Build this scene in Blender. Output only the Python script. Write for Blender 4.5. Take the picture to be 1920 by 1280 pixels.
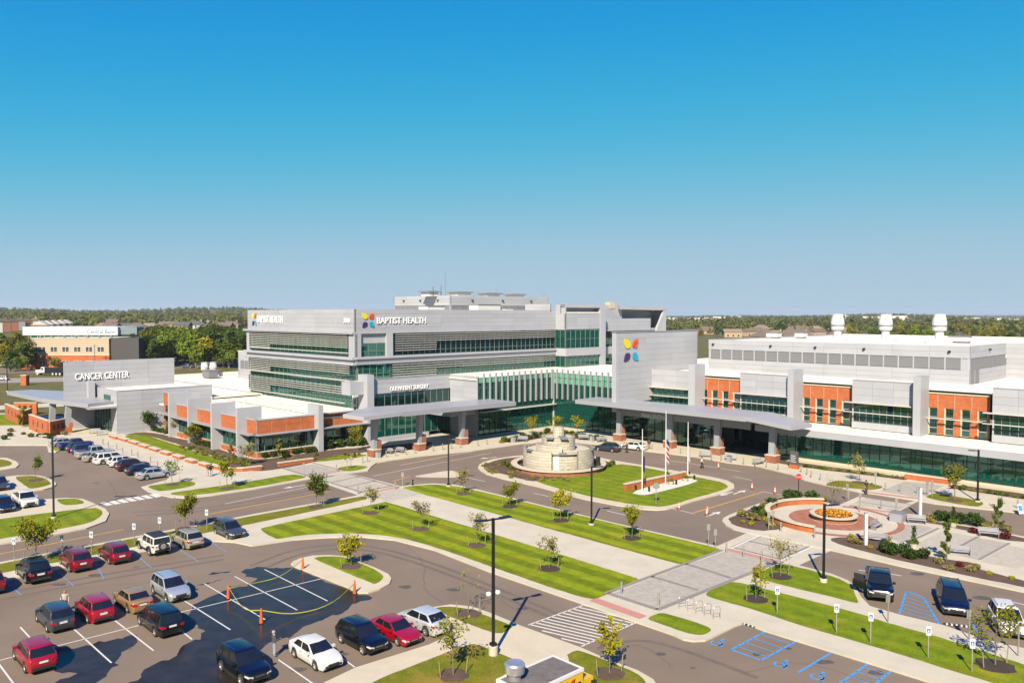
import bpy, bmesh, math, random
import numpy as np
from mathutils import Vector, Matrix, Euler
random.seed(7); np.random.seed(7)
for o in list(bpy.data.objects): bpy.data.objects.remove(o)
SC = bpy.context.scene; COL = SC.collection
R = math.radians
# ---------------- camera (28 mm drone lens, 23 m up, pitched 2 degrees down) ----------------
FPX, HC, HOR = 1493.0, 23.2, 588.0
TH = math.atan((640 - HOR) / FPX); CT, ST = math.cos(TH), math.sin(TH)
cam = bpy.data.cameras.new('camera'); cam.lens = 36 * FPX / 1920; cam.sensor_width = 36; cam.clip_start = 0.5; cam.clip_end = 20000
camo = bpy.data.objects.new('camera', cam); COL.objects.link(camo)
camo.location = (0, 0, HC); camo.rotation_euler = (R(90) - TH, 0, 0); SC.camera = camo
SC.render.resolution_x, SC.render.resolution_y = 1024, 682
# ---------------- sky, sun, exposure ----------------
SUN_EL, SHADOW_AZ = 39.0, 12.5          # shadows fall away from the camera, a little to the right
W = bpy.data.worlds.new('World'); SC.world = W; W.use_nodes = True
nt = W.node_tree; bg = nt.nodes['Background']
sky = nt.nodes.new('ShaderNodeTexSky'); sky.sky_type = 'NISHITA'; sky.sun_disc = False
sky.sun_elevation = R(SUN_EL); sky.sun_rotation = R(180 + SHADOW_AZ)
sky.air_density = 0.7; sky.dust_density = 0.0; sky.ozone_density = 6.0; sky.altitude = 200
# the photograph's colour grade on the whole sky: deep saturated blue, no burnt-out horizon
sp_ = nt.nodes.new('ShaderNodeSeparateColor'); cm_ = nt.nodes.new('ShaderNodeCombineColor'); nt.links.new(sky.outputs[0], sp_.inputs[0])
for i_, (k_, p_) in enumerate(((0.055, 3.4), (0.352, 2.0), (5.55, 0.0))):
    pw_ = nt.nodes.new('ShaderNodeMath'); pw_.operation = 'POWER'; pw_.inputs[1].default_value = p_; ml_ = nt.nodes.new('ShaderNodeMath'); ml_.operation = 'MULTIPLY'; ml_.inputs[1].default_value = k_
    nt.links.new(sp_.outputs[i_], pw_.inputs[0]); nt.links.new(pw_.outputs[0], ml_.inputs[0])
    if i_ < 2:      # soft shoulder x / (1 + x)
        ad_ = nt.nodes.new('ShaderNodeMath'); ad_.operation = 'ADD'; ad_.inputs[1].default_value = 1.0; dv_ = nt.nodes.new('ShaderNodeMath'); dv_.operation = 'DIVIDE'; m2_ = nt.nodes.new('ShaderNodeMath'); m2_.operation = 'MULTIPLY'; m2_.inputs[1].default_value = (3.39, 4.73)[i_]
        nt.links.new(ml_.outputs[0], ad_.inputs[0]); nt.links.new(ml_.outputs[0], dv_.inputs[0]); nt.links.new(ad_.outputs[0], dv_.inputs[1]); nt.links.new(dv_.outputs[0], m2_.inputs[0]); ml_ = m2_
    nt.links.new(ml_.outputs[0], cm_.inputs[i_])
nt.links.new(cm_.outputs[0], bg.inputs[0]); bg.inputs[1].default_value = 0.0515
sun = bpy.data.lights.new('sun', 'SUN'); sun.energy = 5.0; sun.angle = R(0.53); sun.color = (1.0, 0.87, 0.66)
suno = bpy.data.objects.new('sun', sun); COL.objects.link(suno)
sd = Vector((math.sin(R(SHADOW_AZ)) * math.cos(R(SUN_EL)), math.cos(R(SHADOW_AZ)) * math.cos(R(SUN_EL)), -math.sin(R(SUN_EL))))
suno.rotation_euler = sd.to_track_quat('-Z', 'Y').to_euler(); suno.location = (-30, -60, 90)
vs = SC.view_settings; vs.view_transform = 'Standard'; vs.look = 'None'; vs.exposure = 1.30; vs.gamma = 1.0
SC.render.engine = 'CYCLES'
SC.cycles.max_bounces = 6; SC.cycles.transparent_max_bounces = 10
# ---------------- survey: photograph measurements to site coordinates ----------------
AZ = 135.9
A = (math.sin(R(AZ)), math.cos(R(AZ))); B = (-A[1], A[0])      # s runs along A, t along B (the campus grid)
def ray(x, y):
    a = (x - 960) / FPX; b = (640 - y) / FPX
    return (a, CT + b * ST, -ST + b * CT)
def G(x, y, z=0.0):
    d = ray(x, y); k = (z - HC) / d[2]
    return Vector((d[0] * k, d[1] * k, z))
def Zat(p, y):
    k = (640 - y) / FPX
    return HC + (k * p[1] * CT - p[1] * ST) / (CT + k * ST)
def xy(s, t, z=0.0): return Vector((s * A[0] + t * B[0], s * A[1] + t * B[1], z))
def st(p): return (p[0] * A[0] + p[1] * A[1], p[0] * B[0] + p[1] * B[1])
def S(x, y, z=0.0): return st(G(x, y, z))
def onT(t, x, y):
    d = ray(x, y); k = t / (d[0] * B[0] + d[1] * B[1]); return st((d[0] * k, d[1] * k))[0], HC + d[2] * k
def onS(s, x, y):
    d = ray(x, y); k = s / (d[0] * A[0] + d[1] * A[1]); return st((d[0] * k, d[1] * k))[1], HC + d[2] * k
ROT = math.atan2(A[1], A[0])
def heading(az): return R(90 - az)      # compass-like azimuth (0 = away from camera) to z rotation of a thing facing +x
# ---------------- materials ----------------
MATS = {}
ALB = 0.56      # albedo scale that goes with the exposure above
def al(c): return tuple(x * ALB for x in c)
def mat(name, col, rough=0.6, metal=0.0, noise=None, bump=None, spec=0.5, coat=0.0, rnd=0.0, emit=None):
    if name in MATS: return MATS[name]
    if metal < .5: col = al(col)
    m = bpy.data.materials.new(name); m.use_nodes = True; n = m.node_tree.nodes; l = m.node_tree.links
    p = n['Principled BSDF']; p.inputs['Roughness'].default_value = rough; p.inputs['Metallic'].default_value = metal
    p.inputs['Specular IOR Level'].default_value = spec; p.inputs['Coat Weight'].default_value = coat
    c = (*col, 1); p.inputs['Base Color'].default_value = c
    last = None
    if noise or bump:
        g = n.new('ShaderNodeNewGeometry')
    if noise:
        sc_, amt = noise[0], noise[1]
        t = n.new('ShaderNodeTexNoise'); t.inputs['Scale'].default_value = sc_; t.inputs['Detail'].default_value = 6; t.inputs['Roughness'].default_value = 0.65
        l.new(g.outputs['Position'], t.inputs['Vector'])
        mr = n.new('ShaderNodeMapRange'); mr.inputs[1].default_value = 0.3; mr.inputs[2].default_value = 0.7
        mr.inputs[3].default_value = 1 - amt; mr.inputs[4].default_value = 1 + amt
        l.new(t.outputs[0], mr.inputs[0])
        mx = n.new('ShaderNodeVectorMath'); mx.operation = 'SCALE'; mx.inputs[0].default_value = col
        l.new(mr.outputs[0], mx.inputs['Scale']); last = mx.outputs[0]
        if len(noise) > 2:
            t2 = n.new('ShaderNodeTexNoise'); t2.inputs['Scale'].default_value = noise[2]; t2.inputs['Detail'].default_value = 3
            l.new(g.outputs['Position'], t2.inputs['Vector'])
            m2 = n.new('ShaderNodeMapRange'); m2.inputs[1].default_value = 0.3; m2.inputs[2].default_value = 0.7
            m2.inputs[3].default_value = 1 - noise[3]; m2.inputs[4].default_value = 1 + noise[3]
            l.new(t2.outputs[0], m2.inputs[0])
            v2 = n.new('ShaderNodeVectorMath'); v2.operation = 'SCALE'; l.new(last, v2.inputs[0]); l.new(m2.outputs[0], v2.inputs['Scale']); last = v2.outputs[0]
    if rnd:
        oi = n.new('ShaderNodeObjectInfo'); mr = n.new('ShaderNodeMapRange'); mr.inputs[3].default_value = 1 - rnd; mr.inputs[4].default_value = 1 + rnd
        l.new(oi.outputs['Random'], mr.inputs[0]); v = n.new('ShaderNodeVectorMath'); v.operation = 'SCALE'
        if last: l.new(last, v.inputs[0])
        else: v.inputs[0].default_value = col
        l.new(mr.outputs[0], v.inputs['Scale']); last = v.outputs[0]
    if last: l.new(last, p.inputs['Base Color'])
    if bump:
        t = n.new('ShaderNodeTexNoise'); t.inputs['Scale'].default_value = bump[0]; t.inputs['Detail'].default_value = 5
        l.new(g.outputs['Position'], t.inputs['Vector'])
        b = n.new('ShaderNodeBump'); b.inputs['Strength'].default_value = bump[1]; b.inputs['Distance'].default_value = bump[2] if len(bump) > 2 else 0.02
        l.new(t.outputs[0], b.inputs['Height']); l.new(b.outputs[0], p.inputs['Normal'])
    if emit:
        p.inputs['Emission Color'].default_value = (*col, 1); p.inputs['Emission Strength'].default_value = emit
    MATS[name] = m; return m
def nodes_of(m): return m.node_tree.nodes, m.node_tree.links, m.node_tree.nodes['Principled BSDF']

asphalt = mat('asphalt', (0.222, 0.168, 0.124), 0.85, noise=(0.09, 0.16, 14.0, 0.14), bump=(40, 0.25))
wet = mat('wet_asphalt', (0.034, 0.026, 0.024), 0.17, noise=(0.8, 0.4), spec=0.17)
concrete = mat('concrete', (0.60, 0.55, 0.445), 0.85, noise=(0.35, 0.10, 9.0, 0.06), bump=(30, 0.2))
kerbm = mat('kerb_concrete', (0.62, 0.55, 0.42), 0.85, noise=(0.5, 0.08, 9.0, 0.05))
gravelw = mat('white_gravel', (0.72, 0.70, 0.66), 0.9, noise=(9, 0.25), bump=(30, 0.8))
mulch = mat('mulch', (0.115, 0.066, 0.042), 0.95, noise=(1.2, 0.3, 16.0, 0.45), bump=(18, 1.0, 0.06))
darkmulch = mat('dark_mulch', (0.045, 0.026, 0.018), 0.95, noise=(1.2, 0.3, 16.0, 0.45), bump=(18, 1.0, 0.06))
metalw = mat('white_metal_panel', (0.47, 0.485, 0.545), 0.42, noise=(0.25, 0.06), rnd=0.05)
metals = mat('silver_metal', (0.45, 0.465, 0.525), 0.4, metal=0.2, noise=(0.15, 0.05), rnd=0.03)
backing = mat('panel_joint', (0.22, 0.22, 0.24), 0.7)
louvre = mat('louvre_grey', (0.22, 0.225, 0.25), 0.5)
slatm = mat('sun_slat', (0.62, 0.60, 0.58), 0.4)
mullm = mat('mullion', (0.30, 0.33, 0.33), 0.4, metal=0.3)
mulld = mat('dark_mullion', (0.03, 0.04, 0.04), 0.4)
roofm = mat('white_roof_membrane', (0.94, 0.90, 0.79), 0.8, noise=(0.12, 0.12, 1.2, 0.06))
intw = mat('interior_plaster', (0.80, 0.80, 0.74), 0.8)
intd = mat('interior_floor', (0.22, 0.21, 0.20), 0.8)
stonec = mat('cap_stone', (0.62, 0.55, 0.42), 0.8, noise=(2.0, 0.08))
black = mat('black_metal', (0.012, 0.012, 0.013), 0.4)
whitep = mat('white_paint', (0.74, 0.74, 0.72), 0.7, noise=(3.0, 0.12))
yellowp = mat('yellow_paint', (0.70, 0.36, 0.04), 0.7, noise=(3.0, 0.15))
bluep = mat('blue_paint', (0.055, 0.34, 0.80), 0.7, noise=(3.0, 0.2))
bluef = mat('faded_blue_paint', (0.16, 0.27, 0.46), 0.8, noise=(2.0, 0.25))
pink = mat('pink_tactile', (0.55, 0.25, 0.21), 0.85, noise=(4.0, 0.08))
wood = mat('stake_wood', (0.35, 0.27, 0.17), 0.9)
steel = mat('bollard_steel', (0.36, 0.35, 0.34), 0.35, metal=0.7)
white = mat('white_enamel', (0.78, 0.78, 0.78), 0.4)
letterm = mat('letter_white', (1.2, 1.2, 1.2), .4)
orange = mat('orange_plastic', (0.80, 0.12, 0.02), 0.5)
rubber = mat('tyre_rubber', (0.018, 0.018, 0.018), 0.9)
rimm = mat('alloy_rim', (0.50, 0.50, 0.51), 0.3, metal=0.8)
carglass = mat('car_glass', (0.012, 0.016, 0.018), 0.04, spec=0.7)
trim = mat('black_trim', (0.02, 0.02, 0.021), 0.6)
redl = mat('tail_lamp', (0.42, 0.012, 0.018), 0.15, coat=0.5)
clearl = mat('head_lamp', (0.62, 0.62, 0.60), 0.1, coat=0.6)
chrome = mat('chrome', (0.6, 0.6, 0.6), 0.12, metal=1.0)
skinm = mat('skin', (0.48, 0.27, 0.19), 0.6)
def brickmat(name, c1, c2, mortar, sx):
    c1, c2, mortar = al(c1), al(c2), al(mortar); m = mat(name, c1, 0.85); n, l, p = nodes_of(m)
    tc = n.new('ShaderNodeNewGeometry'); d1 = n.new('ShaderNodeVectorMath'); d1.operation = 'DOT_PRODUCT'; d1.inputs[1].default_value = (A[0] + B[0], A[1] + B[1], 0)
    l.new(tc.outputs['Position'], d1.inputs[0]); sp = n.new('ShaderNodeSeparateXYZ'); l.new(tc.outputs['Position'], sp.inputs[0])
    cb = n.new('ShaderNodeCombineXYZ'); l.new(d1.outputs['Value'], cb.inputs[0]); l.new(sp.outputs[2], cb.inputs[1])
    bt = n.new('ShaderNodeTexBrick'); bt.inputs['Scale'].default_value = sx; bt.inputs['Color1'].default_value = (*c1, 1); bt.inputs['Color2'].default_value = (*c2, 1)
    bt.inputs['Mortar'].default_value = (*mortar, 1); bt.inputs['Mortar Size'].default_value = 0.012; bt.inputs['Brick Width'].default_value = 0.5; bt.inputs['Row Height'].default_value = 0.17
    l.new(cb.outputs[0], bt.inputs['Vector'])
    nz = n.new('ShaderNodeTexNoise'); nz.inputs['Scale'].default_value = 1.4; nz.inputs['Detail'].default_value = 8; l.new(tc.outputs['Position'], nz.inputs['Vector'])
    mr = n.new('ShaderNodeMapRange'); mr.inputs[1].default_value = .3; mr.inputs[2].default_value = .7; mr.inputs[3].default_value = .84; mr.inputs[4].default_value = 1.16; l.new(nz.outputs[0], mr.inputs[0])
    v = n.new('ShaderNodeVectorMath'); v.operation = 'SCALE'; l.new(bt.outputs[0], v.inputs[0]); l.new(mr.outputs[0], v.inputs['Scale']); l.new(v.outputs[0], p.inputs['Base Color'])
    return m
brick = brickmat('red_brick', (0.46, 0.108, 0.026), (0.54, 0.138, 0.034), (0.48, 0.17, 0.075), 2.2)
brickd = brickmat('dark_brick', (0.30, 0.085, 0.045), (0.36, 0.11, 0.055), (0.38, 0.25, 0.18), 2.2)
brickpave = brickmat('brick_paving', (0.36, 0.13, 0.075), (0.43, 0.17, 0.10), (0.36, 0.2, 0.14), 1.6)
def glassmat(name, tint, refl=(0.62, 0.92, 0.86), refl0=0.10, body=None):
    m = bpy.data.materials.new(name); m.use_nodes = True; n = m.node_tree.nodes; l = m.node_tree.links
    n.remove(n['Principled BSDF']); out = n['Material Output']
    tr = n.new('ShaderNodeBsdfTransparent'); gl = n.new('ShaderNodeBsdfGlossy'); gl.inputs['Roughness'].default_value = 0.02; gl.inputs['Color'].default_value = (*refl, 1)
    oi = n.new('ShaderNodeObjectInfo'); mr = n.new('ShaderNodeMapRange'); mr.inputs[3].default_value = 0.7; mr.inputs[4].default_value = 1.2; l.new(oi.outputs['Random'], mr.inputs[0])
    v = n.new('ShaderNodeVectorMath'); v.operation = 'SCALE'; v.inputs[0].default_value = tint; l.new(mr.outputs[0], v.inputs['Scale']); l.new(v.outputs[0], tr.inputs['Color'])
    fr = n.new('ShaderNodeFresnel'); fr.inputs['IOR'].default_value = 1.65
    ad = n.new('ShaderNodeMath'); ad.operation = 'ADD'; ad.inputs[1].default_value = refl0; ad.use_clamp = True; l.new(fr.outputs[0], ad.inputs[0])
    mx = n.new('ShaderNodeMixShader'); l.new(ad.outputs[0], mx.inputs[0]); l.new(tr.outputs[0], mx.inputs[1]); l.new(gl.outputs[0], mx.inputs[2]); l.new(mx.outputs[0], out.inputs['Surface'])
    if body:      # tinted, slightly scattering glass body
        df = n.new('ShaderNodeBsdfDiffuse'); df.inputs['Color'].default_value = (*body[:3], 1); m3 = n.new('ShaderNodeMixShader'); m3.inputs[0].default_value = body[3]
        l.new(mx.outputs[0], m3.inputs[1]); l.new(df.outputs[0], m3.inputs[2]); l.new(m3.outputs[0], out.inputs['Surface'])
    MATS[name] = m; return m
glass = glassmat('green_glass', (0.30, 0.74, 0.60), refl0=0.10, body=(.008, .13, .10, .26))
glassd = glassmat('dark_green_glass', (0.14, 0.42, 0.36), refl0=0.08, body=(.004, .06, .055, .18))
glassp = mat('spandrel_glass', (0.16, 0.46, 0.34), 0.12, rnd=.14)
blindm = mat('window_blind', (0.55, 0.58, 0.52), .8, rnd=.2)
# grass: mown lawn with roller stripes along s, and a dry verge kind
def grassmat(name, c1, c2, dry, stripe=0.0, period=3.4):
    c1, c2, dry = al(c1), al(c2), al(dry); m = mat(name, c1, 0.95); n, l, p = nodes_of(m); g = n.new('ShaderNodeNewGeometry')
    def noise(sc, det=4):
        t = n.new('ShaderNodeTexNoise'); t.inputs['Scale'].default_value = sc; t.inputs['Detail'].default_value = det; l.new(g.outputs['Position'], t.inputs['Vector']); return t.outputs[0]
    mx = n.new('ShaderNodeMix'); mx.data_type = 'RGBA'; mx.inputs[6].default_value = (*c1, 1); mx.inputs[7].default_value = (*c2, 1)
    r = n.new('ShaderNodeMapRange'); r.inputs[1].default_value = .35; r.inputs[2].default_value = .65; l.new(noise(1.1, 6), r.inputs[0]); l.new(r.outputs[0], mx.inputs[0])
    m2 = n.new('ShaderNodeMix'); m2.data_type = 'RGBA'; m2.inputs[7].default_value = (*dry, 1); l.new(mx.outputs[2], m2.inputs[6])
    r2 = n.new('ShaderNodeMapRange'); r2.inputs[1].default_value = .52; r2.inputs[2].default_value = .72; l.new(noise(0.25, 5), r2.inputs[0]); l.new(r2.outputs[0], m2.inputs[0])
    last = m2.outputs[2]
    if stripe:
        d = n.new('ShaderNodeVectorMath'); d.operation = 'DOT_PRODUCT'; d.inputs[1].default_value = (B[0], B[1], 0); l.new(g.outputs['Position'], d.inputs[0])
        wob = n.new('ShaderNodeMath'); wob.operation = 'MULTIPLY_ADD'; wob.inputs[1].default_value = 0.5; l.new(noise(0.3, 2), wob.inputs[0]); l.new(d.outputs['Value'], wob.inputs[2])
        s = n.new('ShaderNodeMath'); s.operation = 'MULTIPLY'; s.inputs[1].default_value = 2 * math.pi / period; l.new(wob.outputs[0], s.inputs[0])
        sn = n.new('ShaderNodeMath'); sn.operation = 'SINE'; l.new(s.outputs[0], sn.inputs[0])
        r3 = n.new('ShaderNodeMapRange'); r3.inputs[1].default_value = -.4; r3.inputs[2].default_value = .4; r3.inputs[3].default_value = 1 - stripe; r3.inputs[4].default_value = 1 + stripe; l.new(sn.outputs[0], r3.inputs[0])
        v = n.new('ShaderNodeVectorMath'); v.operation = 'SCALE'; l.new(last, v.inputs[0]); l.new(r3.outputs[0], v.inputs['Scale']); last = v.outputs[0]
    fine = n.new('ShaderNodeMapRange'); fine.inputs[1].default_value = .3; fine.inputs[2].default_value = .7; fine.inputs[3].default_value = .72; fine.inputs[4].default_value = 1.28; l.new(noise(9, 4), fine.inputs[0])
    v = n.new('ShaderNodeVectorMath'); v.operation = 'SCALE'; l.new(last, v.inputs[0]); l.new(fine.outputs[0], v.inputs['Scale']); l.new(v.outputs[0], p.inputs['Base Color'])
    b = n.new('ShaderNodeBump'); b.inputs['Strength'].default_value = 0.6; b.inputs['Distance'].default_value = 0.04; l.new(noise(22, 4), b.inputs['Height']); l.new(b.outputs[0], p.inputs['Normal'])
    p.inputs['Specular IOR Level'].default_value = 0.15
    return m
lawnm = grassmat('mown_lawn', (0.155, 0.22, 0.003), (0.23, 0.285, 0.004), (0.31, 0.30, 0.012), 0.21, 2.5)
lawnp = grassmat('plain_lawn', (0.135, 0.21, 0.003), (0.20, 0.265, 0.005), (0.28, 0.27, 0.014), 0.08, 1.9)
vergem = grassmat('dry_verge', (0.13, 0.165, 0.007), (0.21, 0.205, 0.014), (0.34, 0.235, 0.05))
fieldm = grassmat('field', (0.10, 0.11, 0.028), (0.16, 0.14, 0.05), (0.24, 0.19, 0.09))
# pavers: small modular grey blocks
def pavermat(name, c1, c2, c3, scale):
    c1, c2, c3 = al(c1), al(c2), al(c3); m = mat(name, c1, 0.85); n, l, p = nodes_of(m); g = n.new('ShaderNodeNewGeometry')
    mp = n.new('ShaderNodeMapping'); mp.inputs['Rotation'].default_value = (0, 0, -ROT); l.new(g.outputs['Position'], mp.inputs['Vector'])
    bt = n.new('ShaderNodeTexBrick'); bt.inputs['Scale'].default_value = scale; bt.inputs['Color1'].default_value = (*c1, 1); bt.inputs['Color2'].default_value = (*c2, 1); bt.inputs['Mortar'].default_value = (*c3, 1)
    bt.inputs['Mortar Size'].default_value = 0.012; bt.inputs['Brick Width'].default_value = .6; bt.inputs['Row Height'].default_value = .3
    l.new(mp.outputs[0], bt.inputs['Vector']); l.new(bt.outputs[0], p.inputs['Base Color']); return m
paver = pavermat('grey_paver', (0.40, 0.365, 0.32), (0.50, 0.465, 0.41), (0.32, 0.295, 0.26), 1.5)
paverl = pavermat('pale_paver', (0.46, 0.42, 0.35), (0.57, 0.525, 0.45), (0.38, 0.35, 0.30), 1.5)
paverd = pavermat('dark_paver', (0.25, 0.23, 0.205), (0.30, 0.275, 0.25), (0.22, 0.205, 0.19), 2.0)
def leafmat(name, c, var=0.3, trans=0.35, rnd=0.2, nscale=0.8):
    m = mat(name, c, 0.7, spec=0.2); c = al(c); n, l, p = nodes_of(m)
    g = n.new('ShaderNodeNewGeometry'); t = n.new('ShaderNodeTexNoise'); t.inputs['Scale'].default_value = nscale; t.inputs['Detail'].default_value = 4; l.new(g.outputs['Position'], t.inputs['Vector'])
    mr = n.new('ShaderNodeMapRange'); mr.inputs[1].default_value = .3; mr.inputs[2].default_value = .7; mr.inputs[3].default_value = 1 - var; mr.inputs[4].default_value = 1 + var; l.new(t.outputs[0], mr.inputs[0])
    oi = n.new('ShaderNodeObjectInfo'); m2 = n.new('ShaderNodeMapRange'); m2.inputs[3].default_value = 1 - rnd; m2.inputs[4].default_value = 1 + rnd; l.new(oi.outputs['Random'], m2.inputs[0])
    mu = n.new('ShaderNodeMath'); mu.operation = 'MULTIPLY'; l.new(mr.outputs[0], mu.inputs[0]); l.new(m2.outputs[0], mu.inputs[1])
    hv = n.new('ShaderNodeHueSaturation'); hv.inputs['Color'].default_value = (*c, 1); l.new(mu.outputs[0], hv.inputs['Value'])
    mh = n.new('ShaderNodeMapRange'); mh.inputs[3].default_value = .47; mh.inputs[4].default_value = .53; l.new(t.outputs[0], mh.inputs[0]); l.new(mh.outputs[0], hv.inputs['Hue'])
    l.new(hv.outputs[0], p.inputs['Base Color'])
    tr = n.new('ShaderNodeBsdfTranslucent'); l.new(hv.outputs[0], tr.inputs['Color']); mx = n.new('ShaderNodeMixShader'); mx.inputs[0].default_value = trans
    l.new(p.outputs[0], mx.inputs[1]); l.new(tr.outputs[0], mx.inputs[2]); l.new(mx.outputs[0], n['Material Output'].inputs['Surface']); return m
leaf_y = leafmat('leaf_yellow_green', (0.42, 0.38, 0.012))
leaf_o = leafmat('leaf_olive', (0.27, 0.275, 0.014))
leaf_g = leafmat('leaf_green', (0.14, 0.21, 0.014))
leaf_b = leafmat('leaf_brown', (0.36, 0.31, 0.10))
leaf_d = leafmat('leaf_dark', (0.06, 0.115, 0.016))
leaf_f = leafmat('leaf_far', (0.24, 0.255, 0.045), var=0.4, rnd=0.3, nscale=0.02)
bark = mat('bark', (0.20, 0.16, 0.12), 0.95, noise=(12, 0.3))
flower = mat('orange_flowers', (0.62, 0.20, 0.015), 0.8, noise=(6, 0.5), rnd=0.2)
floweryel = mat('yellow_flowers', (0.66, 0.42, 0.02), 0.8, noise=(6, 0.4))
redleaf = leafmat('leaf_red', (0.16, 0.03, 0.03))
# ---------------- mesh building ----------------
class MB:
    def __init__(s): s.v = []; s.f = []; s.m = []
    def add(s, vs, fs, mi=0):
        k = len(s.v); s.v += [tuple(v) for v in vs]; s.f += [tuple(i + k for i in f) for f in fs]; s.m += [mi] * len(fs); return s
    def box(s, x0, x1, y0, y1, z0, z1, mi=0):
        return s.add([(x0, y0, z0), (x1, y0, z0), (x1, y1, z0), (x0, y1, z0), (x0, y0, z1), (x1, y0, z1), (x1, y1, z1), (x0, y1, z1)],
                     [(0, 3, 2, 1), (4, 5, 6, 7), (0, 1, 5, 4), (1, 2, 6, 5), (2, 3, 7, 6), (3, 0, 4, 7)], mi)
    def lathe(s, prof, n=16, c=(0, 0, 0), mi=0, axis='z', a0=0, a1=None):
        full = a1 is None; a1 = 2 * math.pi if full else a1; k = n if full else n + 1
        vs = []
        for r, z in prof:
            for i in range(k):
                a = a0 + (a1 - a0) * i / n; x, y = r * math.cos(a), r * math.sin(a)
                p = (x, y, z) if axis == 'z' else ((x, z, y) if axis == 'y' else (z, x, y))
                vs.append((p[0] + c[0], p[1] + c[1], p[2] + c[2]))
        fs = []
        for j in range(len(prof) - 1):
            for i in range(n):
                i2 = (i + 1) % k if full else i + 1
                fs.append((j * k + i, j * k + i2, (j + 1) * k + i2, (j + 1) * k + i))
        return s.add(vs, fs, mi)
    def tube(s, pts, rad, n=6, mi=0, cap=True):
        pts = [Vector(p) for p in pts]; rad = rad if isinstance(rad, (list, tuple)) else [rad] * len(pts); vs = []
        for i, p in enumerate(pts):
            d = (pts[min(i + 1, len(pts) - 1)] - pts[max(i - 1, 0)]).normalized()
            u = d.orthogonal().normalized() if abs(d.z) < .95 else d.cross(Vector((1, 0, 0))).normalized(); w = d.cross(u)
            for k in range(n):
                a = 2 * math.pi * k / n; vs.append(p + rad[i] * (math.cos(a) * u + math.sin(a) * w))
        fs = [(i * n + k, i * n + (k + 1) % n, (i + 1) * n + (k + 1) % n, (i + 1) * n + k) for i in range(len(pts) - 1) for k in range(n)]
        if cap: fs += [tuple(range(n - 1, -1, -1)), tuple((len(pts) - 1) * n + k for k in range(n))]
        return s.add(vs, fs, mi)
    def prism(s, pts, z0, z1, mi=0):
        n = len(pts); vs = [(p[0], p[1], z0) for p in pts] + [(p[0], p[1], z1) for p in pts]
        return s.add(vs, [tuple(range(n - 1, -1, -1)), tuple(range(n, 2 * n))] + [(i, (i + 1) % n, n + (i + 1) % n, n + i) for i in range(n)], mi)
    def mesh(s, name, mats, smooth=False, angle=None):
        me = bpy.data.meshes.new(name); me.from_pydata(s.v, [], s.f); me.update()
        for m in (mats if isinstance(mats, (list, tuple)) else [mats]): me.materials.append(m)
        if any(s.m): me.polygons.foreach_set('material_index', s.m)
        bm = bmesh.new(); bm.from_mesh(me)
        big = [f for f in bm.faces if len(f.verts) > 4]
        if big: bmesh.ops.triangulate(bm, faces=big)
        bmesh.ops.recalc_face_normals(bm, faces=bm.faces); bm.to_mesh(me); bm.free()
        if smooth or angle:
            me.polygons.foreach_set('use_smooth', [True] * len(me.polygons))
            if angle: me.set_sharp_from_angle(angle=R(angle))
        return me
    def build(s, name, mats, parent=None, loc=(0, 0, 0), smooth=False, angle=None):
        o = bpy.data.objects.new(name, s.mesh(name, mats, smooth, angle)); COL.objects.link(o); o.location = loc
        if parent: o.parent = parent
        return o
def tag(o, label=None, cat=None, group=None, kind=None):
    if label: o['label'] = label
    if cat: o['category'] = cat
    if group: o['group'] = group
    if kind: o['kind'] = kind
    return o
def empty(name, loc, rz=0.0, label=None, cat=None, group=None):
    o = bpy.data.objects.new(name, None); COL.objects.link(o); o.location = loc; o.rotation_euler = (0, 0, rz); o.empty_display_size = 0.3
    return tag(o, label, cat, group)
def link(name, me, parent=None, loc=(0, 0, 0), rot=(0, 0, 0)):
    o = bpy.data.objects.new(name, me); COL.objects.link(o); o.location = loc; o.rotation_euler = rot
    if parent: o.parent = parent
    return o
def copy_tree(o, parent=None):
    c = o.copy(); COL.objects.link(c); c.parent = parent
    for ch in o.children: copy_tree(ch, c)
    return c
def chaikin(p, n=2, closed=True):
    for _ in range(n):
        q = []
        for i in range(len(p) if closed else len(p) - 1):
            a, b = Vector(p[i]), Vector(p[(i + 1) % len(p)]); q += [a.lerp(b, .25), a.lerp(b, .75)]
        p = q if closed else [Vector(p[0])] + q + [Vector(p[-1])]
    return p

def ragged(p, amp, step=1.2):
    """worn outline: resample a closed outline and push it about a little"""
    q = []
    for i in range(len(p)):
        a, c = p[i], p[(i + 1) % len(p)]; n = max(1, min(60, int((c - a).length / step)))
        for k in range(n):
            v = a.lerp(c, k / n); q.append(v + Vector((math.sin(v.x * 2.1 + v.y * 1.3) + math.sin(v.x * 5.3 - v.y * 3.1), math.sin(v.y * 2.3 - v.x * 1.1) + math.sin(v.y * 4.7 + v.x * 3.7), 0)) * amp * .5)
    return q
# ---------------- the ground ----------------
def sheet(name, px, z, m, smooth=0, parent=None, kind='structure', zl=None, rag=0, step=1.2):
    """flat polygon surveyed from the photograph; zl = level the outline was surveyed at"""
    pts = [G(x, y, zl if zl is not None else z) for x, y in px]
    if smooth: pts = chaikin(pts, smooth)
    if rag: pts = ragged(pts, rag, step)
    b = MB(); b.add([(p.x, p.y, z) for p in pts], [tuple(range(len(pts)))])
    o = b.build(name, m, parent)
    for pg in o.data.polygons:
        if pg.normal.z < 0: pg.flip()
    if not parent: tag(o, kind=kind)
    return o
def slab(name, px, z0, z1, m, smooth=0, parent=None, kind='structure'):
    pts = [G(x, y, z1) for x, y in px]
    if smooth: pts = chaikin(pts, smooth)
    b = MB(); b.prism(pts, z0, z1); o = b.build(name, m, parent)
    if not parent: tag(o, kind=kind)
    return o
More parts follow.
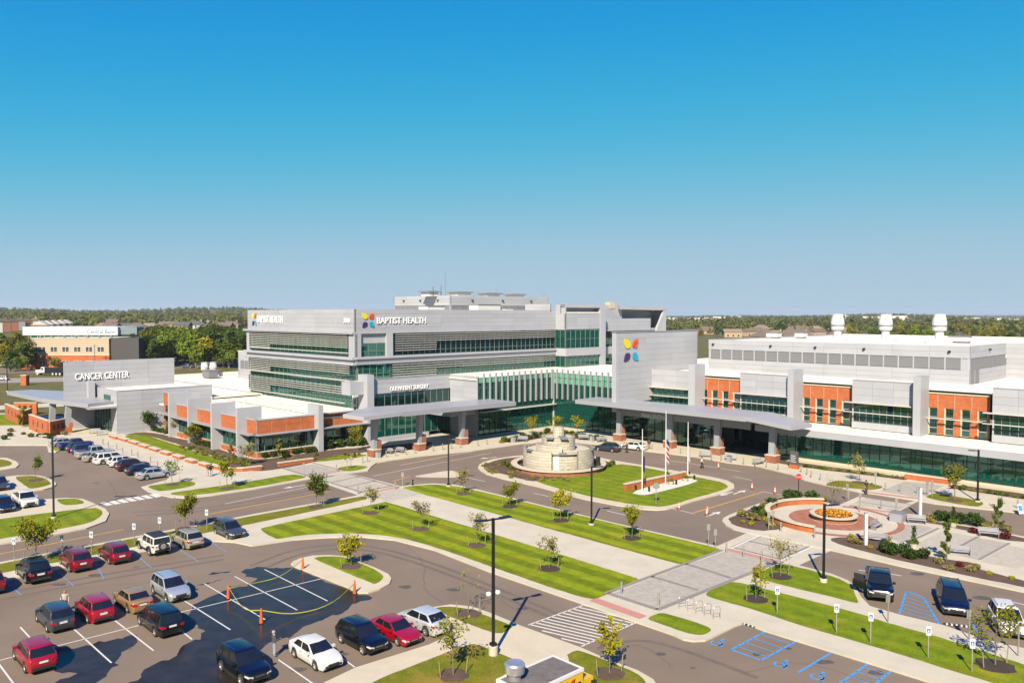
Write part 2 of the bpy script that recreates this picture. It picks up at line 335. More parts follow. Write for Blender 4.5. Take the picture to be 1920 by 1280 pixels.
# rolling terrain out to the horizon
n = 90; b = MB(); xs = np.linspace(-1, 1, n); vs = []
def far_height(x, y):
    d = math.hypot(x, y); k = max(0.0, min(1.0, (d - 1100) / 2200)); k = k * k * (3 - 2 * k)
    a = math.atan2(x, y); lf = 1.0 / (1 + math.exp((a + 0.10) * 9))
    k2 = max(0.0, min(1.0, (d - 450) / 350)); k2 = k2 * k2 * (3 - 2 * k2)
    return k2 * 7 * lf + k * (4 + 22 * lf + 6 * math.sin(a * 17 + 1.3) + 4 * math.sin(a * 31) + (d / 900) * math.sin(a * 9 + 2))
for j in range(n):
    for i in range(n):
        u, v = xs[i], xs[j]; X = 9000 * np.sign(u) * abs(u) ** 1.8; Y = 2500 + 9500 * np.sign(v) * abs(v) ** 1.6
        vs.append((float(X), float(Y), -0.06 + far_height(X, Y)))
b.add(vs, [(j * n + i, j * n + i + 1, (j + 1) * n + i + 1, (j + 1) * n + i) for j in range(n - 1) for i in range(n - 1)])
ground = tag(b.build('ground', fieldm, smooth=True), kind='structure')
road = sheet('road', [(-1900, 1500), (-900, 836), (-100, 834), (105, 832), (232, 790), (1037, 782), (1400, 790), (2500, 850), (3600, 1500)], 0.0, asphalt)
def stripe(p0, p1, w, m, z=0.008, name='painted_line'):
    a, c = G(*p0), G(*p1); d = (c - a); d.z = 0; d.normalize(); nn = Vector((-d.y, d.x, 0)) * w / 2
    o = MB().add([(q.x, q.y, z) for q in (a - nn, c - nn, c + nn, a + nn)], [(0, 1, 2, 3)]).build(name, m, road); return o
KZ = 0.13
# concrete islands: kerbs and walks are one raised slab, lawns and beds lie on it
P_build = slab('building_pavement', [(-600, 838), (0, 834), (88, 834), (91, 846), (104, 847), (150, 828), (319, 893), (312, 899), (265, 912), (277, 920), (300, 926.5), (320, 931), (350, 932.5), (400, 927.5), (480, 915.5), (580, 897),
    (651, 886.5), (690, 881.5), (697, 873), (706, 867), (740, 861), (800, 853), (880, 845), (980, 831), (1050, 825), (1125, 833), (1212, 845), (1300, 855), (1360, 866), (1419, 873), (1481, 888), (1507, 899), (1558, 911), (1609, 921), (1640, 925), (1723, 938), (1752, 943), (1833, 952), (1920, 961), (2500, 1020),
    (2500, 850), (1400, 786), (1037, 778), (232, 786), (0, 774), (-600, 790)], -0.1, KZ, concrete)
P_mid = slab('central_pavement', [(-500, 1148), (0, 1053), (480, 962), (660, 930), (686, 924), (752, 911), (775, 908), (812, 905.5), (850, 907.5), (880, 913), (1150, 979), (1345, 1023), (1370, 1029), (1498, 1059), (1526, 1066), (1560, 1075), (1590, 1087), (1603, 1097), (1614, 1117), (1631, 1135), (1686, 1151), (1769, 1171), (1844, 1197), (1920, 1214), (2500, 1370),
    (2500, 1560), (1850, 1312), (1755, 1280), (1672, 1254), (1562, 1220), (1432, 1180), (1395, 1166), (1380, 1171), (1336, 1193), (1322, 1199), (1300, 1200), (1281, 1197), (1262, 1188), (1195, 1165), (1102, 1133), (920, 1071), (815, 1030), (740, 1011), (677, 1005), (615, 1006), (550, 1010.5), (472, 1022), (440, 1015), (400, 1013), (252, 1034), (180, 1050), (0, 1089), (-500, 1190)], -0.1, KZ, concrete)
P_gard = slab('garden_pavement', [(1354, 976), (1356, 971), (1366, 965), (1398, 952), (1440, 937), (1470, 929), (1500, 929), (1530, 936), (1574, 948), (1640, 951), (1681, 960), (1760, 974), (1920, 1005), (2500, 1115), (2500, 1240), (1920, 1108), (1690, 1060), (1559, 1030), (1404, 998), (1375, 991), (1361, 984)], -0.1, KZ, concrete)
P_ring = slab('roundabout_island', [(896, 876), (899, 870), (908, 865), (925, 860), (965, 854), (1050, 848), (1120, 856), (1140, 860.5), (1255, 880), (1340, 894.5), (1364, 900), (1376, 907), (1377, 914), (1362, 922), (1300, 938.5), (1268, 949), (1250, 953.5), (1232, 955), (1205, 953.5), (1155, 946), (1092, 934), (1005, 910.5), (942, 896.5), (912, 888), (900, 881)], -0.1, KZ, kerbm)
P_bot = slab('front_pavement', [(520, 1320), (602, 1281), (667, 1250), (805, 1207), (841, 1190), (838, 1172), (812, 1156), (795, 1145), (806, 1138), (845, 1132), (886, 1136), (925, 1150), (977, 1172), (1090, 1213), (1140, 1235), (1195, 1255), (1225, 1272), (1236, 1290), (1236, 1340), (1200, 1420), (500, 1420)], -0.1, KZ, kerbm)
P_tree = slab('tree_island', [(545, 1056), (550, 1051), (565, 1045), (587, 1040.5), (617, 1039.5), (645, 1041.5), (667, 1049), (705, 1064), (728, 1075), (734, 1084), (730, 1093), (712, 1103), (690, 1110), (672, 1110), (655, 1101), (605, 1081), (552, 1061)], -0.1, KZ, kerbm)
L_a = slab('left_island', [(-200, 1062), (-200, 985), (0, 946), (20, 943), (82, 935), (125, 932.5), (155, 934.5), (172, 941), (198, 953), (205, 962), (198, 976), (162, 989.5), (85, 1004.5), (0, 1019)], -0.1, KZ, kerbm)
L_b = slab('left_tree_island', [(-60, 905), (10, 893), (32, 890.5), (67, 890), (87, 893.5), (103, 902), (106, 907), (100, 912), (82, 917), (37, 924), (0, 928), (-60, 935)], -0.1, KZ, kerbm)
L_c = slab('left_small_island', [(-80, 862), (-20, 857), (12, 857.5), (30, 864), (36, 870), (30, 876), (0, 881), (-80, 890)], -0.1, KZ, kerbm)
GZ = KZ + 0.006
def lawn(px, m=lawnp, name='lawn', smooth=1, z=GZ): return sheet(name, px, z, m, smooth, rag=.045, step=.5)
lawn([(486, 992), (497, 987), (720, 940.5), (725, 940.5), (880, 987), (1190, 1081), (1199, 1086), (1196, 1092), (1122, 1121), (1108, 1123), (1067, 1112), (920, 1061.5), (815, 1024), (740, 1005), (677, 999.5), (615, 999.5), (560, 1003), (525, 1009.5), (515, 1009)], lawnm)
lawn([(752, 914), (775, 910), (812, 907.5), (848, 909.5), (880, 915.5), (1150, 981), (1340, 1025), (1352, 1030), (1350, 1034), (1292, 1055), (1275, 1057), (1255, 1052), (1067, 1001), (880, 949), (755, 916)], lawnm)
lawn([(-500, 1152), (0, 1056), (480, 965), (660, 933), (684, 929), (690, 932), (684, 937), (480, 980), (0, 1074), (-500, 1172)], vergem)
lawn([(318, 924), (335, 921), (422, 909), (480, 900), (545, 888), (575, 892), (570, 896), (480, 912.5), (400, 924), (350, 928.5), (325, 927.5)])
lawn([(275, 911), (307, 906), (352, 900), (369, 905), (362, 911), (304, 921), (286, 917)])
lawn([(628, 877), (660, 872), (688, 873), (688, 877), (665, 882), (650, 883)])
lawn([(1322, 1114), (1330, 1106), (1345, 1098), (1363, 1091), (1380, 1090), (1428, 1101), (1604, 1147), (1672, 1169), (1776, 1197), (1920, 1245), (2300, 1360), (2300, 1425), (1865, 1280), (1793, 1259), (1707, 1231.5), (1604, 1200.6), (1500, 1172), (1415, 1142), (1340, 1122)])
lawn([(1409, 1077), (1420, 1067), (1448, 1056), (1460, 1055), (1500, 1063), (1552, 1076), (1583, 1088), (1598, 1099), (1610, 1129), (1604, 1130), (1560, 1118), (1500, 1104), (1432, 1087)])
lawn([(1213, 1158), (1232, 1149), (1250, 1149), (1325, 1172), (1337, 1180), (1322, 1189), (1308, 1190), (1285, 1185), (1222, 1163)])
lawn([(812, 1141), (822, 1137), (848, 1136), (880, 1141), (920, 1156), (962, 1172), (958, 1178), (934, 1189), (895, 1175), (822, 1146)], vergem)
lawn([(600, 1330), (690, 1279), (820, 1229), (880, 1206), (893, 1206), (917, 1215), (984, 1244), (945, 1262), (920, 1290), (880, 1330)], vergem)
lawn([(1058, 1229), (1078, 1218), (1090, 1219), (1140, 1238), (1192, 1260), (1212, 1276), (1218, 1300), (1190, 1330), (1110, 1330)], vergem)
lawn([(585, 1046), (597, 1043), (617, 1042), (645, 1043.5), (665, 1051), (702, 1066), (719, 1077), (717, 1086), (704, 1094), (698, 1093), (675, 1083), (630, 1065)], lawnp)
lawn([(104, 936), (118, 934.5), (135, 934), (150, 935.5), (161, 942), (140, 946), (118, 946)])
lawn([(-200, 1000), (0, 972), (87, 961), (176, 950.5), (190, 955), (193, 963), (180, 975), (150, 984), (82, 996), (0, 1009.5), (-200, 1045)])
lawn([(26, 894), (40, 892), (65, 891.5), (84, 896), (96, 905), (92, 909), (62, 916), (52, 914)], vergem)
lawn([(-60, 864), (-15, 860), (10, 861), (25, 868), (15, 874), (-60, 883)], vergem)
lawn([(1007, 897), (1060, 891), (1140, 872), (1175, 869), (1255, 885), (1345, 901), (1364, 908), (1364, 914), (1350, 920), (1295, 935), (1258, 947), (1228, 950), (1150, 939.5), (1080, 924), (1005, 903)])
lawn([(1545, 908), (1565, 900), (1590, 901), (1658, 910), (1648, 917), (1630, 918), (1560, 911)], vergem)
lawn([(1733, 929), (1748, 924), (1770, 926), (1835, 938), (1846, 943), (1838, 949), (1815, 948), (1745, 935)], vergem)
lawn([(232, 817), (262, 811), (300, 824), (345, 838), (385, 852), (424, 861), (423, 874), (395, 869), (340, 857), (290, 841), (240, 825)])
lawn([(583, 866), (600, 860), (625, 850), (688, 851), (686, 855), (620, 863)])
lawn([(-400, 778), (0, 776), (30, 778), (66, 796), (70, 800), (20, 796), (-50, 800), (-400, 830)], lawnp)
lawn([(98, 840), (105, 832), (120, 828), (148, 826), (152, 828), (130, 836), (106, 846)])
# planting beds
def bed(px, m=mulch, z=KZ + 0.012): return sheet('mulch_bed', px, z, m, 1, rag=.12, step=.8)
bed([(903, 873), (925, 863), (960, 857), (1050, 851), (1120, 859), (1150, 868), (1110, 884), (1060, 892), (1015, 899), (998, 903), (950, 890), (912, 881)])
bed([(1365, 974), (1372, 968), (1440, 941), (1475, 932), (1500, 932), (1530, 939), (1560, 946), (1500, 960), (1468, 990), (1450, 993), (1424, 995), (1400, 990), (1375, 984)])
bed([(1553, 1010), (1580, 1005), (1650, 1010), (1690, 1030), (1750, 1044), (1832, 1055), (1822, 1062), (1890, 1080), (1990, 1106), (1990, 1116), (1690, 1051), (1580, 1023)])
bed([(1657, 962), (1690, 962), (1760, 978), (1850, 993), (1920, 1008), (1960, 1018), (1900, 1014), (1860, 1008), (1800, 990), (1730, 978), (1700, 976)])
bed([(225, 816), (262, 809), (297, 812), (335, 822), (370, 828), (412, 842), (455, 856), (485, 862), (560, 851), (615, 843), (690, 838), (690, 848), (640, 851), (605, 860), (580, 868), (530, 878), (480, 884), (425, 876), (425, 861), (385, 850), (345, 836), (300, 822), (262, 813)])
bed([(1440, 864), (1500, 875), (1680, 897), (1700, 900), (1700, 894), (1500, 867), (1448, 860)])
bed([(1778, 906), (1960, 930), (1960, 942), (1778, 914)])
bed([(945, 828), (985, 818), (1037, 806), (1090, 816), (1130, 822), (1130, 826), (1085, 824), (1040, 815), (1000, 824), (960, 830)])
bed([(705, 838), (740, 833), (800, 828), (815, 829), (790, 840), (745, 846), (712, 848)])
sheet('gravel_bed', [(1180, 923), (1204, 928), (1220, 926), (1309, 903), (1303, 897), (1285, 896), (1230, 908)], KZ + 0.016, gravelw, 1)
# paved crossings: concrete tables with grey unit pavers, dark bands and pink tactile strips
def crossing(name, q, pav, pinks, bands, z=0.014, conc=True):
    t = sheet(name, q, z, concrete)
    for p in pav: sheet('paver_panel', p[0], z + .005, p[1], parent=t)
    for a, c, w in bands:
        a, c = G(*a), G(*c); d = (c - a).normalized(); nn = Vector((-d.y, d.x, 0)) * w / 2
        MB().add([(v.x, v.y, z + .010) for v in (a - nn, c - nn, c + nn, a + nn)], [(0, 1, 2, 3)]).build('paver_band', paverd, t)
    for a, c, w in pinks:
        a, c = G(*a), G(*c); d = (c - a).normalized(); nn = Vector((-d.y, d.x, 0)) * w / 2
        MB().add([(v.x, v.y, z + .014) for v in (a - nn, c - nn, c + nn, a + nn)], [(0, 1, 2, 3)]).build('tactile_strip', pink, t)
    return t
crossing('paved_crossing', [(580, 897), (652, 886), (752, 911), (672, 928)], [([(597, 897), (648, 887), (735, 910), (676, 922)], paverl)], [], [((594, 898), (646, 886), .5), ((678, 922), (738, 910), .5), ((596, 897), (677, 922.5), .4), ((648, 886.5), (736, 910.5), .4), ((622, 904), (674, 893), .4), ((648, 913), (704, 901), .4)])
crossing('paved_walk', [(528, 879), (588, 868), (652, 885), (588, 898)], [([(534, 878), (587, 869.5), (641, 884), (588, 895)], paver)], [((594, 891), (641, 883), .6)], [((587, 869), (647, 885), .4), ((530, 879), (588, 897), .4)], z=KZ + .008)
crossing('paved_apron', [(686, 926), (750, 913), (800, 928), (727, 941)], [([(692, 926), (748, 914), (790, 926), (727, 939)], paverl)], [((697, 925), (748, 913.5), .6)], [], z=KZ + .008)
crossing('plaza_crossing', [(1345, 1023), (1404, 997), (1560, 1031), (1498, 1059)], [([(1372, 1026), (1434, 1001), (1526, 1021), (1463, 1048)], paverl)], [], [((1372, 1026), (1434, 1001), .4), ((1526, 1021), (1463, 1048), .4), ((1404, 1014), (1495, 1034), .35), ((1374, 1026), (1462, 1048), .35), ((1432, 1001), (1526, 1021), .35)])
for a, c in (((1368, 1029), (1434, 1000)), ((1464, 1051), (1530, 1022))): stripe(a, c, .25, whitep, z=.034)
crossing('paver_walk', [(1352, 1031), (1370, 1029), (1470, 1053), (1412, 1076), (1325, 1106), (1300, 1114), (1234, 1147), (1120, 1121), (1200, 1089), (1300, 1053)],
    [([(1365, 1031), (1454, 1054), (1408, 1075), (1322, 1106), (1300, 1113), (1232, 1144), (1140, 1115), (1202, 1091), (1302, 1053)], paver)], [((1363, 1031.5), (1457, 1054.5), .7), ((1112, 1126), (1206, 1160), .9)],
    [((1354, 1033), (1134, 1115), .45), ((1455, 1056), (1408, 1076), .45), ((1408, 1076), (1232, 1146), .45), ((1140, 1114), (1232, 1145), .45), ((1222, 1083), (1310, 1109), .45), ((1286, 1059), (1371, 1086), .45)], z=KZ + .008)
crossing('entrance_crossing', [(1571, 947), (1610, 930), (1697, 943), (1727, 936), (1681, 961), (1640, 975), (1560, 958)], [([(1592, 947), (1622, 933), (1708, 945), (1678, 959)], paverl)], [], [((1592, 947), (1678, 959), .3), ((1622, 933), (1708, 945), .3), ((1607, 940), (1692, 952), .3)])
crossing('entrance_walk', [(1660, 914), (1695, 900), (1780, 908), (1728, 935), (1612, 921)], [([(1650, 920), (1697, 902), (1770, 910), (1724, 932)], paver)], [((1625, 924), (1722, 936), .6), ((1592, 951), (1672, 962), .6)], [], z=KZ + .008)
# brick-ringed round plaza and the terrace beside it
def ring(name, c, r0, r1, z, m, parent=None, a0=0, a1=2 * math.pi, n=64):
    b = MB(); vs = []
    for i in range(n + 1):
        a = a0 + (a1 - a0) * i / n; vs += [(c.x + r0 * math.cos(a), c.y + r0 * math.sin(a), z), (c.x + r1 * math.cos(a), c.y + r1 * math.sin(a), z)]
    b.add(vs, [(2 * i, 2 * i + 1, 2 * i + 3, 2 * i + 2) for i in range(n)]); o = b.build(name, m, parent)
    for pg in o.data.polygons:
        if pg.normal.z < 0: pg.flip()
    return o
PC = G(1563, 973, KZ)
tag(ring('round_plaza', PC, 0.01, 7.0, KZ + .022, concrete), kind='structure')
rp = bpy.data.objects['round_plaza']
ring('brick_paving_disc', PC, 2.4, 4.75, KZ + .028, brickpave, rp); ring('brick_paving_ring', PC, 6.5, 7.2, KZ + .028, brickpave, rp, R(-130), R(60))
crossing('terrace', [(1640, 975), (1690, 975), (1730, 980), (1800, 992), (1860, 1010), (1960, 1022), (1960, 1100), (1905, 1084), (1822, 1061), (1760, 1045), (1690, 1030), (1650, 1010), (1640, 1000)],
    [([(1650, 998), (1690, 982), (1730, 984), (1750, 990), (1690, 1018)], paver), ([(1712, 1020), (1768, 995), (1832, 1006), (1770, 1035)], paverl), ([(1785, 1037), (1835, 1008), (1893, 1018), (1836, 1050)], paver), ([(1838, 1052), (1892, 1022), (1960, 1035), (1910, 1066)], paverl)],
    [], [((1704, 1018), (1760, 992), .35), ((1778, 1038), (1834, 1008), .35), ((1836, 1051), (1893, 1020), .3)], z=KZ + .008)
# far road and fields
tag(sheet('highway', [(-1400, 726), (0, 700), (200, 697), (480, 686), (900, 676), (900, 671), (480, 678), (200, 684), (0, 686), (-1400, 700)], 0.0, asphalt), kind='structure')
tag(sheet('highway_shoulder', [(-1400, 700), (0, 686), (200, 684), (480, 678), (480, 676.5), (200, 682.5), (0, 684), (-1400, 697)], 0.004, concrete), kind='structure')
sheet('frontage_road', [(-1400, 745), (0, 718), (130, 715), (250, 712), (250, 705.5), (130, 707), (0, 709), (-1400, 730)], 0.0, mat('pale_road', (0.33, 0.30, 0.27), 0.9, noise=(0.2, .1)))
sheet('side_drive', [(-500, 775), (0, 768), (60, 764), (200, 758), (200, 752), (60, 757), (0, 760), (-500, 765)], 0.0, concrete)
# standing water on the car park
for k_, px in enumerate(([(552, 1061), (520, 1066), (475, 1062), (452, 1070), (482, 1082), (480, 1091), (440, 1099), (375, 1124), (343, 1150), (370, 1176), (380, 1186), (352, 1212), (300, 1240), (270, 1263), (205, 1296), (330, 1330), (455, 1290), (470, 1250), (478, 1234), (482, 1224), (500, 1212), (522, 1200), (545, 1190), (580, 1167), (625, 1155), (645, 1142), (667, 1130), (698, 1118), (692, 1109), (672, 1110), (650, 1101), (600, 1081)],
           [(255, 1189), (205, 1198), (150, 1216), (98, 1216), (106, 1256), (150, 1263), (60, 1300), (180, 1300), (192, 1272), (228, 1243), (213, 1228), (262, 1204)], [(392, 1073), (424, 1069), (430, 1073), (398, 1078)], [(365, 1096), (395, 1090), (430, 1081), (415, 1088), (390, 1095)], [(560, 1052), (548, 1052), (538, 1057), (545, 1061)])):
    sheet('wet_patch', px, 0.004 + .0005 * k_, wet, 2, kind='structure', rag=.42, step=.55)
# oil stains, sealed cracks and tyre marks on the asphalt
stain = mat('oil_stain', (0.115, 0.095, 0.08), 0.6, noise=(3.0, 0.3)); crackm = mat('crack_sealer', (0.07, 0.06, 0.055), 0.6); tyrem = mat('tyre_mark', (0.155, 0.122, 0.098), 0.85, noise=(1.5, 0.15))
rq = random.Random(11)
for x, y in ((235, 1215), (160, 1235), (330, 1245), (560, 1255), (640, 1225), (705, 1205), (390, 1160), (300, 1085), (110, 1095), (180, 1078), (255, 1062), (1420, 1225), (1480, 1215), (1545, 1240), (1640, 1260), (1655, 1085), (1720, 1075), (1840, 1120), (760, 1100), (850, 1105), (905, 1120), (150, 880), (180, 905), (230, 925), (120, 870), (1240, 1225), (1300, 1250), (980, 1140)):
    c_ = G(x, y); r_ = rq.uniform(.15, .5); sheet_ = MB(); P_ = ragged([c_ + Vector((r_ * 1.5 * math.cos(k), r_ * math.sin(k), 0)) for k in [i * .7 for i in range(9)]], .12, .2)
    sheet_.add([(p.x, p.y, .003) for p in P_], [tuple(range(len(P_)))]).build('oil_stain', stain, road)
def ribbon(pts, w, m, name, z=.0035, rag=0.0):
    P_ = chaikin([G(*p) for p in pts], 3, False); v = []
    for i, p in enumerate(P_):
        d = (P_[min(i + 1, len(P_) - 1)] - P_[max(0, i - 1)]).normalized(); nn = Vector((-d.y, d.x, 0)); o_ = nn * rag * (math.sin(p.x * 3.1 + p.y * 2.3) + math.sin(p.x * 7.7 - p.y * 5.1)); v += [(*(p + o_ + nn * w / 2).xy, z), (*(p + o_ - nn * w / 2).xy, z)]
    MB().add(v, [(2 * i, 2 * i + 1, 2 * i + 3, 2 * i + 2) for i in range(len(P_) - 1)]).build(name, m, road)
for pts in ([(480, 1040), (520, 1035), (545, 1050)], [(760, 1015), (800, 1060), (790, 1100), (830, 1130)], [(0, 1130), (150, 1100), (300, 1090)], [(1100, 1230), (1200, 1200), (1260, 1250)], [(100, 860), (200, 890), (220, 930)], [(1000, 930), (1100, 945), (1250, 965)], [(1480, 960), (1440, 1000)], [(1560, 1050), (1700, 1075), (1900, 1115)], [(420, 935), (520, 930), (640, 905)], [(840, 1090), (900, 1100), (980, 1150)], [(1400, 1260), (1500, 1235), (1620, 1275)]): ribbon(pts, .035, crackm, 'asphalt_crack', .003, .06)
for pts in ([(470, 1060), (560, 1025), (680, 1018), (800, 1050), (940, 1105), (1080, 1165)], [(480, 1072), (570, 1033), (680, 1026), (795, 1058), (930, 1112), (1070, 1173)], [(-40, 1120), (200, 1075), (420, 1040)], [(-40, 1132), (200, 1085), (420, 1048)], [(250, 960), (420, 950), (620, 912)], [(255, 966), (425, 955), (625, 917)], [(1120, 1215), (1200, 1195), (1290, 1220), (1420, 1270)]): ribbon(pts, .42, tyrem, 'tyre_mark', .0022)
# ---------------- painted markings ----------------
for a, c in (((496, 1067), (614, 1126)), ((440, 1080), (557, 1143)), ((383, 1093.5), (497, 1161)), ((340, 1122), (432, 1180)), ((270, 1126), (360, 1198)), ((216, 1163), (288, 1219)), ((138, 1178), (209, 1242)), ((38, 1175), (108, 1251)), ((-5, 1240), (27, 1283)), ((522, 1236), (600, 1290)), ((610, 1210), (665, 1250)), ((335, 1148), (608, 1083)), ((-20, 1242), (260, 1172)), ((-90, 1205), (-30, 1265))):
    stripe(a, c, 0.11, whitep, .010)
for a, c in (((10, 1090), (40, 1115)), ((105, 1068), (138, 1098)), ((178, 1053), (195, 1085)), ((252, 1036), (285, 1065)), ((395, 1015), (425, 1035)), ((330, 1026), (372, 1052))): stripe(a, c, 0.12, bluef)
for a, c in (((0, 1038), (232, 992)), ((394, 963), (620, 920)), ((-300, 1100), (0, 1038)), ((735, 902), (769, 893)), ((1300, 961), (1430, 922)),): stripe(a, c, 0.22, yellowp)
for a, c in (((422, 944), (600, 908)), ((700, 892), (920, 849)), ((750, 872), (900, 843)), ((1240, 860), (1390, 884)), ((1250, 950), (1302, 963)), ((1428, 921), (1475, 929)), ((1610, 1068), (1650, 1074)), ((1668, 1075), (1690, 1079)), ((880, 896), (910, 902)), ((1000, 924), (1032, 931)), ((1138, 957), (1172, 965)), ((1375, 893), (1410, 900)), ((1900, 1128), (1990, 1150))): stripe(a, c, 0.14, whitep)
for i in range(7):
    k = i / 6; c = (200 + k * 91, 944 - k * 15.5); stripe((c[0] - 6.5, c[1] - 2.6), (c[0] + 6.5, c[1] + 2.8), 0.75, whitep)
# hatched crosswalk
qa, qb, qc, qd = (990, 1171), (1097, 1132.5), (1195, 1165.5), (1090, 1211)
stripe(qa, qb, .14, whitep); stripe(qd, qc, .14, whitep)
def lerp2(a, b, k): return (a[0] + (b[0] - a[0]) * k, a[1] + (b[1] - a[1]) * k)
for i in range(16):
    y0_ = 1128 + i * 6.0; hits = []      # slanted bar through (1095, y0_), cut to the crossing
    for a_, c_ in ((qa, qb), (qb, qc), (qc, qd), (qd, qa)):
        m_ = .235; den = (c_[1] - a_[1]) - m_ * (c_[0] - a_[0])
        if abs(den) < 1e-6: continue
        k = (y0_ + m_ * (a_[0] - 1095) - a_[1]) / den
        if 0 <= k <= 1: hits.append(lerp2(a_, c_, k))
    if len(hits) == 2 and abs(hits[0][0] - hits[1][0]) > 8: stripe(hits[0], hits[1], .17, whitep)
# blue accessible bays
for a, c in (((1371, 1217), (1437, 1182)), ((1427, 1237), (1496, 1200)), ((1371, 1217), (1427, 1237)), ((1496, 1260), (1562, 1221)), ((1570, 1283), (1630, 1242)), ((1618, 1300), (1672, 1256)), ((1686, 1150), (1700, 1107)), ((1731, 1119), (1762, 1171)), ((1700, 1107), (1731, 1119)), ((1823, 1170), (1838, 1190)), ((1905, 1150), (1925, 1200)), ((1833, 1149), (1850, 1151))): stripe(a, c, .15, bluep)
for i in range(4):
    k = (i + .8) / 4.6; stripe(lerp2((1371, 1217), (1437, 1182), k), lerp2((1427, 1237), (1496, 1200), k), .09, bluep); stripe(lerp2((1570, 1283), (1630, 1242), k), lerp2((1618, 1300), (1672, 1256), k), .09, bluep)
for i in range(6):
    k = (i + .6) / 6.4; stripe(lerp2((1700, 1107), (1686, 1150), k), lerp2((1731, 1119), (1762, 1171), k), .09, bluep)
def access_symbol(px, py, rz):
    b = MB(); 
    for i in range(14):
        a0, a1 = R(150 + i * 18), R(150 + i * 18 + 18); r0, r1 = .34, .46
        b.add([(r0 * math.cos(a0), r0 * math.sin(a0) - .1, 0), (r1 * math.cos(a0), r1 * math.sin(a0) - .1, 0), (r1 * math.cos(a1), r1 * math.sin(a1) - .1, 0), (r0 * math.cos(a1), r0 * math.sin(a1) - .1, 0)], [(0, 1, 2, 3)])
    for x0, x1, y0, y1 in ((-.08, .08, .1, .62), (-.08, .4, .02, .14), (.28, .42, -.34, .02), (.28, .62, -.42, -.3), (-.1, .34, .34, .44), (-.1, .1, .7, .9)):
        b.add([(x0, y0, 0), (x1, y0, 0), (x1, y1, 0), (x0, y1, 0)], [(0, 1, 2, 3)])
    o = b.build('wheelchair_symbol', bluep, road); o.location = G(px, py, .01); o.rotation_euler = (0, 0, rz)
access_symbol(1345, 1204, R(-45)); access_symbol(1465, 1244, R(-45)); access_symbol(1534, 1267, R(-45))
def arrow(px, py, az):
    b = MB().add([(-1.6, -.12, 0), (.4, -.12, 0), (.4, .12, 0), (-1.6, .12, 0), (.3, -.5, 0), (1.6, 0, 0), (.3, .5, 0)], [(0, 1, 2, 3), (4, 5, 6)])
    o = b.build('turn_arrow', whitep, road); o.location = G(px, py, .01); o.rotation_euler = (0, 0, heading(az))
arrow(551, 912, -130); arrow(915, 858, -120); arrow(1387, 922, 45); arrow(1338, 963, 45); arrow(1362, 925, -135)
# concrete gore in front of the circle
sheet('painted_gore', [(772, 893), (800, 888), (842, 881), (858, 884), (868, 890), (860, 895), (800, 895)], .006, kerbm, 1)
# ---------------- buildings (site coordinates s, t, z) ----------------
class Bld:
    def __init__(s, name, s0, t0, label, cat='building'):
        s.o = empty(name, xy(s0, t0, 0), ROT, label, cat); s.s0, s.t0 = s0, t0
CENT = {}
BOXM = {}
def bx(b, name, s0, s1, t0, t1, z0, z1, m, par=None):
    if s1 < s0: s0, s1 = s1, s0
    if t1 < t0: t0, t1 = t1, t0
    key = (round(s1 - s0, 2), round(t1 - t0, 2), round(z1 - z0, 2), m.name)
    if key not in BOXM:
        x, y, z = (s1 - s0) / 2, (t1 - t0) / 2, (z1 - z0) / 2; BOXM[key] = MB().box(-x, x, -y, y, -z, z).mesh('box', m)
    c = ((s0 + s1) / 2 - b.s0, (t0 + t1) / 2 - b.t0, (z0 + z1) / 2)
    pl = CENT.get(par, (0, 0, 0)); o = link(name, BOXM[key], par or b.o, (c[0] - pl[0], c[1] - pl[1], c[2] - pl[2])); CENT[o] = c
    return o
def fx(b, face, name, u0, u1, d0, d1, z0, z1, m, par=None):
    k, p = face
    return bx(b, name, u0, u1, p - d1, p - d0, z0, z1, m, par) if k == 'T' else bx(b, name, p + d0, p + d1, u0, u1, z0, z1, m, par)
def paneled(b, face, u0, u1, z0, z1, pw, ph, m=metalw, th=.3, d=0.0, par=None):
    w = fx(b, face, 'wall', u0, u1, d - th, d - .04, z0, z1, backing if m in (metalw, metals) else stonec, par)
    nu = max(1, round((u1 - u0) / pw)); nz = max(1, round((z1 - z0) / ph)); g = .012
    for i in range(nu):
        for j in range(nz):
            fx(b, face, 'panel', u0 + (u1 - u0) * i / nu + (g if i else 0), u0 + (u1 - u0) * (i + 1) / nu - (g if i < nu - 1 else 0), d - .04, d, z0 + (z1 - z0) * j / nz + (g if j else 0), z0 + (z1 - z0) * (j + 1) / nz - (g if j < nz - 1 else 0), m, w)
    return w
def brickwall(b, face, u0, u1, z0, z1, pw, ph, d=0.0, m=None):
    w = fx(b, face, 'wall', u0, u1, d - .3, d - .03, z0, z1, stonec)
    nu = max(1, round((u1 - u0) / pw)); nz = max(1, round((z1 - z0) / ph)); g = .035
    for i in range(nu):
        for j in range(nz):
            fx(b, face, 'brick_panel', u0 + (u1 - u0) * i / nu + g, u0 + (u1 - u0) * (i + 1) / nu - g, d - .03, d, z0 + (z1 - z0) * j / nz + g * .6, z0 + (z1 - z0) * (j + 1) / nz - g * .6, m or brick, w)
    return w
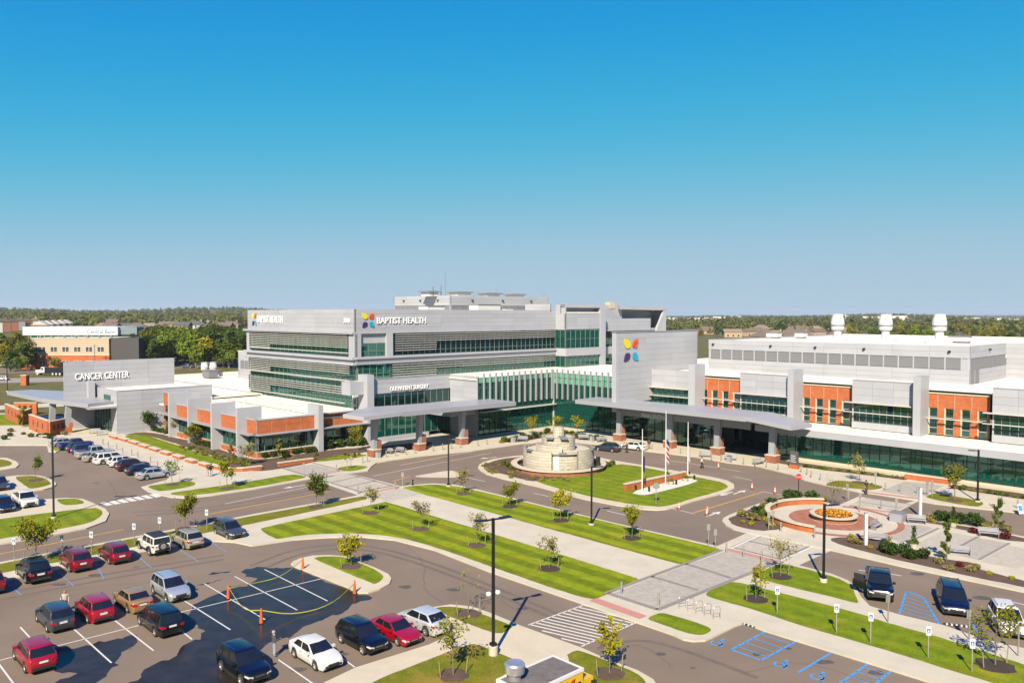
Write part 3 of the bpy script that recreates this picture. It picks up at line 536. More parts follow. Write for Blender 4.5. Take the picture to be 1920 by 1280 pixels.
def curtain(b, face, u0, u1, z0, z1, nu, rows=1, g=None, fr=None, d=0.0, mw=.06, proud=.07, gz=99):
    g = g or glass; fr = fr or mullm; f = fx(b, face, 'window_frame', u0, u1, d - .08, d + .02, z1 - .06, z1, fr)
    fx(b, face, 'sill', u0, u1, d - .08, d + .03, z0, z0 + .07, fr, f)
    zr = rows if isinstance(rows, (list, tuple)) else [z0 + (z1 - z0) * j / rows for j in range(rows + 1)]
    for i in range(nu):
        a, c = u0 + (u1 - u0) * i / nu, u0 + (u1 - u0) * (i + 1) / nu
        if random.random() < .16: fx(b, face, 'blind', a + .06, c - .06, d - .32, d - .29, zr[-1] - (zr[-1] - zr[0]) * random.uniform(.2, .6), zr[-1] - .05, blindm, f)
        for j in range(len(zr) - 1):
            o = fx(b, face, 'pane', a + .01, c - .01, d - .05, d - .02, zr[j] + .01, zr[j + 1] - .01, glassp if zr[j] >= gz else g, f)
    for i in range(nu + 1):
        a = u0 + (u1 - u0) * i / nu; fx(b, face, 'mullion', max(u0, a - mw / 2), min(u1, a + mw / 2) if i else u0 + mw, d - .06, d + proud, z0, z1, fr, f)
    for z in zr[1:-1]: fx(b, face, 'transom', u0, u1, d - .055, d + proud * .7, z - .035, z + .035, fr, f)
    return f
def slats(b, face, u0, u1, z0, z1, n, d0=.35, dd=.14, h=.105, m=None):
    for i in range(n):
        z = z0 + (z1 - z0) * (i + .5) / n; fx(b, face, 'sun_slat', u0, u1, d0, d0 + dd, z - h / 2, z + h / 2, m or slatm)
    k = max(2, int((u1 - u0) / 6))
    for i in range(k + 1):
        u = u0 + (u1 - u0) * i / k; fx(b, face, 'slat_bracket', u - .04, u + .04, .02, d0 + .05, z0, z1, mulld)
def poly_part(b, name, pts, m, par=None):      # pts: list of (verts, faces) in site coordinates
    mb = MB(); v, f = pts; mb.add([(p[0] - b.s0, p[1] - b.t0, p[2]) for p in v], f); return mb.build(name, m, par or b.o)
def plate(b, name, outline, th, m, par=None):  # outline of (s,t,ztop); thickness downwards
    n = len(outline); v = list(outline) + [(p[0], p[1], p[2] - th) for p in outline]
    return poly_part(b, name, (v, [tuple(range(n)), tuple(range(2 * n - 1, n - 1, -1))] + [(i, (i + 1) % n, n + (i + 1) % n, n + i) for i in range(n)]), m, par)
FONT = {}
def glyph(txt, ext):
    k = (txt, ext)
    if k not in FONT:
        cu = bpy.data.curves.new('glyph', 'FONT'); cu.body = txt; cu.extrude = ext; cu.resolution_u = 3; o = bpy.data.objects.new('glyph', cu); COL.objects.link(o)
        bpy.context.view_layer.update(); dg = bpy.context.evaluated_depsgraph_get(); me = o.evaluated_get(dg).to_mesh()
        FONT[k] = ([tuple(v.co) for v in me.vertices], [tuple(p.vertices) for p in me.polygons]); o.evaluated_get(dg).to_mesh_clear(); bpy.data.objects.remove(o)
    return FONT[k]
def letters(b, face, text, u0, u1, z0, z1, m, d=.12, ext=.05, par=None):
    full = glyph(text, ext)[0]; fx0 = min(v[0] for v in full); fx1 = max(v[0] for v in full); cap = glyph('H', ext)[0]; ch = max(v[1] for v in cap)
    sx = (u1 - u0) / (fx1 - fx0); sz = (z1 - z0) / ch; k, p = face
    for i, c in enumerate(text):
        if c == ' ': continue
        pre = max(v[0] for v in glyph(text[:i + 1], ext)[0]); vs, fs = glyph(c, ext); off = pre - max(v[0] for v in vs) - fx0
        mb = MB(); out = []
        for x, y, z in vs:
            u = u0 + (x + off) * sx; zz = z0 + y * sz; dd = d + ext + z
            out.append((u - b.s0, p - dd - b.t0, zz) if k == 'T' else (p + dd - b.s0, u - b.t0, zz))
        mb.add(out, fs); mb.build('letter', m, par or b.o)
emb = [mat('emblem_' + n, c, .4) for n, c in (('yellow', (.85, .72, .0)), ('orange', (.80, .11, .02)), ('purple', (.06, .012, .14)), ('cyan', (.0, .42, .65)))]
def emblem(b, face, u0, u1, z0, z1, d=.06, par=None):
    shapes = [[(0, 1), (.24, .985), (.42, .85), (.45, .67), (.36, .575), (.16, .59), (.05, .72)], [(.57, .83), (.73, .94), (.97, 1), (.90, .67), (.86, .59), (.65, .60), (.56, .66)],
              [(.15, .395), (.42, .38), (.43, .18), (.31, .075), (.02, .0), (.06, .2)], [(.60, .395), (.88, .395), (1, .0), (.72, .07), (.59, .15)]]
    veins = [((.2, .83), (.4, .62)), ((.62, .62), (.82, .83)), ((.18, .17), (.38, .36)), ((.62, .36), (.8, .2))]
    k, p = face
    def mp(x, y, dd):
        u = u0 + x * (u1 - u0); z = z0 + y * (z1 - z0); return (u - b.s0, p - dd - b.t0, z) if k == 'T' else (p + dd - b.s0, u - b.t0, z)
    for sh, m, ve in zip(shapes, emb, veins):
        q = [v[:2] for v in chaikin([(x, y, 0) for x, y in sh], 1)]; n = len(q); mb = MB()
        mb.add([mp(x, y, d) for x, y in q] + [mp(x, y, d + .1) for x, y in q], [tuple(range(n)), tuple(range(2 * n - 1, n - 1, -1))] + [(i, (i + 1) % n, n + (i + 1) % n, n + i) for i in range(n)])
        lf = mb.build('emblem_leaf', m, par or b.o)
        (ax, ay), (cx, cy) = ve; w = .012
        MB().add([mp(ax - w, ay + w, d + .11), mp(cx - w, cy + w, d + .11), mp(cx + w, cy - w, d + .11), mp(ax + w, ay - w, d + .11)], [(0, 1, 2, 3)]).build('leaf_vein', mulld, lf)
def floodlight(b, face, u, z): fx(b, face, 'wall_light', u - .18, u + .18, .0, .35, z - .14, z + .14, black)
def interior(b, s0, s1, t0, t1, z0, z1, cols=(), m=None):
    bx(b, 'floor_slab', s0, s1, t0, t1, z0 - .25, z0, intd)
    for (s, t) in cols: bx(b, 'interior_column', s - .3, s + .3, t - .3, t + .3, z0, z1, intw)
def rooftop_unit(b, s0, s1, t0, t1, z, h, m=white):
    u = bx(b, 'rooftop_unit', s0, s1, t0, t1, z + .3, z + h, m); bx(b, 'unit_base', s0 + .2, s1 - .2, t0 + .2, t1 - .2, z, z + .3, louvre, u); bx(b, 'unit_lid', s0 - .12, s1 + .12, t0 - .12, t1 + .12, z + h, z + h + .15, louvre, u)

# --- four-storey tower ---
TW = Bld('hospital_tower', -125.1, 81, 'four-storey white hospital tower with horizontal sun slats over green glass and coloured leaf emblems')
FT, FS = ('T', 81.0), ('S', -125.1)
s0, s1 = -168.0, -125.1
paneled(TW, FT, s0, s1, 19.75, 24.0, 7.1, .85, d=.0); fx(TW, FT, 'ledge', s0 - .8, s1 + .3, .0, .75, 19.45, 19.85, metalw)
fx(TW, FT, 'pier', s0, s0 + 1.4, -.4, .3, 15.2, 19.45, metalw); fx(TW, FT, 'pier', s1 - 1.6, s1 + .3, -.4, .3, 15.2, 19.45, metalw)
fx(TW, FT, 'ledge', s0 - .8, s1 + .3, -.2, .75, 14.7, 15.2, metalw); fx(TW, FT, 'wall', s0, s1, -.4, .3, 14.0, 14.7, metals); fx(TW, FT, 'ledge', s0 - .3, s1 + .3, -.2, .6, 13.7, 14.05, metalw)
curtain(TW, FT, s0 + 1.4, s1 - 1.6, 15.2, 19.45, 22, [15.2, 15.9, 19.45], d=-.4)
curtain(TW, FT, s0 + .6, s1 + .0, 5.6, 13.7, 23, [5.6, 6.6, 8.4, 9.9, 10.95, 13.7], d=-.4)
ul = s0 + 1.5 + 9.6
slats(TW, FT, s0 + 1.5, s1 - 1.7, 16.75, 19.4, 7); slats(TW, FT, s0 + 1.5, ul, 15.65, 16.75, 3)
slats(TW, FT, s0 + 1, s1 - 1.2, 12.0, 13.6, 4); slats(TW, FT, s0 + 1, ul, 10.95, 12.0, 3); fx(TW, FT, 'rail', s0 + 1, s1 - 1, .3, .5, 10.7, 10.9, slatm); fx(TW, FT, 'rail', s0 + 1.5, s1 - 1.8, .2, .4, 15.85, 16.0, slatm)
slats(TW, FT, s0 + 1, s1 - 1.2, 8.05, 9.75, 4); slats(TW, FT, s0 + 1, ul, 6.75, 8.05, 3); fx(TW, FT, 'rail', s0 + 1, s1 - 3, .3, .5, 6.45, 6.6, slatm)
fx(TW, FT, 'base_wall', s0 - .3, s1, -.4, .1, 4.6, 5.6, roofm)
paneled(TW, FS, 81, 135.3, 19.75, 24.0, 6.8, .85); fx(TW, FS, 'ledge', 81, 135.3, .0, .25, 19.5, 19.8, metalw)
paneled(TW, FS, 82.2, 87.9, 17.7, 19.5, 3, .9, d=-.25); curtain(TW, FS, 82.2, 87.9, 15.2, 17.7, 3, [15.2, 16.2, 17.7], d=-.3); curtain(TW, FS, 81.4, 89, 10.9, 13.9, 5, [10.9, 12, 13.9], d=-.3)
fx(TW, FS, 'pier', 80.9, 82.2, -.4, .3, 15.2, 19.5, metalw); fx(TW, FS, 'pier', 87.9, 89.3, -.4, .35, 15.2, 19.5, metalw)
fx(TW, FS, 'ledge', 81, 135.3, -.2, .5, 14.8, 15.2, metalw); fx(TW, FS, 'wall', 81, 135.3, -.4, .15, 13.75, 14.8, metals)
curtain(TW, FS, 89.3, 135.2, 15.2, 19.5, 34, [15.2, 16.1, 19.5], g=glassd, d=-.35); slats(TW, FS, 90, 135.1, 17.7, 19.4, 4, d0=.1); slats(TW, FS, 90, 100, 15.9, 17.7, 4, d0=.1)
curtain(TW, FS, 89, 135.2, 10.9, 13.75, 34, [10.9, 11.7, 13.75], d=-.35); slats(TW, FS, 89.3, 135.1, 12.3, 13.65, 3, d0=.1); slats(TW, FS, 89.3, 100, 10.95, 12.3, 3, d0=.1)
# the glazed bay and framed end of the tower
FB = ('S', -122.1)
fx(TW, ('T', 135.3), 'pier', -125.1, -122.1, -.3, .0, 19.5, 25.3, metalw)
paneled(TW, FB, 135.3, 147.6, 19.6, 23.2, 4.1, .9); fx(TW, FB, 'soffit_recess', 135.3, 147.6, -1.6, -1.3, 23.2, 25.0, metals); fx(TW, FB, 'roof_beam', 135.3, 149.6, -1.6, .1, 24.6, 25.35, metalw); fx(TW, FB, 'pier', 147.6, 149.6, -1.5, .15, 10.9, 24.6, metalw)
curtain(TW, FB, 135.6, 147.6, 15.25, 19.55, 7, 2, d=-.2); curtain(TW, FB, 135.6, 147.6, 10.9, 13.5, 7, 1, d=-.2); fx(TW, FB, 'ledge', 135.3, 147.6, -.3, .3, 13.5, 15.25, metalw)
curtain(TW, ('T', 135.3), -125.1, -122.2, 15.25, 19.55, 2, 1, d=-.0); curtain(TW, ('T', 135.3), -125.1, -122.2, 10.9, 13.5, 2, 1, d=-.0); fx(TW, ('T', 135.3), 'ledge', -125.1, -122.1, -.3, .1, 13.5, 15.25, metalw)
paneled(TW, ('T', 133.2), -133, -124.9, 24.0, 25.4, 3, .8)
FE = ('S', -125.6)
paneled(TW, FE, 149.6, 160.5, 20.0, 25.3, 3.7, .9); paneled(TW, FE, 160.5, 177, 20.0, 24.6, 4, .9, d=-2.5); paneled(TW, FE, 149.6, 172, 19.4, 22.0, 5, .9, d=.5); fx(TW, FE, 'ledge', 149.6, 173.5, -.2, .9, 18.9, 19.4, metalw)
curtain(TW, FE, 149.6, 172, 15.0, 18.9, 13, 2, g=glassd, d=-.6); curtain(TW, FE, 149.6, 172, 10.9, 13.2, 13, 1, d=-.6); fx(TW, FE, 'ledge', 149.6, 172, -.7, .1, 13.2, 15.0, metalw)
poly_part(TW, 'roof_frame', ([(-128.1, 160.5, 25.2), (-124.4, 158, 25.2), (-124.4, 178, 25.0), (-128.1, 178, 25.0), (-128.1, 160.5, 24.3), (-124.4, 158, 24.3), (-124.4, 178, 24.1), (-128.1, 178, 24.1)], [(0, 1, 2, 3), (7, 6, 5, 4), (0, 4, 5, 1), (1, 5, 6, 2), (2, 6, 7, 3), (3, 7, 4, 0)]), metalw)
poly_part(TW, 'slanted_fin', ([(-124.4, 178, 24.3), (-124.4, 177.2, 24.3), (-124.4, 170.5, 14.0), (-124.4, 178, 14.0), (-125.0, 178, 24.3), (-125.0, 177.2, 24.3), (-125.0, 170.5, 14.0), (-125.0, 178, 14.0)], [(0, 1, 2, 3), (7, 6, 5, 4), (0, 4, 5, 1), (1, 5, 6, 2), (2, 6, 7, 3), (3, 7, 4, 0)]), metalw)
bx(TW, 'end_wall', -128.1, -125.0, 177.4, 178, 5, 24.2, metalw)
# solid core, slabs and roof
bx(TW, 'roof', s0 + .3, -125.5, 81.3, 149, 22.9, 23.2, roofm); bx(TW, 'roof', s0 + .3, -128.2, 149, 177.5, 22.9, 23.2, roofm); bx(TW, 'roof', -128.2, -122.3, 135.6, 149.5, 23.3, 23.6, roofm)
for z in (5.5, 10.3, 14.3, 19.5): bx(TW, 'floor_slab', s0 + .5, -125.6, 81.5, 177, z - .3, z, intd)
bx(TW, 'core_wall', s0 + 3, -131.5, 88.5, 176, 5.5, 22.8, intw); bx(TW, 'end_wall', s0, s0 + .3, 81.2, 178, 0, 24, metalw); bx(TW, 'end_wall', s0, -128, 177.6, 178, 0, 24, metalw)
for k in range(8):
    for z0_, z1_ in ((5.5, 10), (10.3, 14), (14.3, 19.2)): bx(TW, 'interior_column', s0 + 2.5 + k * 5.3, s0 + 3.1 + k * 5.3, 82.6, 83.2, z0_, z1_, intw)
for k in range(11):
    for z0_, z1_ in ((10.3, 14), (14.3, 19.2)): bx(TW, 'interior_column', -127.4, -126.8, 84 + k * 5.4, 84.6 + k * 5.4, z0_, z1_, intw)
emblem(TW, FT, -165.6, -163.6, 20.55, 23.35); letters(TW, FT, 'BAPTIST HEALTH', -163.1, -151.9, 21.3, 22.7, letterm); letters(TW, FT, '3000', -128.5, -126.5, 21.5, 22.35, letterm)
emblem(TW, FS, 82.5, 85.3, 20.6, 23.35); letters(TW, FS, 'BAPTIST HEALTH', 85.8, 97.4, 21.35, 22.5, letterm)
# penthouse and roof plant
pl = onT(112, 738, 560)[0]
for fc, a, c in ((('T', 112.0), pl, -135.0), (('S', -135.0), 112.0, 143.4)):
    paneled(TW, fc, a, c, 25.05, 27.2, 6, .7); fx(TW, fc, 'wall', a, c, -.4, -.1, 22.9, 25.05, metals); nl = int((c - a) / 2.1)
    for i in range(nl): fx(TW, fc, 'louvre_panel', a + .5 + i * (c - a - .6) / nl, a + .5 + i * (c - a - .6) / nl + (c - a - .6) / nl * .9, -.1, -.02, 23.75, 24.95, louvre)
    paneled(TW, fc, a, c, 22.9, 23.7, 6, .8)
    for i in range(3): floodlight(TW, fc, a + (c - a) * (.2 + .3 * i), 26.2)
bx(TW, 'penthouse_roof', pl, -135.1, 112.1, 143, 26.9, 27.1, roofm); bx(TW, 'end_wall', pl, pl + .3, 112, 143.4, 22.9, 27.2, metals); bx(TW, 'end_wall', pl, -135, 143.1, 143.4, 22.9, 27.2, metals)
for (x, y0_, w_, h_) in ((863, 553, 4.0, .9), (918, 553, 4.2, .8), (965, 555, 3.6, .7), (806, 552, 2.5, .9)):
    t_ = onS(-141, x, y0_)[0]; u = bx(TW, 'roof_fan_housing', -142.5, -139.5, t_ - w_ / 2, t_ + w_ / 2, 27.1, 27.1 + h_, white); bx(TW, 'fan_cowl', -142.9, -139.1, t_ - w_ / 2 - .5, t_ + w_ / 2 + .5, 27.1 + h_, 27.35 + h_, louvre, u)
for (x, top, r_) in ((812, 537, .12), (827, 535, .10), (835, 511, .05), (930, 541, .05), (1020, 548, .04)):
    t_ = onS(-139.5, x, 560)[0]; MB().lathe([(r_, 27), (r_, onS(-139.5, x, top)[1])], 6).build('roof_mast', louvre, TW.o, (-139.5 - TW.s0, t_ - TW.t0, 0))
rooftop_unit(TW, -131, -128, 100.2, 104.6, 23.2, 1.5); rooftop_unit(TW, -130.5, -127.5, 113.5, 120, 23.2, 1.9); bx(TW, 'rooftop_unit', -130, -127, 121, 123.5, 23.2, 24.2, white)
bx(TW, 'roof_hatch', -127, -125.5, 155.5, 157.6, 24.5, 26.1, stonec)

# --- low brick wing ---
LW = Bld('low_brick_wing', -119, 58.6, 'single-storey wing of orange brick bands, white fins and green glass below the tower')
LT, LS = ('T', 58.6), ('S', -119.0)
edges = [-151.4, -142.0, -132.2, -122.6, -119.0]
for i in range(4):
    a, c = edges[i] + .15, edges[i + 1] - (.15 if i < 3 else 0)
    if i < 3: a += .0
    brickwall(LW, LT, a, c, 4.0, 6.15, 2.4 if c - a > 5 else 3.4, 1.05); brickwall(LW, LT, a, c, .0, 1.0, c - a, 1.0, d=.0); fx(LW, LT, 'sill', a, c, -.1, .08, 1.0, 1.1, stonec)
    curtain(LW, LT, a, c, 1.1, 3.85, max(2, int((c - a) / 1.7)), 1, d=-.3); fx(LW, LT, 'awning', a - .6, c, -.1, 1.3, 3.85, 4.0, metals); fx(LW, LT, 'coping', a, c, -.4, .06, 6.15, 6.27, metalw)
for s_ in edges[:4]:
    f = bx(LW, 'white_fin', s_ - .28, s_ + .28, 57.0, 61.2, .0, 8.0, metalw) if s_ > -150 else bx(LW, 'white_fin', s_ - .3, s_ + .3, 57.2, 63, 0, 8.3, metalw)
ue = [58.6, 69.3, 79.6]
for i, (a, c) in enumerate(((58.62, 69.0), (70.2, 79.2))):
    brickwall(LW, LS, a, c, 4.0, 6.15, 2.6, 1.05, d=(0 if i == 0 else -.6)); brickwall(LW, LS, a, c, 0, 1.0, c - a, 1.0, d=(0 if i == 0 else -.6)); fx(LW, LS, 'sill', a, c, -.4, .1, 1.0, 1.1, stonec)
    curtain(LW, LS, a + .1, c, 1.1, 3.85, 7, 1, d=-.4, g=glassd); fx(LW, LS, 'awning', a - .3, c + .2, -.7, 1.3, 3.85, 4.0, metals); fx(LW, LS, 'coping', a, c, -.9, .06, 6.15, 6.27, metalw)
bx(LW, 'white_fin', -121.2, -117.6, 69.0, 69.9, 0, 7.9, metalw)
bx(LW, 'roof', -161, -119.5, 59.0, 81, 5.3, 5.5, roofm); bx(LW, 'roof', -125.5, -119.7, 69.5, 82, 5.3, 5.48, roofm)
bx(LW, 'core_wall', -150, -126, 66, 66.3, .1, 5.3, intw); bx(LW, 'core_wall', -126, -125.7, 66, 82, .1, 5.3, intw); bx(LW, 'floor_slab', -151, -119.6, 59.2, 82, .0, .2, intd)
for k in range(6): bx(LW, 'interior_column', -148.5 + k * 5.2, -148 + k * 5.2, 60.2, 60.7, .2, 5.3, intw)
for k in range(2): bx(LW, 'interior_column', -121.2, -120.7, 62 + k * 8, 62.5 + k * 8, .2, 5.3, intw)
# tall brick panel beside the white block
brickwall(LW, LT, -157.6, -152.0, 0, 8.0, 5.6, 1.9, d=.0); fx(LW, LT, 'coping', -157.7, -151.9, -.4, .1, 8.0, 8.15, metalw)
for u in (-156.6, -154.1):
    w = fx(LW, LT, 'window', u, u + 1.1, -.02, .04, .3, 5.6, glassd); fx(LW, LT, 'window_frame', u - .08, u, -.02, .08, .3, 5.6, metals, w); fx(LW, LT, 'spandrel', u, u + 1.1, .0, .07, 3.9, 4.3, louvre, w)
fx(LW, LT, 'awning', -159.5, -151.4, .1, 1.2, 4.0, 4.15, metals)
bx(LW, 'back_wall', -157.6, -151.6, 58.9, 63, 0, 8.0, metalw)
seamm = mat('roof_seam', (.60, .565, .48), .8)
for k in range(12): bx(LW, 'roof_seam', -160 + k * 3.4, -159.9 + k * 3.4, 59.3, 80.6, 5.5, 5.506, seamm)
bx(LW, 'roof_strip', -160, -124, 71.4, 71.8, 5.5, 5.53, mat('roof_strip', (.33, .32, .30), .9)); [bx(LW, 'roof_drain', s_ - .3, s_ + .3, t_ - .3, t_ + .3, 5.5, 5.52, mat('drain_dirt', (.40, .36, .28), .9)) for s_, t_ in ((-150, 66), (-141, 63), (-131, 65), (-139, 76), (-155, 74))]  # one long thin dark strip laid along the flat roof, then the drains
for k, (s_, t_) in enumerate(((-136, 64), (-128, 62), (-147, 70), (-155, 67), (-143, 75), (-133, 72))): MB().lathe([(.12, 5.5), (.12, 6.3), (.22, 6.35), (.22, 6.6), (0, 6.7)], 8).build('roof_vent', white, LW.o, (s_ - LW.s0, t_ - LW.t0, 0))
fr = MB(); t_, z_ = onT(80.5, 654, 744)[0], 0
for dx in (0, 1.2): fr.box(dx, dx + .12, 0, .12, 0, 2.6)
fr.box(0, 1.32, 0, .12, 2.5, 2.65).box(0, 1.32, 0, .12, 1.2, 1.3); fr.build('roof_ladder_frame', white, LW.o, (-122.8 - LW.s0, 79 - LW.t0, 5.5))

# --- cancer center wing ---
CC = Bld('cancer_center_wing', -161.7, 51.5, 'white metal cancer center block with tall sign wall and pale flat roof')
CS, CTf = ('S', -161.7), ('T', 51.5)
paneled(CC, CS, 51.5, 70, 0, 8.35, 4.6, .95); paneled(CC, CTf, -165.5, -161.75, 0, 8.35, 3.7, .95); fx(CC, CS, 'coping', 51.45, 70, -.35, .05, 8.35, 8.47, metals)
bx(CC, 'roof', -175.6, -162, 51.8, 70, 7.8, 7.95, roofm); bx(CC, 'back_wall', -175.6, -161.8, 69.7, 70, 0, 8.35, metalw)
SW = ('S', -175.6)
paneled(CC, SW, 46.1, 67.7, 0, 13.6, 5.4, 1.0); bx(CC, 'sign_wall_back', -176.3, -175.9, 46.1, 67.7, 0, 13.6, metalw); letters(CC, SW, 'CANCER CENTER', 48.0, 58.2, 9.9, 11.2, letterm, d=.08, ext=.08)
curtain(CC, CTf, -169.5, -165.6, 5.6, 7.3, 3, 1); bx(CC, 'wall', -175.5, -165.5, 51.7, 52, 5.4, 8.35, metalw); bx(CC, 'entrance_roof', -176, -162, 46.5, 51.6, 5.2, 5.6, metalw); bx(CC, 'roof', -175.8, -162.2, 46.7, 51.5, 5.6, 5.66, roofm)
curtain(CC, CTf, -175.4, -165.6, .2, 5.0, 6, 2, g=glassd); bx(CC, 'core_wall', -175, -164, 56, 56.3, 0, 7.8, intw); bx(CC, 'pylon', -175.4, -174, 50, 51.2, 5.6, 9.6, metalw)
bx(CC, 'low_roof', -215, -162, 70.1, 130, 5.6, 5.9, roofm); [bx(CC, 'roof_seam', -212 + k * 4, -211.9 + k * 4, 70.4, 129, 5.9, 5.906, mat('roof_seam', (.6, .565, .48), .8)) for k in range(11)]; bx(CC, 'roof_strip', -210, -164, 80, 80.6, 5.9, 5.93, mat('roof_strip', (.33, .32, .30), .9)); bx(CC, 'low_parapet', -215, -168.4, 70.0, 70.3, 0, 6.5, roofm); bx(CC, 'far_parapet', -216, -215, 70, 130, 0, 6.9, roofm)  # low roof with seams and one long dark strip
# rear plant block between cancer center and tower
paneled(CC, ('T', 96.0), -205, -168.5, 5.9, 13.2, 6, 1.0); bx(CC, 'plant_roof', -205, -168.5, 96.2, 130, 12.7, 12.95, roofm); bx(CC, 'end_wall', -205, -204.7, 96, 130, 5.9, 13.2, metals); bx(CC, 'coping', -205.1, -168.5, 95.9, 96.3, 13.2, 13.35, roofm)
for i in range(12): fx(CC, ('T', 96.0), 'louvre_panel', -203.5 + i * 2.3, -201.5 + i * 2.3, .0, .06, 8.6, 10.8, louvre)
for u in (-200, -192, -184, -175): floodlight(CC, ('T', 96.0), u, 12)
def exhaust(b, s_, t_, z, sc, parts=True):
    e = MB().lathe([(.8 * sc, 0), (.66 * sc, 1.0 * sc), (.66 * sc, 1.8 * sc), (1.06 * sc, 2.0 * sc), (1.12 * sc, 2.6 * sc), (1.12 * sc, 3.1 * sc), (.98 * sc, 3.9 * sc), (.9 * sc, 3.95 * sc), (.9 * sc, 4.4 * sc), (.7 * sc, 4.4 * sc), (.7 * sc, 4.0 * sc), (0, 4.0 * sc)], 18).build('exhaust_stack', white, b.o, (s_ - b.s0, t_ - b.t0, z))
    MB().lathe([(1.1 * sc, 2.5 * sc), (1.17 * sc, 2.56 * sc), (1.17 * sc, 2.7 * sc), (1.1 * sc, 2.76 * sc)], 18).build('stack_band', louvre, e); MB().box(-1.7 * sc, 1.7 * sc, -1.1 * sc, 1.1 * sc, 0, .7 * sc).build('fan_box', white, e)
    return e
for x in (384, 400):
    p_ = S(x, 706, 5.9); exhaust(CC, p_[0], p_[1], 5.9, .9)
rooftop_unit(CC, *(lambda q: (q[0] - 2.2, q[0] + 2.2, q[1] - 1.2, q[1] + 1.2))(S(394, 709, 5.9)), 5.9, 2.1, louvre)
# brick garden walls left of the cancer center
GW = [((12, 786), (40, 799)), ((40, 799), (58, 791)), ((57, 806), (92, 818)), ((92, 818), (120, 812))]

# --- outpatient surgery wing ---
OS = Bld('surgery_wing', -119, 80, 'white surgery block with strip of blue-green glass above the left drop-off canopy')
OF = ('S', -119.0)
paneled(OS, OF, 80.4, 98.6, 8.85, 11.45, 6, .87); curtain(OS, OF, 80.4, 98.4, 6.3, 8.85, 12, 1, g=glassd, d=-.2); fx(OS, OF, 'coping', 80.4, 98.6, -.4, .06, 11.45, 11.57, metals)
fx(OS, OF, 'white_fin', 79.0, 80.4, -2, .9, 0, 12.4, metalw); fx(OS, OF, 'white_block', 76.2, 79.0, -3, -.2, 8.9, 11.2, metalw)
curtain(OS, OF, 80.4, 98.6, .9, 5.6, 12, 1, g=glass, d=-.2); fx(OS, OF, 'spandrel', 80.4, 98.6, -.2, .1, 5.6, 6.3, metalw); fx(OS, OF, 'base_wall', 80.4, 93, -.1, .5, 0, .95, metalw)
letters(OS, OF, 'OUTPATIENT SURGERY', 84.4, 93.1, 9.2, 9.95, letterm, d=.14)
bx(OS, 'roof', -125.2, -119.4, 80, 98.4, 10.7, 10.9, roofm); bx(OS, 'roof', -125.3, -111.4, 98.4, 151, 10.72, 10.92, roofm); bx(OS, 'roof', -111.4, -90.5, 119.8, 200, 10.72, 10.92, roofm); paneled(OS, ('T', 98.6), -119, -111, 0, 11.45, 4, 1.0)
bx(OS, 'core_wall', -124.5, -124.2, 80, 98, .2, 10.6, intw); bx(OS, 'floor_slab', -124.5, -119.4, 80.4, 98.4, 5.7, 6.0, intd); bx(OS, 'floor_slab', -124.5, -119.4, 80.4, 98.4, 0, .2, intd)
for k in range(4):
    for z_ in (.2, 6.0): bx(OS, 'interior_column', -121, -120.6, 82.5 + k * 4.8, 82.9 + k * 4.8, z_, z_ + 4.6, intw)
bx(OS, 'vestibule_fascia', -119, -111.5, 92.5, 102, 4.4, 5.7, metals)

# --- atrium wing with vertical fins ---
AT = Bld('atrium_wing', -111, 119.4, 'two-storey green glass atrium with vertical white fins round the inner corner')
AS, ATf = ('S', -111.0), ('T', 119.4)
curtain(AT, AS, 98.7, 119.3, .3, 11.2, 14, [.3, 2.6, 4.85, 6.0, 9.0, 10.2, 11.2], fr=mulld, gz=9.9); curtain(AT, ATf, -110.9, -90.2, .3, 11.2, 14, [.3, 2.0, 3.4, 4.8, 6.1, 9.0, 10.2, 11.2], fr=mulld, gz=8.9)
for k in range(13): fx(AT, AS, 'vertical_fin', 99.9 + k * 1.56, 100.15 + k * 1.56, .05, .40, 5.9, 11.95, metals)
for k in range(14): fx(AT, ATf, 'vertical_fin', -109.9 + k * 1.48, -109.68 + k * 1.48, .05, .40, 5.9, 11.95, metals)
fx(AT, AS, 'awning', 98.7, 119.3, .1, 1.1, 4.75, 4.9, slatm); fx(AT, AS, 'corner_post', 119.2, 119.5, .0, .2, 0, 11.9, slatm)
fx(AT, AS, 'base_wall', 98.7, 119.3, -.1, .15, 0, .3, stonec); fx(AT, ATf, 'base_wall', -110.8, -90.2, -.1, .15, 0, .3, stonec)
bx(AT, 'core_wall', -118, -117.7, 99, 127, .2, 10.6, intw); bx(AT, 'core_wall', -117.7, -88, 127, 127.3, .2, 10.6, intw); bx(AT, 'floor_slab', -118, -111.4, 98.8, 127, 5.2, 5.6, intd); bx(AT, 'floor_slab', -111.3, -88, 120, 127, 5.2, 5.6, intd); bx(AT, 'floor_slab', -118, -111.2, 98.8, 127, .0, .2, intd); bx(AT, 'floor_slab', -111.2, -88, 119.7, 127, .0, .2, intd)
for k in range(4): bx(AT, 'interior_column', -113, -112.5, 102 + k * 5, 102.5 + k * 5, .2, 10.6, intw)
for k in range(3): bx(AT, 'interior_column', -107 + k * 5.5, -106.5 + k * 5.5, 121.2, 121.7, .2, 10.6, intw)

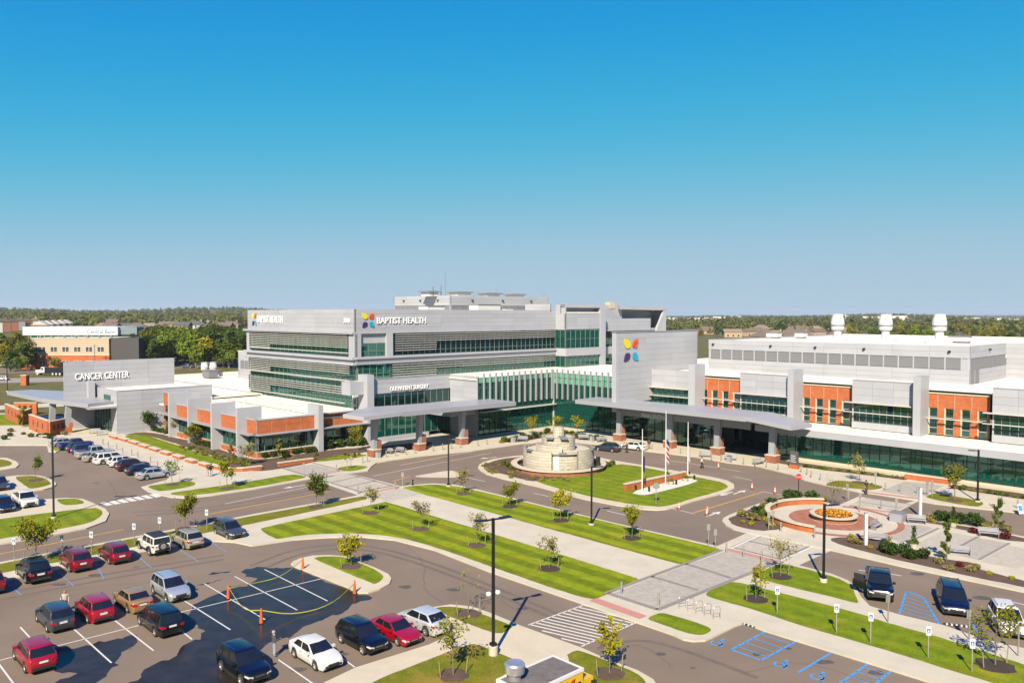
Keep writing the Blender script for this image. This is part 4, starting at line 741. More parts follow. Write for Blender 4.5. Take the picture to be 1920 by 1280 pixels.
# --- main entrance with the emblem wall ---
ME = Bld('main_entrance_block', -89.5, 113, 'white main entrance block with tall blank wall carrying the four-leaf emblem')
EW = ('S', -89.4)
paneled(ME, EW, 113.1, 138.8, 7.0, 19.75, 8.6, 1.06); bx(ME, 'wall_end', -90.4, -89.42, 112.7, 113.1, 5.5, 19.8, metalw); bx(ME, 'wall_back', -90.4, -89.75, 113.1, 138.8, 5.5, 19.8, metalw); bx(ME, 'coping', -90.5, -89.3, 112.6, 138.9, 19.8, 19.92, metals)
ua, za = onS(-89.4, 1168.5, 635); ub, zb = onS(-89.4, 1197, 677); emblem(ME, EW, ua, ub, zb, za)
WB = ('T', 123.4)
paneled(ME, WB, -89.4, -81.0, 9.55, 12.8, 2.8, 1.05); curtain(ME, WB, -89.2, -81.2, 6.3, 9.4, 7, [6.3, 8.0, 9.4], d=-.15); fx(ME, WB, 'awning', -90.4, -80.9, .0, .9, 9.4, 9.55, slatm); fx(ME, WB, 'awning', -90.4, -80.9, .0, .9, 7.9, 8.0, slatm); fx(ME, WB, 'base_wall', -89.4, -81, -.4, .0, 5.2, 6.3, metalw)
bx(ME, 'white_fin', -81.0, -79.6, 122.9, 126.2, 0, 14.05, metalw); bx(ME, 'roof', -89.3, -81, 123.6, 139, 11.9, 12.1, roofm); bx(ME, 'core_wall', -89.3, -81, 128, 128.3, 5, 12, intw)
VB = ('T', 118.2)
fx(ME, VB, 'sign_fascia', -92.5, -66.0, -.4, .0, 4.2, 5.35, metals); curtain(ME, VB, -92.0, -72, .15, 4.2, 12, [.15, 2.5, 4.2], g=glassd, fr=mulld, d=-.5); bx(ME, 'vestibule_roof', -92.5, -66, 118.3, 126, 5.3, 5.5, roofm); bx(ME, 'core_wall', -91, -73, 124.5, 124.8, .1, 5.2, intd)
lu0, lz0 = onT(118.2, 1204, 784); lu1, lz1 = onT(118.2, 1264, 786); letters(ME, VB, 'MAIN ENTRANCE', lu0, lu1, 4.35, 5.05, letterm, d=.05)
bx(ME, 'floor_slab', -93, -66, 118.6, 126, .0, .16, intd)

# --- long right wing ---
RW = Bld('long_wing', -62, 126.3, 'long two-storey wing of orange brick and white bays above a glazed cafe front')
RB, RA, RG = ('T', 126.3), ('T', 124.6), ('T', 120.0)
for i in range(4):
    o_ = i * 19.45; a, c = -81.4 + o_, -72.4 + o_
    zb_ = 0.0 if i == 0 else 5.4
    # brick bay with four tall windows
    brickwall(RW, RB, a, c, 9.35, 11.45, 2.2, 1.05)
    fx(RW, RB, 'coping', a, c, -.4, .1, 11.45, 11.6, stonec)
    ws = [a + 1.05 + k * 2.18 for k in range(4)]; x = a
    for w in ws + [c]:
        x1_ = w if w != c else c
        if x1_ - x > .1: brickwall(RW, RB, x, x1_, zb_, 9.35, 3, 2.0)
        x = w + 1.12
    for w in ws:
        f = curtain(RW, RB, w, w + 1.12, max(zb_, .6) + .05, 9.3, 1, [max(zb_, .6) + .05, 6.4, 8.0, 9.3], g=glassd, fr=slatm, d=-.2); fx(RW, RB, 'reveal', w - .1, w + .02, -.25, .04, zb_ + .1, 9.35, stonec, f)
    fx(RW, RB, 'awning', a - 1.0, c - .6, .9, 1.1, 7.85, 7.98, slatm)
    for k in range(5):
        u = a + .25 + k * 2.18
        fx(RW, RB, 'awning_arm', u - .04, u + .04, .0, 1.0, 7.7, 7.85, mulld)
    # white bay
    a2, c2 = -71.6 + o_, -62.3 + o_
    paneled(RW, RA, a2, c2, 9.5, 12.85, 3.1, 1.1); fx(RW, RA, 'coping', a2, c2, -.4, .05, 12.85, 12.97, metals); curtain(RW, RA, a2 + .1, c2, 6.4, 9.35, 9, [6.4, 7.9, 9.35], g=glassd, d=-.2)
    fx(RW, RA, 'awning', a2 - 1.0, c2, .0, .8, 9.36, 9.5, slatm); fx(RW, RA, 'awning', a2 - 1.0, c2, .6, .85, 7.9, 8.02, slatm); paneled(RW, RA, a2, c2, 5.4, 6.4, 4.6, 1.0)
    bx(RW, 'side_wall', a2, a2 + .2, 124.7, 126.6, 5.4, 12.9, metalw); bx(RW, 'white_fin', c2 + .3, c2 + 1.35, 122.9, 126.3, 5.2 if i else 5.2, 14.05, metalw)
    bx(RW, 'interior_column', a2 + 4.5, a2 + 5, 126, 126.5, 5.5, 12, intw)
bx(RW, 'roof', -81, 0, 126.7, 139, 11.9, 12.1, roofm); bx(RW, 'roof', -39.4, 0, 139, 158, 11.88, 12.08, roofm); bx(RW, 'parapet_back', -81, 0, 128.6, 128.9, 11.4, 12.5, roofm); bx(RW, 'core_wall', -81, 0, 131, 131.3, .2, 11.8, intd); bx(RW, 'floor_slab', -81, 0, 120.3, 131, 4.85, 5.1, intd); bx(RW, 'floor_slab', -81, 0, 120.2, 131, .0, .15, intd)
bx(RW, 'cafe_roof', -64.5, -4, 117.4, 126.2, 5.15, 5.3, roofm); [bx(RW, 'roof_seam', -64 + k * 3.1, -63.93 + k * 3.1, 117.6, 124.5, 5.3, 5.306, mat('roof_seam', (.6, .565, .48), .8)) for k in range(19)]; [bx(RW, 'roof_drain', s_ - .35, s_ + .35, 119.6, 120.0, 5.3, 5.32, mat('drain_dirt', (.40, .36, .28), .9)) for s_ in (-57.5, -38.5, -20)]; bx(RW, 'cafe_fascia', -64.6, -4, 117.2, 117.5, 4.35, 5.32, metalw); bx(RW, 'soffit', -64.5, -4, 117.5, 120.3, 4.3, 4.45, metals)
curtain(RW, RG, -62, -4, .45, 4.3, 40, [.45, 3.1, 4.3], fr=mulld, g=glass, mw=.08); fx(RW, RG, 'base_wall', -62, -4, -.2, .12, 0, .45, stonec); bx(RW, 'core_wall', -62, -4, 127.5, 127.8, .1, 5, intw)
for k in range(9): bx(RW, 'interior_column', -61 + k * 6.4, -60.5 + k * 6.4, 121, 121.5, .15, 4.4, intw)
for k in range(12):
    tb = bx(RW, 'cafe_table', -58 + k * 4.3, -57.1 + k * 4.3, 122.6, 123.5, .85, .92, white); bx(RW, 'table_leg', -57.6 + k * 4.3, -57.5 + k * 4.3, 123, 123.1, .15, .85, mullm, tb)
# plant storey with louvre row and exhaust stacks
PF, PS = ('T', 138.0), ('S', -39.5)
paneled(RW, PF, -86.3, -39.5, 11.9, 14.3, 5.8, .8); fx(RW, PF, 'wall', -86.3, -39.5, -.4, -.1, 14.3, 16.2, metalw); paneled(RW, PF, -86.3, -39.5, 16.2, 18.1, 5.8, .95)
for i in range(19): fx(RW, PF, 'louvre_panel', -85.8 + i * 2.38, -83.6 + i * 2.38, -.1, .0, 14.4, 16.1, louvre)
for i in range(20): fx(RW, PF, 'louvre_post', -86.0 + i * 2.38, -85.8 + i * 2.38, -.1, .02, 14.3, 16.2, metalw)
paneled(RW, PS, 138.05, 158, 11.9, 14.3, 5, .8); fx(RW, PS, 'wall', 138.05, 158, -.4, -.1, 14.3, 16.2, metalw); paneled(RW, PS, 138.05, 158, 16.2, 18.1, 5, .95)
for i in range(8): fx(RW, PS, 'louvre_panel', 138.5 + i * 2.4, 140.6 + i * 2.4, -.1, .0, 14.4 if i > 1 else 12.0, 16.1, louvre)
paneled(RW, ('T', 158.0), -39.5, -5, 11.9, 18.1, 6, .9); bx(RW, 'plant_roof', -86, -39.6, 138.2, 200, 17.6, 17.8, roofm); bx(RW, 'plant_roof', -39.6, -5, 158.2, 200, 17.6, 17.8, roofm); bx(RW, 'end_wall', -86.3, -86, 138.2, 200, 11, 18.1, metals); bx(RW, 'far_parapet', -86, -5, 199.7, 200, 17, 18.1, roofm)
for u in (-85.2, -73, -64.4, -55.8, -42.4): floodlight(RW, PF, u, 17.2)
floodlight(RW, PS, 148, 17.3)
for x, yb in ((1570, 641), (1660, 642), (1761, 644)):
    p_ = S(x, yb, 17.8); e = exhaust(RW, p_[0], p_[1], 17.8, 1.15); e.scale = (.95, .95, 1.05)
for x, yb, w_ in ((1451, 634, 2.6), (1502, 634, 2.0), (1800, 643, 3.4)):
    p_ = S(x, yb, 17.8); rooftop_unit(RW, p_[0] - w_ / 2, p_[0] + w_ / 2, p_[1] - 1, p_[1] + 1, 17.8, 1.2)
bx(RW, 'rear_roof', -130, -86.5, 152, 260, 9.8, 10, roofm); bx(RW, 'rear_roof', -86, 0, 200.3, 260, 13, 13.2, roofm)

# --- drop-off canopies ---
def canopy(name, label, wing, main, cols, ztop):
    c = Bld(name, cols[0][0], cols[0][1], label, 'canopy')
    p = plate(c, 'roof_plate', main, .75, metals); plate(c, 'folded_wing', wing, .6, metals)
    for (s_, t_) in cols:
        k = MB(); k.add([(-.55, -.3, 1.1), (.35, -.3, 1.1), (.35, .3, 1.1), (-.55, .3, 1.1), (-.35, -.45, ztop), (.75, -.45, ztop), (.75, .45, ztop), (-.35, .45, ztop)], [(0, 3, 2, 1), (4, 5, 6, 7), (0, 1, 5, 4), (1, 2, 6, 5), (2, 3, 7, 6), (3, 0, 4, 7)])
        cl = k.build('column', metals, c.o, (s_ - c.s0, t_ - c.t0, 0)); MB().box(-.9, .9, -.75, .75, 0, 1.25).build('brick_plinth', brickd, cl); MB().box(-.5, .5, .5, 1.1, 0, 2.7).build('brick_pier', brickd, cl); MB().box(-.95, .95, -.8, .8, 1.25, 1.37).build('plinth_cap', stonec, cl)
    return c
canopy('entrance_canopy', 'folded silver canopy over the main entrance on four leaning columns',
       [(-62.8, 111, 7.3), (-55.6, 111.5, 6.5), (-54.9, 116.8, 6.5), (-62.8, 119.5, 7.3)], [(-97.7, 111, 7.3), (-62.75, 111, 7.3), (-62.75, 119.5, 7.3), (-97.7, 117.5, 7.3)], [(-90.2, 114.7), (-79.2, 114.7), (-69.9, 114.7), (-60.2, 114.7)], 6.55)
canopy('surgery_canopy', 'folded silver canopy over the outpatient drop-off on three leaning columns',
       [(-104, 76.2, 7.4), (-104.5, 69.2, 7.2), (-107.6, 67.4, 7.5), (-113.5, 76.2, 7.4)], [(-104, 76.25, 7.4), (-104, 101.8, 7.1), (-111, 101.8, 7.1), (-113.5, 76.25, 7.4)], [(-107.6, 73.2), (-107.3, 82.1), (-106.9, 91.2)], 6.4)
zc = 6.3
cpt = [S(13, 733, zc), S(80, 747, zc), S(165, 757, zc), S(214, 752, zc), S(180, 743, zc), S(122, 733, zc), S(60, 730, zc)]
cc = Bld('cancer_center_canopy', *S(97, 805), 'wide silver drop-off canopy on two dark columns at the cancer center', 'canopy')
plate(cc, 'roof_plate', [(*q, zc) for q in cpt], .8, metals)
for px_ in ((97, 806), (126, 812)):
    q = S(*px_); k = MB(); k.add([(-.45, -.5, 1.2), (.45, -.5, 1.2), (.45, .5, 1.2), (-.45, .5, 1.2), (-.3, -.2, 5.6), (.6, -.2, 5.6), (.6, .8, 5.6), (-.3, .8, 5.6)], [(0, 3, 2, 1), (4, 5, 6, 7), (0, 1, 5, 4), (1, 2, 6, 5), (2, 3, 7, 6), (3, 0, 4, 7)])
    cl = k.build('column', metals, cc.o, (q[0] - cc.s0, q[1] - cc.t0, 0)); MB().box(-.8, .8, -1.3, .7, 0, 1.2).build('brick_plinth', brick, cl); MB().box(-.6, .6, .2, .9, 1.2, 2.0).build('brick_pier', brick, cl)
# ---------------- vehicles ----------------
def interp(x, pts):
    for (a, za), (c, zc_) in zip(pts, pts[1:]):
        if x <= c: return za + (zc_ - za) * (x - a) / max(1e-6, c - a)
    return pts[-1][1]
SPEC = {
 # L, W, roof, prof = lower-body top line from nose to tail, cab = cowl base, screen top, roof rear, rear base, belt z, wheel r, axles, clearance, number of side windows
 'suv':    dict(L=4.70, W=1.88, H=1.72, prof=[(0, .62), (.10, .82), (.35, .93), (1.25, 1.04), (4.2, 1.10), (4.58, 1.06), (4.70, .80)], cab=(1.15, 2.0, 4.05, 4.55), belt=1.04, wr=.36, ax=(.88, 3.66), gc=.26, nw=3),
 'sedan':  dict(L=4.75, W=1.83, H=1.45, prof=[(0, .50), (.10, .66), (.4, .78), (1.35, .93), (3.9, 1.0), (4.5, 1.0), (4.68, .92), (4.75, .65)], cab=(1.25, 2.15, 3.45, 4.25), belt=.93, wr=.33, ax=(.95, 3.7), gc=.2, nw=2),
 'hatch':  dict(L=4.5, W=1.78, H=1.5, prof=[(0, .5), (.1, .68), (.4, .8), (1.1, .95), (3.9, 1.05), (4.4, 1.05), (4.5, .75)], cab=(1.0, 1.95, 3.5, 4.4), belt=.95, wr=.33, ax=(.9, 3.6), gc=.2, nw=2),
 'van':    dict(L=5.10, W=1.98, H=1.76, prof=[(0, .6), (.12, .8), (.4, .92), (1.1, 1.03), (4.7, 1.08), (5.0, 1.05), (5.1, .75)], cab=(.95, 2.0, 4.6, 5.0), belt=1.03, wr=.35, ax=(.98, 4.05), gc=.2, nw=3),
 'pickup': dict(L=5.75, W=2.0, H=1.92, prof=[(0, .78), (.08, 1.0), (.35, 1.12), (1.6, 1.18), (3.7, 1.2), (5.7, 1.22), (5.75, 1.1)], cab=(1.5, 2.15, 3.55, 3.85), belt=1.17, wr=.41, ax=(1.0, 4.6), gc=.38, nw=2, bed=(3.95, 5.62)),
 'jeep':   dict(L=4.35, W=1.87, H=1.84, prof=[(0, .75), (.05, 1.05), (.4, 1.1), (1.35, 1.15), (4.3, 1.15), (4.35, 1.1)], cab=(1.3, 1.7, 4.15, 4.28), belt=1.13, wr=.42, ax=(.72, 3.4), gc=.4, nw=3),
}
CARP = {}
def soften(me, off, ang):
    bm = bmesh.new(); bm.from_mesh(me); bm.normal_update(); ed = [e for e in bm.edges if len(e.link_faces) == 2 and e.calc_face_angle(0) > R(ang) and e.calc_length() > .02]
    bmesh.ops.bevel(bm, geom=ed, offset=off, segments=2, profile=.6, affect='EDGES', clamp_overlap=True); bm.to_mesh(me); bm.free(); me.polygons.foreach_set('use_smooth', [True] * len(me.polygons)); me.set_sharp_from_angle(angle=R(48))
def car_proto(kind):
    if kind in CARP: return CARP[kind]
    q = SPEC[kind]; L, Wd = q['L'], q['W'] / 2; fx_ = lambda x: L / 2 - x
    root = empty('proto', (0, 0, 0))
    xs = sorted(set([0, .04, .1, .2, .35] + [i * .25 for i in range(1, int(L / .25) + 1)] + [L - .3, L - .15, L - .06, L] + [a + d for a in q['ax'] for d in (-q['wr'] - .09, -q['wr'] * .85, -q['wr'] * .5, 0, q['wr'] * .5, q['wr'] * .85, q['wr'] + .09)]))
    xs = [x for i, x in enumerate(xs) if 0 <= x <= L]; b = MB(); rows = []
    for x in xs:
        e = min(1, min(x, L - x) / (.9 if kind not in ('jeep', 'pickup') else .4)); w = Wd * (.80 + .20 * (1 - (1 - e) ** 2.4)); zt = interp(x, q['prof']); gc = q['gc'] + (.12 if x < .05 or x > L - .05 else 0)
        zl = gc
        for a in q['ax']:
            d = abs(x - a); rr = q['wr'] + .09
            if d < rr: zl = max(zl, q['wr'] + math.sqrt(max(0, rr * rr - d * d)) * .98)
        zl = min(zl, zt - .12); zm = zl + (zt - zl) * .5
        sec = [(.0, gc + .12), (w * .80, max(gc + .02, zl - .0)), (w * .95, zl), (w, max(zm, zl + .02)), (w * .985, zl + (zt - zl) * .82), (w * .93, zt - .01), (w * .6, zt + .03), (0, zt + .045)]
        rows.append([(fx_(x), y, z) for y, z in sec] + [(fx_(x), -y, z) for y, z in reversed(sec[1:-1])])
    n = len(rows[0]); vs = [v for r in rows for v in r]; fs = [(i * n + k, i * n + (k + 1) % n, (i + 1) * n + (k + 1) % n, (i + 1) * n + k) for i in range(len(rows) - 1) for k in range(n)]
    fs += [tuple(range(n)), tuple((len(rows) - 1) * n + k for k in range(n - 1, -1, -1))]
    b.add(vs, fs); body = b.build('body', trim, root); soften(body.data, .035, 28)
    # cabin
    c0, c1, c2, c3 = q['cab']; zb, zr = q['belt'] - .06, q['H']; wb, wt = Wd * .93, Wd * (.74 if kind not in ('jeep',) else .84); bul = .12 if kind != 'jeep' else .03
    def cring(k, ins=0):
        kk = k if k < .9 else k
        xf, xr = c0 + (c1 - c0) * kk + ins, c3 + (c2 - c3) * kk - ins; w = wb + (wt - wb) * kk - ins * .6; z = zb + (zr - zb) * k
        return [(fx_(xf - bul * (1 - .3 * kk)), 0, z), (fx_(xf), w, z), (fx_(xr), w * .96, z), (fx_(xr + bul * .5), 0, z), (fx_(xr), -w * .96, z), (fx_(xf), -w, z)]
    rings = [cring(0), cring(.5), cring(.9), cring(.97, .06), cring(1.0, .2)]; b = MB(); vs = [v for r in rings for v in r]; vs.append((fx_((c1 + c2) / 2), 0, zr + .03))
    fs = [(i * 6 + k, i * 6 + (k + 1) % 6, (i + 1) * 6 + (k + 1) % 6, (i + 1) * 6 + k) for i in range(4) for k in range(6)] + [(24 + k, 24 + (k + 1) % 6, 30) for k in range(6)]
    b.add(vs, fs); cabn = b.build('cabin', trim, root); soften(cabn.data, .045, 22)
    def P3(i, k):          # ring corner i at height fraction k
        return Vector(cring(k)[i])
    def pane(name, i, j, ulo, uhi, k0, k1, off=.012, slant=0):
        A0, B0, A1, B1 = P3(i, k0), P3(j, k0), P3(i, k1), P3(j, k1); q_ = [A0.lerp(B0, ulo - slant), A0.lerp(B0, uhi), A1.lerp(B1, uhi), A1.lerp(B1, ulo)]
        nn = (q_[1] - q_[0]).cross(q_[3] - q_[0]).normalized(); ce = Vector((fx_((c1 + c2) / 2), 0, (zb + zr) / 2))
        if nn.dot(q_[0] - ce) < 0: nn = -nn
        b = MB().add([v + nn * off for v in q_], [(0, 1, 2, 3)]); return b
    def two(name, idx, k0, k1, u=.07):
        b = pane(name, idx[0], idx[1], u, 1, k0, k1); b2 = pane(name, idx[1], idx[2], 0, 1 - u, k0, k1); b.add(b2.v, b2.f); return b.build(name, carglass, root)
    two('windscreen', (1, 0, 5), .10, .90); two('rear_window', (2, 3, 4), .14 if kind != 'suv' else .22, .88)
    nw = q['nw']; L_ = {2: [(.04, .50), (.54, .93)], 3: [(.04, .38), (.42, .72), (.76, .95)]}[nw]
    for sd_ in ((1, 2), (5, 4)):
        for a_, c_ in L_: pane('side_window', sd_[0], sd_[1], a_, c_, .14, .86).build('side_window', carglass, root)
    # wheels
    wr = q['wr']; prof = [(wr * .62, -.11), (wr * .9, -.115), (wr, -.08), (wr, .08), (wr * .9, .115), (wr * .62, .11)]
    for a in q['ax']:
        for sg in (1, -1):
            t = MB().lathe(prof, 18, axis='y').build('wheel', rubber, root, (fx_(a), sg * (Wd - .13), wr), angle=40)
            rb = MB().lathe([(wr * .66, .02), (wr * .66, .095), (wr * .55, .085), (wr * .5, .05), (wr * .2, .07), (0, .075)], 12, axis='y')
            for k in range(5):
                an = k * 2 * math.pi / 5; u_, w_ = Vector((math.cos(an), 0, math.sin(an))), Vector((-math.sin(an), 0, math.cos(an))) * .035
                rb.add([u_ * wr * .15 - w_ + Vector((0, .1, 0)), u_ * wr * .6 - w_ + Vector((0, .1, 0)), u_ * wr * .6 + w_ + Vector((0, .1, 0)), u_ * wr * .15 + w_ + Vector((0, .1, 0))], [(0, 1, 2, 3)])
            o = rb.build('rim', rimm, t)
            if sg < 0: o.rotation_euler = (0, 0, math.pi)
    # lamps, plates, grille, mirrors, bumpers
    zf = interp(.1, q['prof']); zre = interp(L - .1, q['prof'])
    def wx(x): e = min(1, min(x, L - x) / (.9 if kind not in ('jeep', 'pickup') else .4)); return Wd * (.80 + .20 * (1 - (1 - e) ** 2.4))
    for sg in (1, -1):
        y0 = wx(.05)
        MB().add([(fx_(-.012), sg * y0 * .58, zf - .24), (fx_(.03), sg * y0 * .99, zf - .18), (fx_(.34), sg * (wx(.34) + .012), zf - .1), (fx_(.30), sg * (wx(.3) + .006), zf - .0), (fx_(.03), sg * y0 * .97, zf - .05), (fx_(-.012), sg * y0 * .58, zf - .12)], [(0, 1, 4, 5), (1, 2, 3, 4)]).build('headlight', clearl, root)
        y1 = wx(L - .05); zt_ = min(zre, q['belt']) - .03
        MB().add([(fx_(L + .014), sg * y1 * .62, zt_ - .24), (fx_(L - .02), sg * y1 * 1.01, zt_ - .22), (fx_(L - .3), sg * (wx(L - .3) + .012), zt_ - .12), (fx_(L - .26), sg * (wx(L - .26) + .008), zt_ + .0), (fx_(L - .03), sg * y1 * 1.0, zt_ + .0), (fx_(L + .014), sg * y1 * .62, zt_ - .07)], [(0, 1, 4, 5), (1, 2, 3, 4)]).build('tail_light', redl, root)
        mx_ = MB().box(-.09, .09, -.11, .11, -.08, .08); mx_.build('mirror', trim, root, (fx_(c0 + .38), sg * (Wd + .06), q['belt'] + .06))
        for hx in ((.42, .70) if nw == 3 else (.5, .82)): MB().box(-.1, .1, -.012, .012, -.02, .02).build('door_handle', chrome, root, (fx_(c0 + (c3 - c0) * hx), sg * (Wd * .995), q['belt'] - .14))
    yb = wx(.0); MB().box(-.02, .03, -yb * .55, yb * .55, zf - .34, zf - .1).build('grille', trim, root, (fx_(.02), 0, 0)); MB().box(-.02, .03, -yb * .85, yb * .85, q['gc'] + .14, q['gc'] + .28).build('bumper_intake', trim, root, (fx_(.02), 0, 0))
    yr = wx(L); MB().box(-.02, .02, -.26, .26, -.065, .065).build('number_plate', white, root, (fx_(L + .008), 0, zre - .18 if kind != 'pickup' else .6)); MB().box(-.03, .03, -yr * .92, yr * .92, q['gc'] + .1, q['gc'] + .3).build('rear_bumper', trim, root, (fx_(L), 0, 0))
    cl_ = MB(); yk = Wd * 1.004
    for hx in (.14, .46, .78) if nw == 3 else (.16, .52, .88):
        xk = c0 + (c3 - c0) * hx
        if all(abs(xk - a) > q['wr'] + .12 for a in q['ax']):
            for sg in (1, -1): cl_.add([(fx_(xk) - .012, sg * yk, q['gc'] + .22), (fx_(xk) + .012, sg * yk, q['gc'] + .22), (fx_(xk) + .012, sg * yk * .985, q['belt'] - .08), (fx_(xk) - .012, sg * yk * .985, q['belt'] - .08)], [(0, 1, 2, 3)])
    if cl_.v: cl_.build('door_seams', trim, root)
    for sg in (1, -1): MB().box(fx_(q['ax'][1] - q['wr'] - .12), fx_(q['ax'][0] + q['wr'] + .12), sg * Wd * .93, sg * Wd * .985, q['gc'] - .02, q['gc'] + (.16 if kind in ('suv', 'jeep', 'pickup') else .07)).build('sill_trim', trim, root)
    MB().box(-.012, .012, -.34, .34, -.02, .02).build('tailgate_trim', chrome if kind != 'jeep' else trim, root, (fx_(L + .006), 0, zre - .06)); MB().box(-.01, .015, -.3, .3, -.018, .018).build('grille_bar', chrome, root, (fx_(-.012), 0, zf - .16))
    if kind in ('suv', 'van'):
        for sg in (1, -1): MB().tube([(fx_(c1 + .2), sg * wt * .86, zr + .01), (fx_(c1 + .3), sg * wt * .86, zr + .06), (fx_(c2 - .2), sg * wt * .86, zr + .06), (fx_(c2 - .1), sg * wt * .86, zr + .01)], .02, 5).build('roof_rail', chrome if kind == 'suv' else trim, root)
    if kind == 'pickup':
        a, c = q['bed']; y = Wd * .80; MB().box(fx_(c), fx_(a), -y, y, 1.255, 1.275).build('bed_liner', trim, root); MB().box(fx_(c) - .0, fx_(a), -y - .12, -y, 1.24, 1.32).box(fx_(c), fx_(a), y, y + .12, 1.24, 1.32).box(fx_(c) - .1, fx_(c), -y - .12, y + .12, 1.24, 1.32).build('bed_rail', trim, root)
    if kind == 'jeep':
        t = MB().lathe([(.2, -.1), (.39, -.11), (.42, -.07), (.42, .07), (.39, .11), (0, .1)], 18, axis='x').build('spare_wheel', rubber, root, (fx_(L + .12), 0, 1.0), angle=40); MB().lathe([(.26, -.12), (.2, -.13), (0, -.125)], 14, axis='x').build('rim', rimm, t)
        MB().box(fx_(c2 - .05), fx_(c1 + .12), -wt * .88, wt * .88, zr + .0, zr + .045).build('soft_top_panel', trim, root)
        for sg in (1, -1):
            for a in q['ax']: MB().lathe([(.44, -.14), (.52, -.14), (.52, .14), (.44, .14)], 10, axis='y', a0=0, a1=math.pi).build('wheel_flare', trim, root, (fx_(a), sg * (Wd - .04), .44))
    CARP[kind] = root; return root
PAINTED = ('body', 'cabin', 'mirror', 'bed_rail')
def paint(name, col, metal=0.35, rough=.28): return mat('paint_' + name, col, rough, metal=metal, coat=0.8, spec=.5)
PC_ = dict(red=paint('red', (.30, .008, .022)), bred=paint('bright_red', (.42, .004, .018), .2), black=paint('black', (.006, .007, .009)), navy=paint('navy', (.006, .010, .035)), white=paint('white', (.78, .78, .77), 0.0), silver=paint('silver', (.42, .44, .47), .6), gray=paint('gray', (.055, .062, .075), .5), slate=paint('slate', (.035, .045, .062), .5),
           beige=paint('beige', (.36, .32, .25), .5), gold=paint('gold', (.42, .24, .10), .6), maroon=paint('maroon', (.07, .01, .02)), blue=paint('blue', (.012, .035, .22)), dblue=paint('dark_blue', (.012, .022, .06)), lsilver=paint('pale_silver', (.52, .53, .55), .5))
def put_car(kind, px, py, az, col, label, group, scale=1.0, z=0.0):
    r = copy_tree(car_proto(kind)); r.name = {'suv': 'parked_suv', 'sedan': 'parked_sedan', 'hatch': 'parked_hatchback', 'van': 'parked_minivan', 'pickup': 'pickup_truck', 'jeep': 'off_road_vehicle'}[kind]

    r.location = G(px, py, z); r.rotation_euler = (0, 0, heading(az)); r.scale = (scale,) * 3; tag(r, label, 'car' if kind != 'pickup' else 'pickup truck', group)
    for ch in r.children:
        nm = ch.name.split('.')[0]
        if nm in PAINTED or (nm == 'rear_bumper' and kind != 'suv' and kind != 'jeep'):
            ch.material_slots[0].link = 'OBJECT'; ch.material_slots[0].material = PC_[col]
    return r
up, dn, ip = AZ + 180, AZ, AZ - 90
g1, g2, g3, g4, g5 = 'cars parked against the sign verge', 'cars in the wet front car park', 'cars parked beside the cancer center walk', 'cars parked in the accessible bays by the garden', 'cars at the left edge of the picture'
put_car('suv', 63, 1082, up, 'black', 'large black boxy SUV with dark rear, second from left against the verge', g1, 1.06)
put_car('suv', -22, 1104, up, 'red', 'dark red car cut off by the left edge of the picture', g1)
put_car('suv', 142, 1062, up, 'red', 'red SUV seen from behind, between black SUV and other red SUV', g1)
put_car('suv', 214, 1048, up, 'red', 'red SUV seen from behind, next to the white off-roader', g1, .97)
put_car('jeep', 289, 1033, up, 'white', 'white off-roader with black roof and spare wheel on its tail', g1)
put_car('suv', 351, 1021.5, up, 'beige', 'beige SUV with red tail lights right of the white off-roader', g1, .98)
put_car('suv', 429, 1004, dn, 'gray', 'dark grey SUV facing the camera at the end of the verge row', g1, .97)
put_car('suv', 103, 1170, up, 'slate', 'slate grey SUV seen from behind beside the standing woman', g2, .97)
put_car('suv', 177, 1154, up, 'bred', 'bright red SUV with silver roof rails, between slate SUV and gold sedan', g2, .97)
put_car('sedan', 249, 1135, up, 'gold', 'gold sedan seen from behind in the wet car park', g2)
put_car('suv', 319, 1116, dn, 'silver', 'silver SUV facing the camera beside the gold sedan', g2, 1.0)
put_car('van', 300, 1176, up, 'black', 'black minivan seen from behind at the edge of the wet patch', g2, .98)
put_car('suv', 65, 1242, up, 'bred', 'bright red SUV in the bottom left corner', g2, .98)
put_car('suv', 456, 1262, dn, 'black', 'black SUV cut off by the bottom edge of the picture', g2)
put_car('sedan', 591, 1237, dn, 'white', 'white sedan facing the camera beside the man in jeans', g2, .98)
put_car('suv', 677, 1209, dn, 'black', 'black SUV between the white sedan and the red sedan', g2, .96)
put_car('sedan', 741, 1194, dn, 'bred', 'bright red sedan with pale roof reflection facing the camera', g2, .95)
put_car('hatch', 793, 1176, up, 'lsilver', 'pale silver hatchback seen from behind at the end of the front row', g2, 1.02)
put_car('suv', -3, 917, dn, 'gray', 'grey SUV cut off at the left edge beside the tree island', g5); put_car('suv', 6, 957, dn, 'dblue', 'dark blue car left of the white pickup', g5, .97); put_car('pickup', 47, 947, dn, 'white', 'white pickup truck facing the camera on the left', g5, .95)
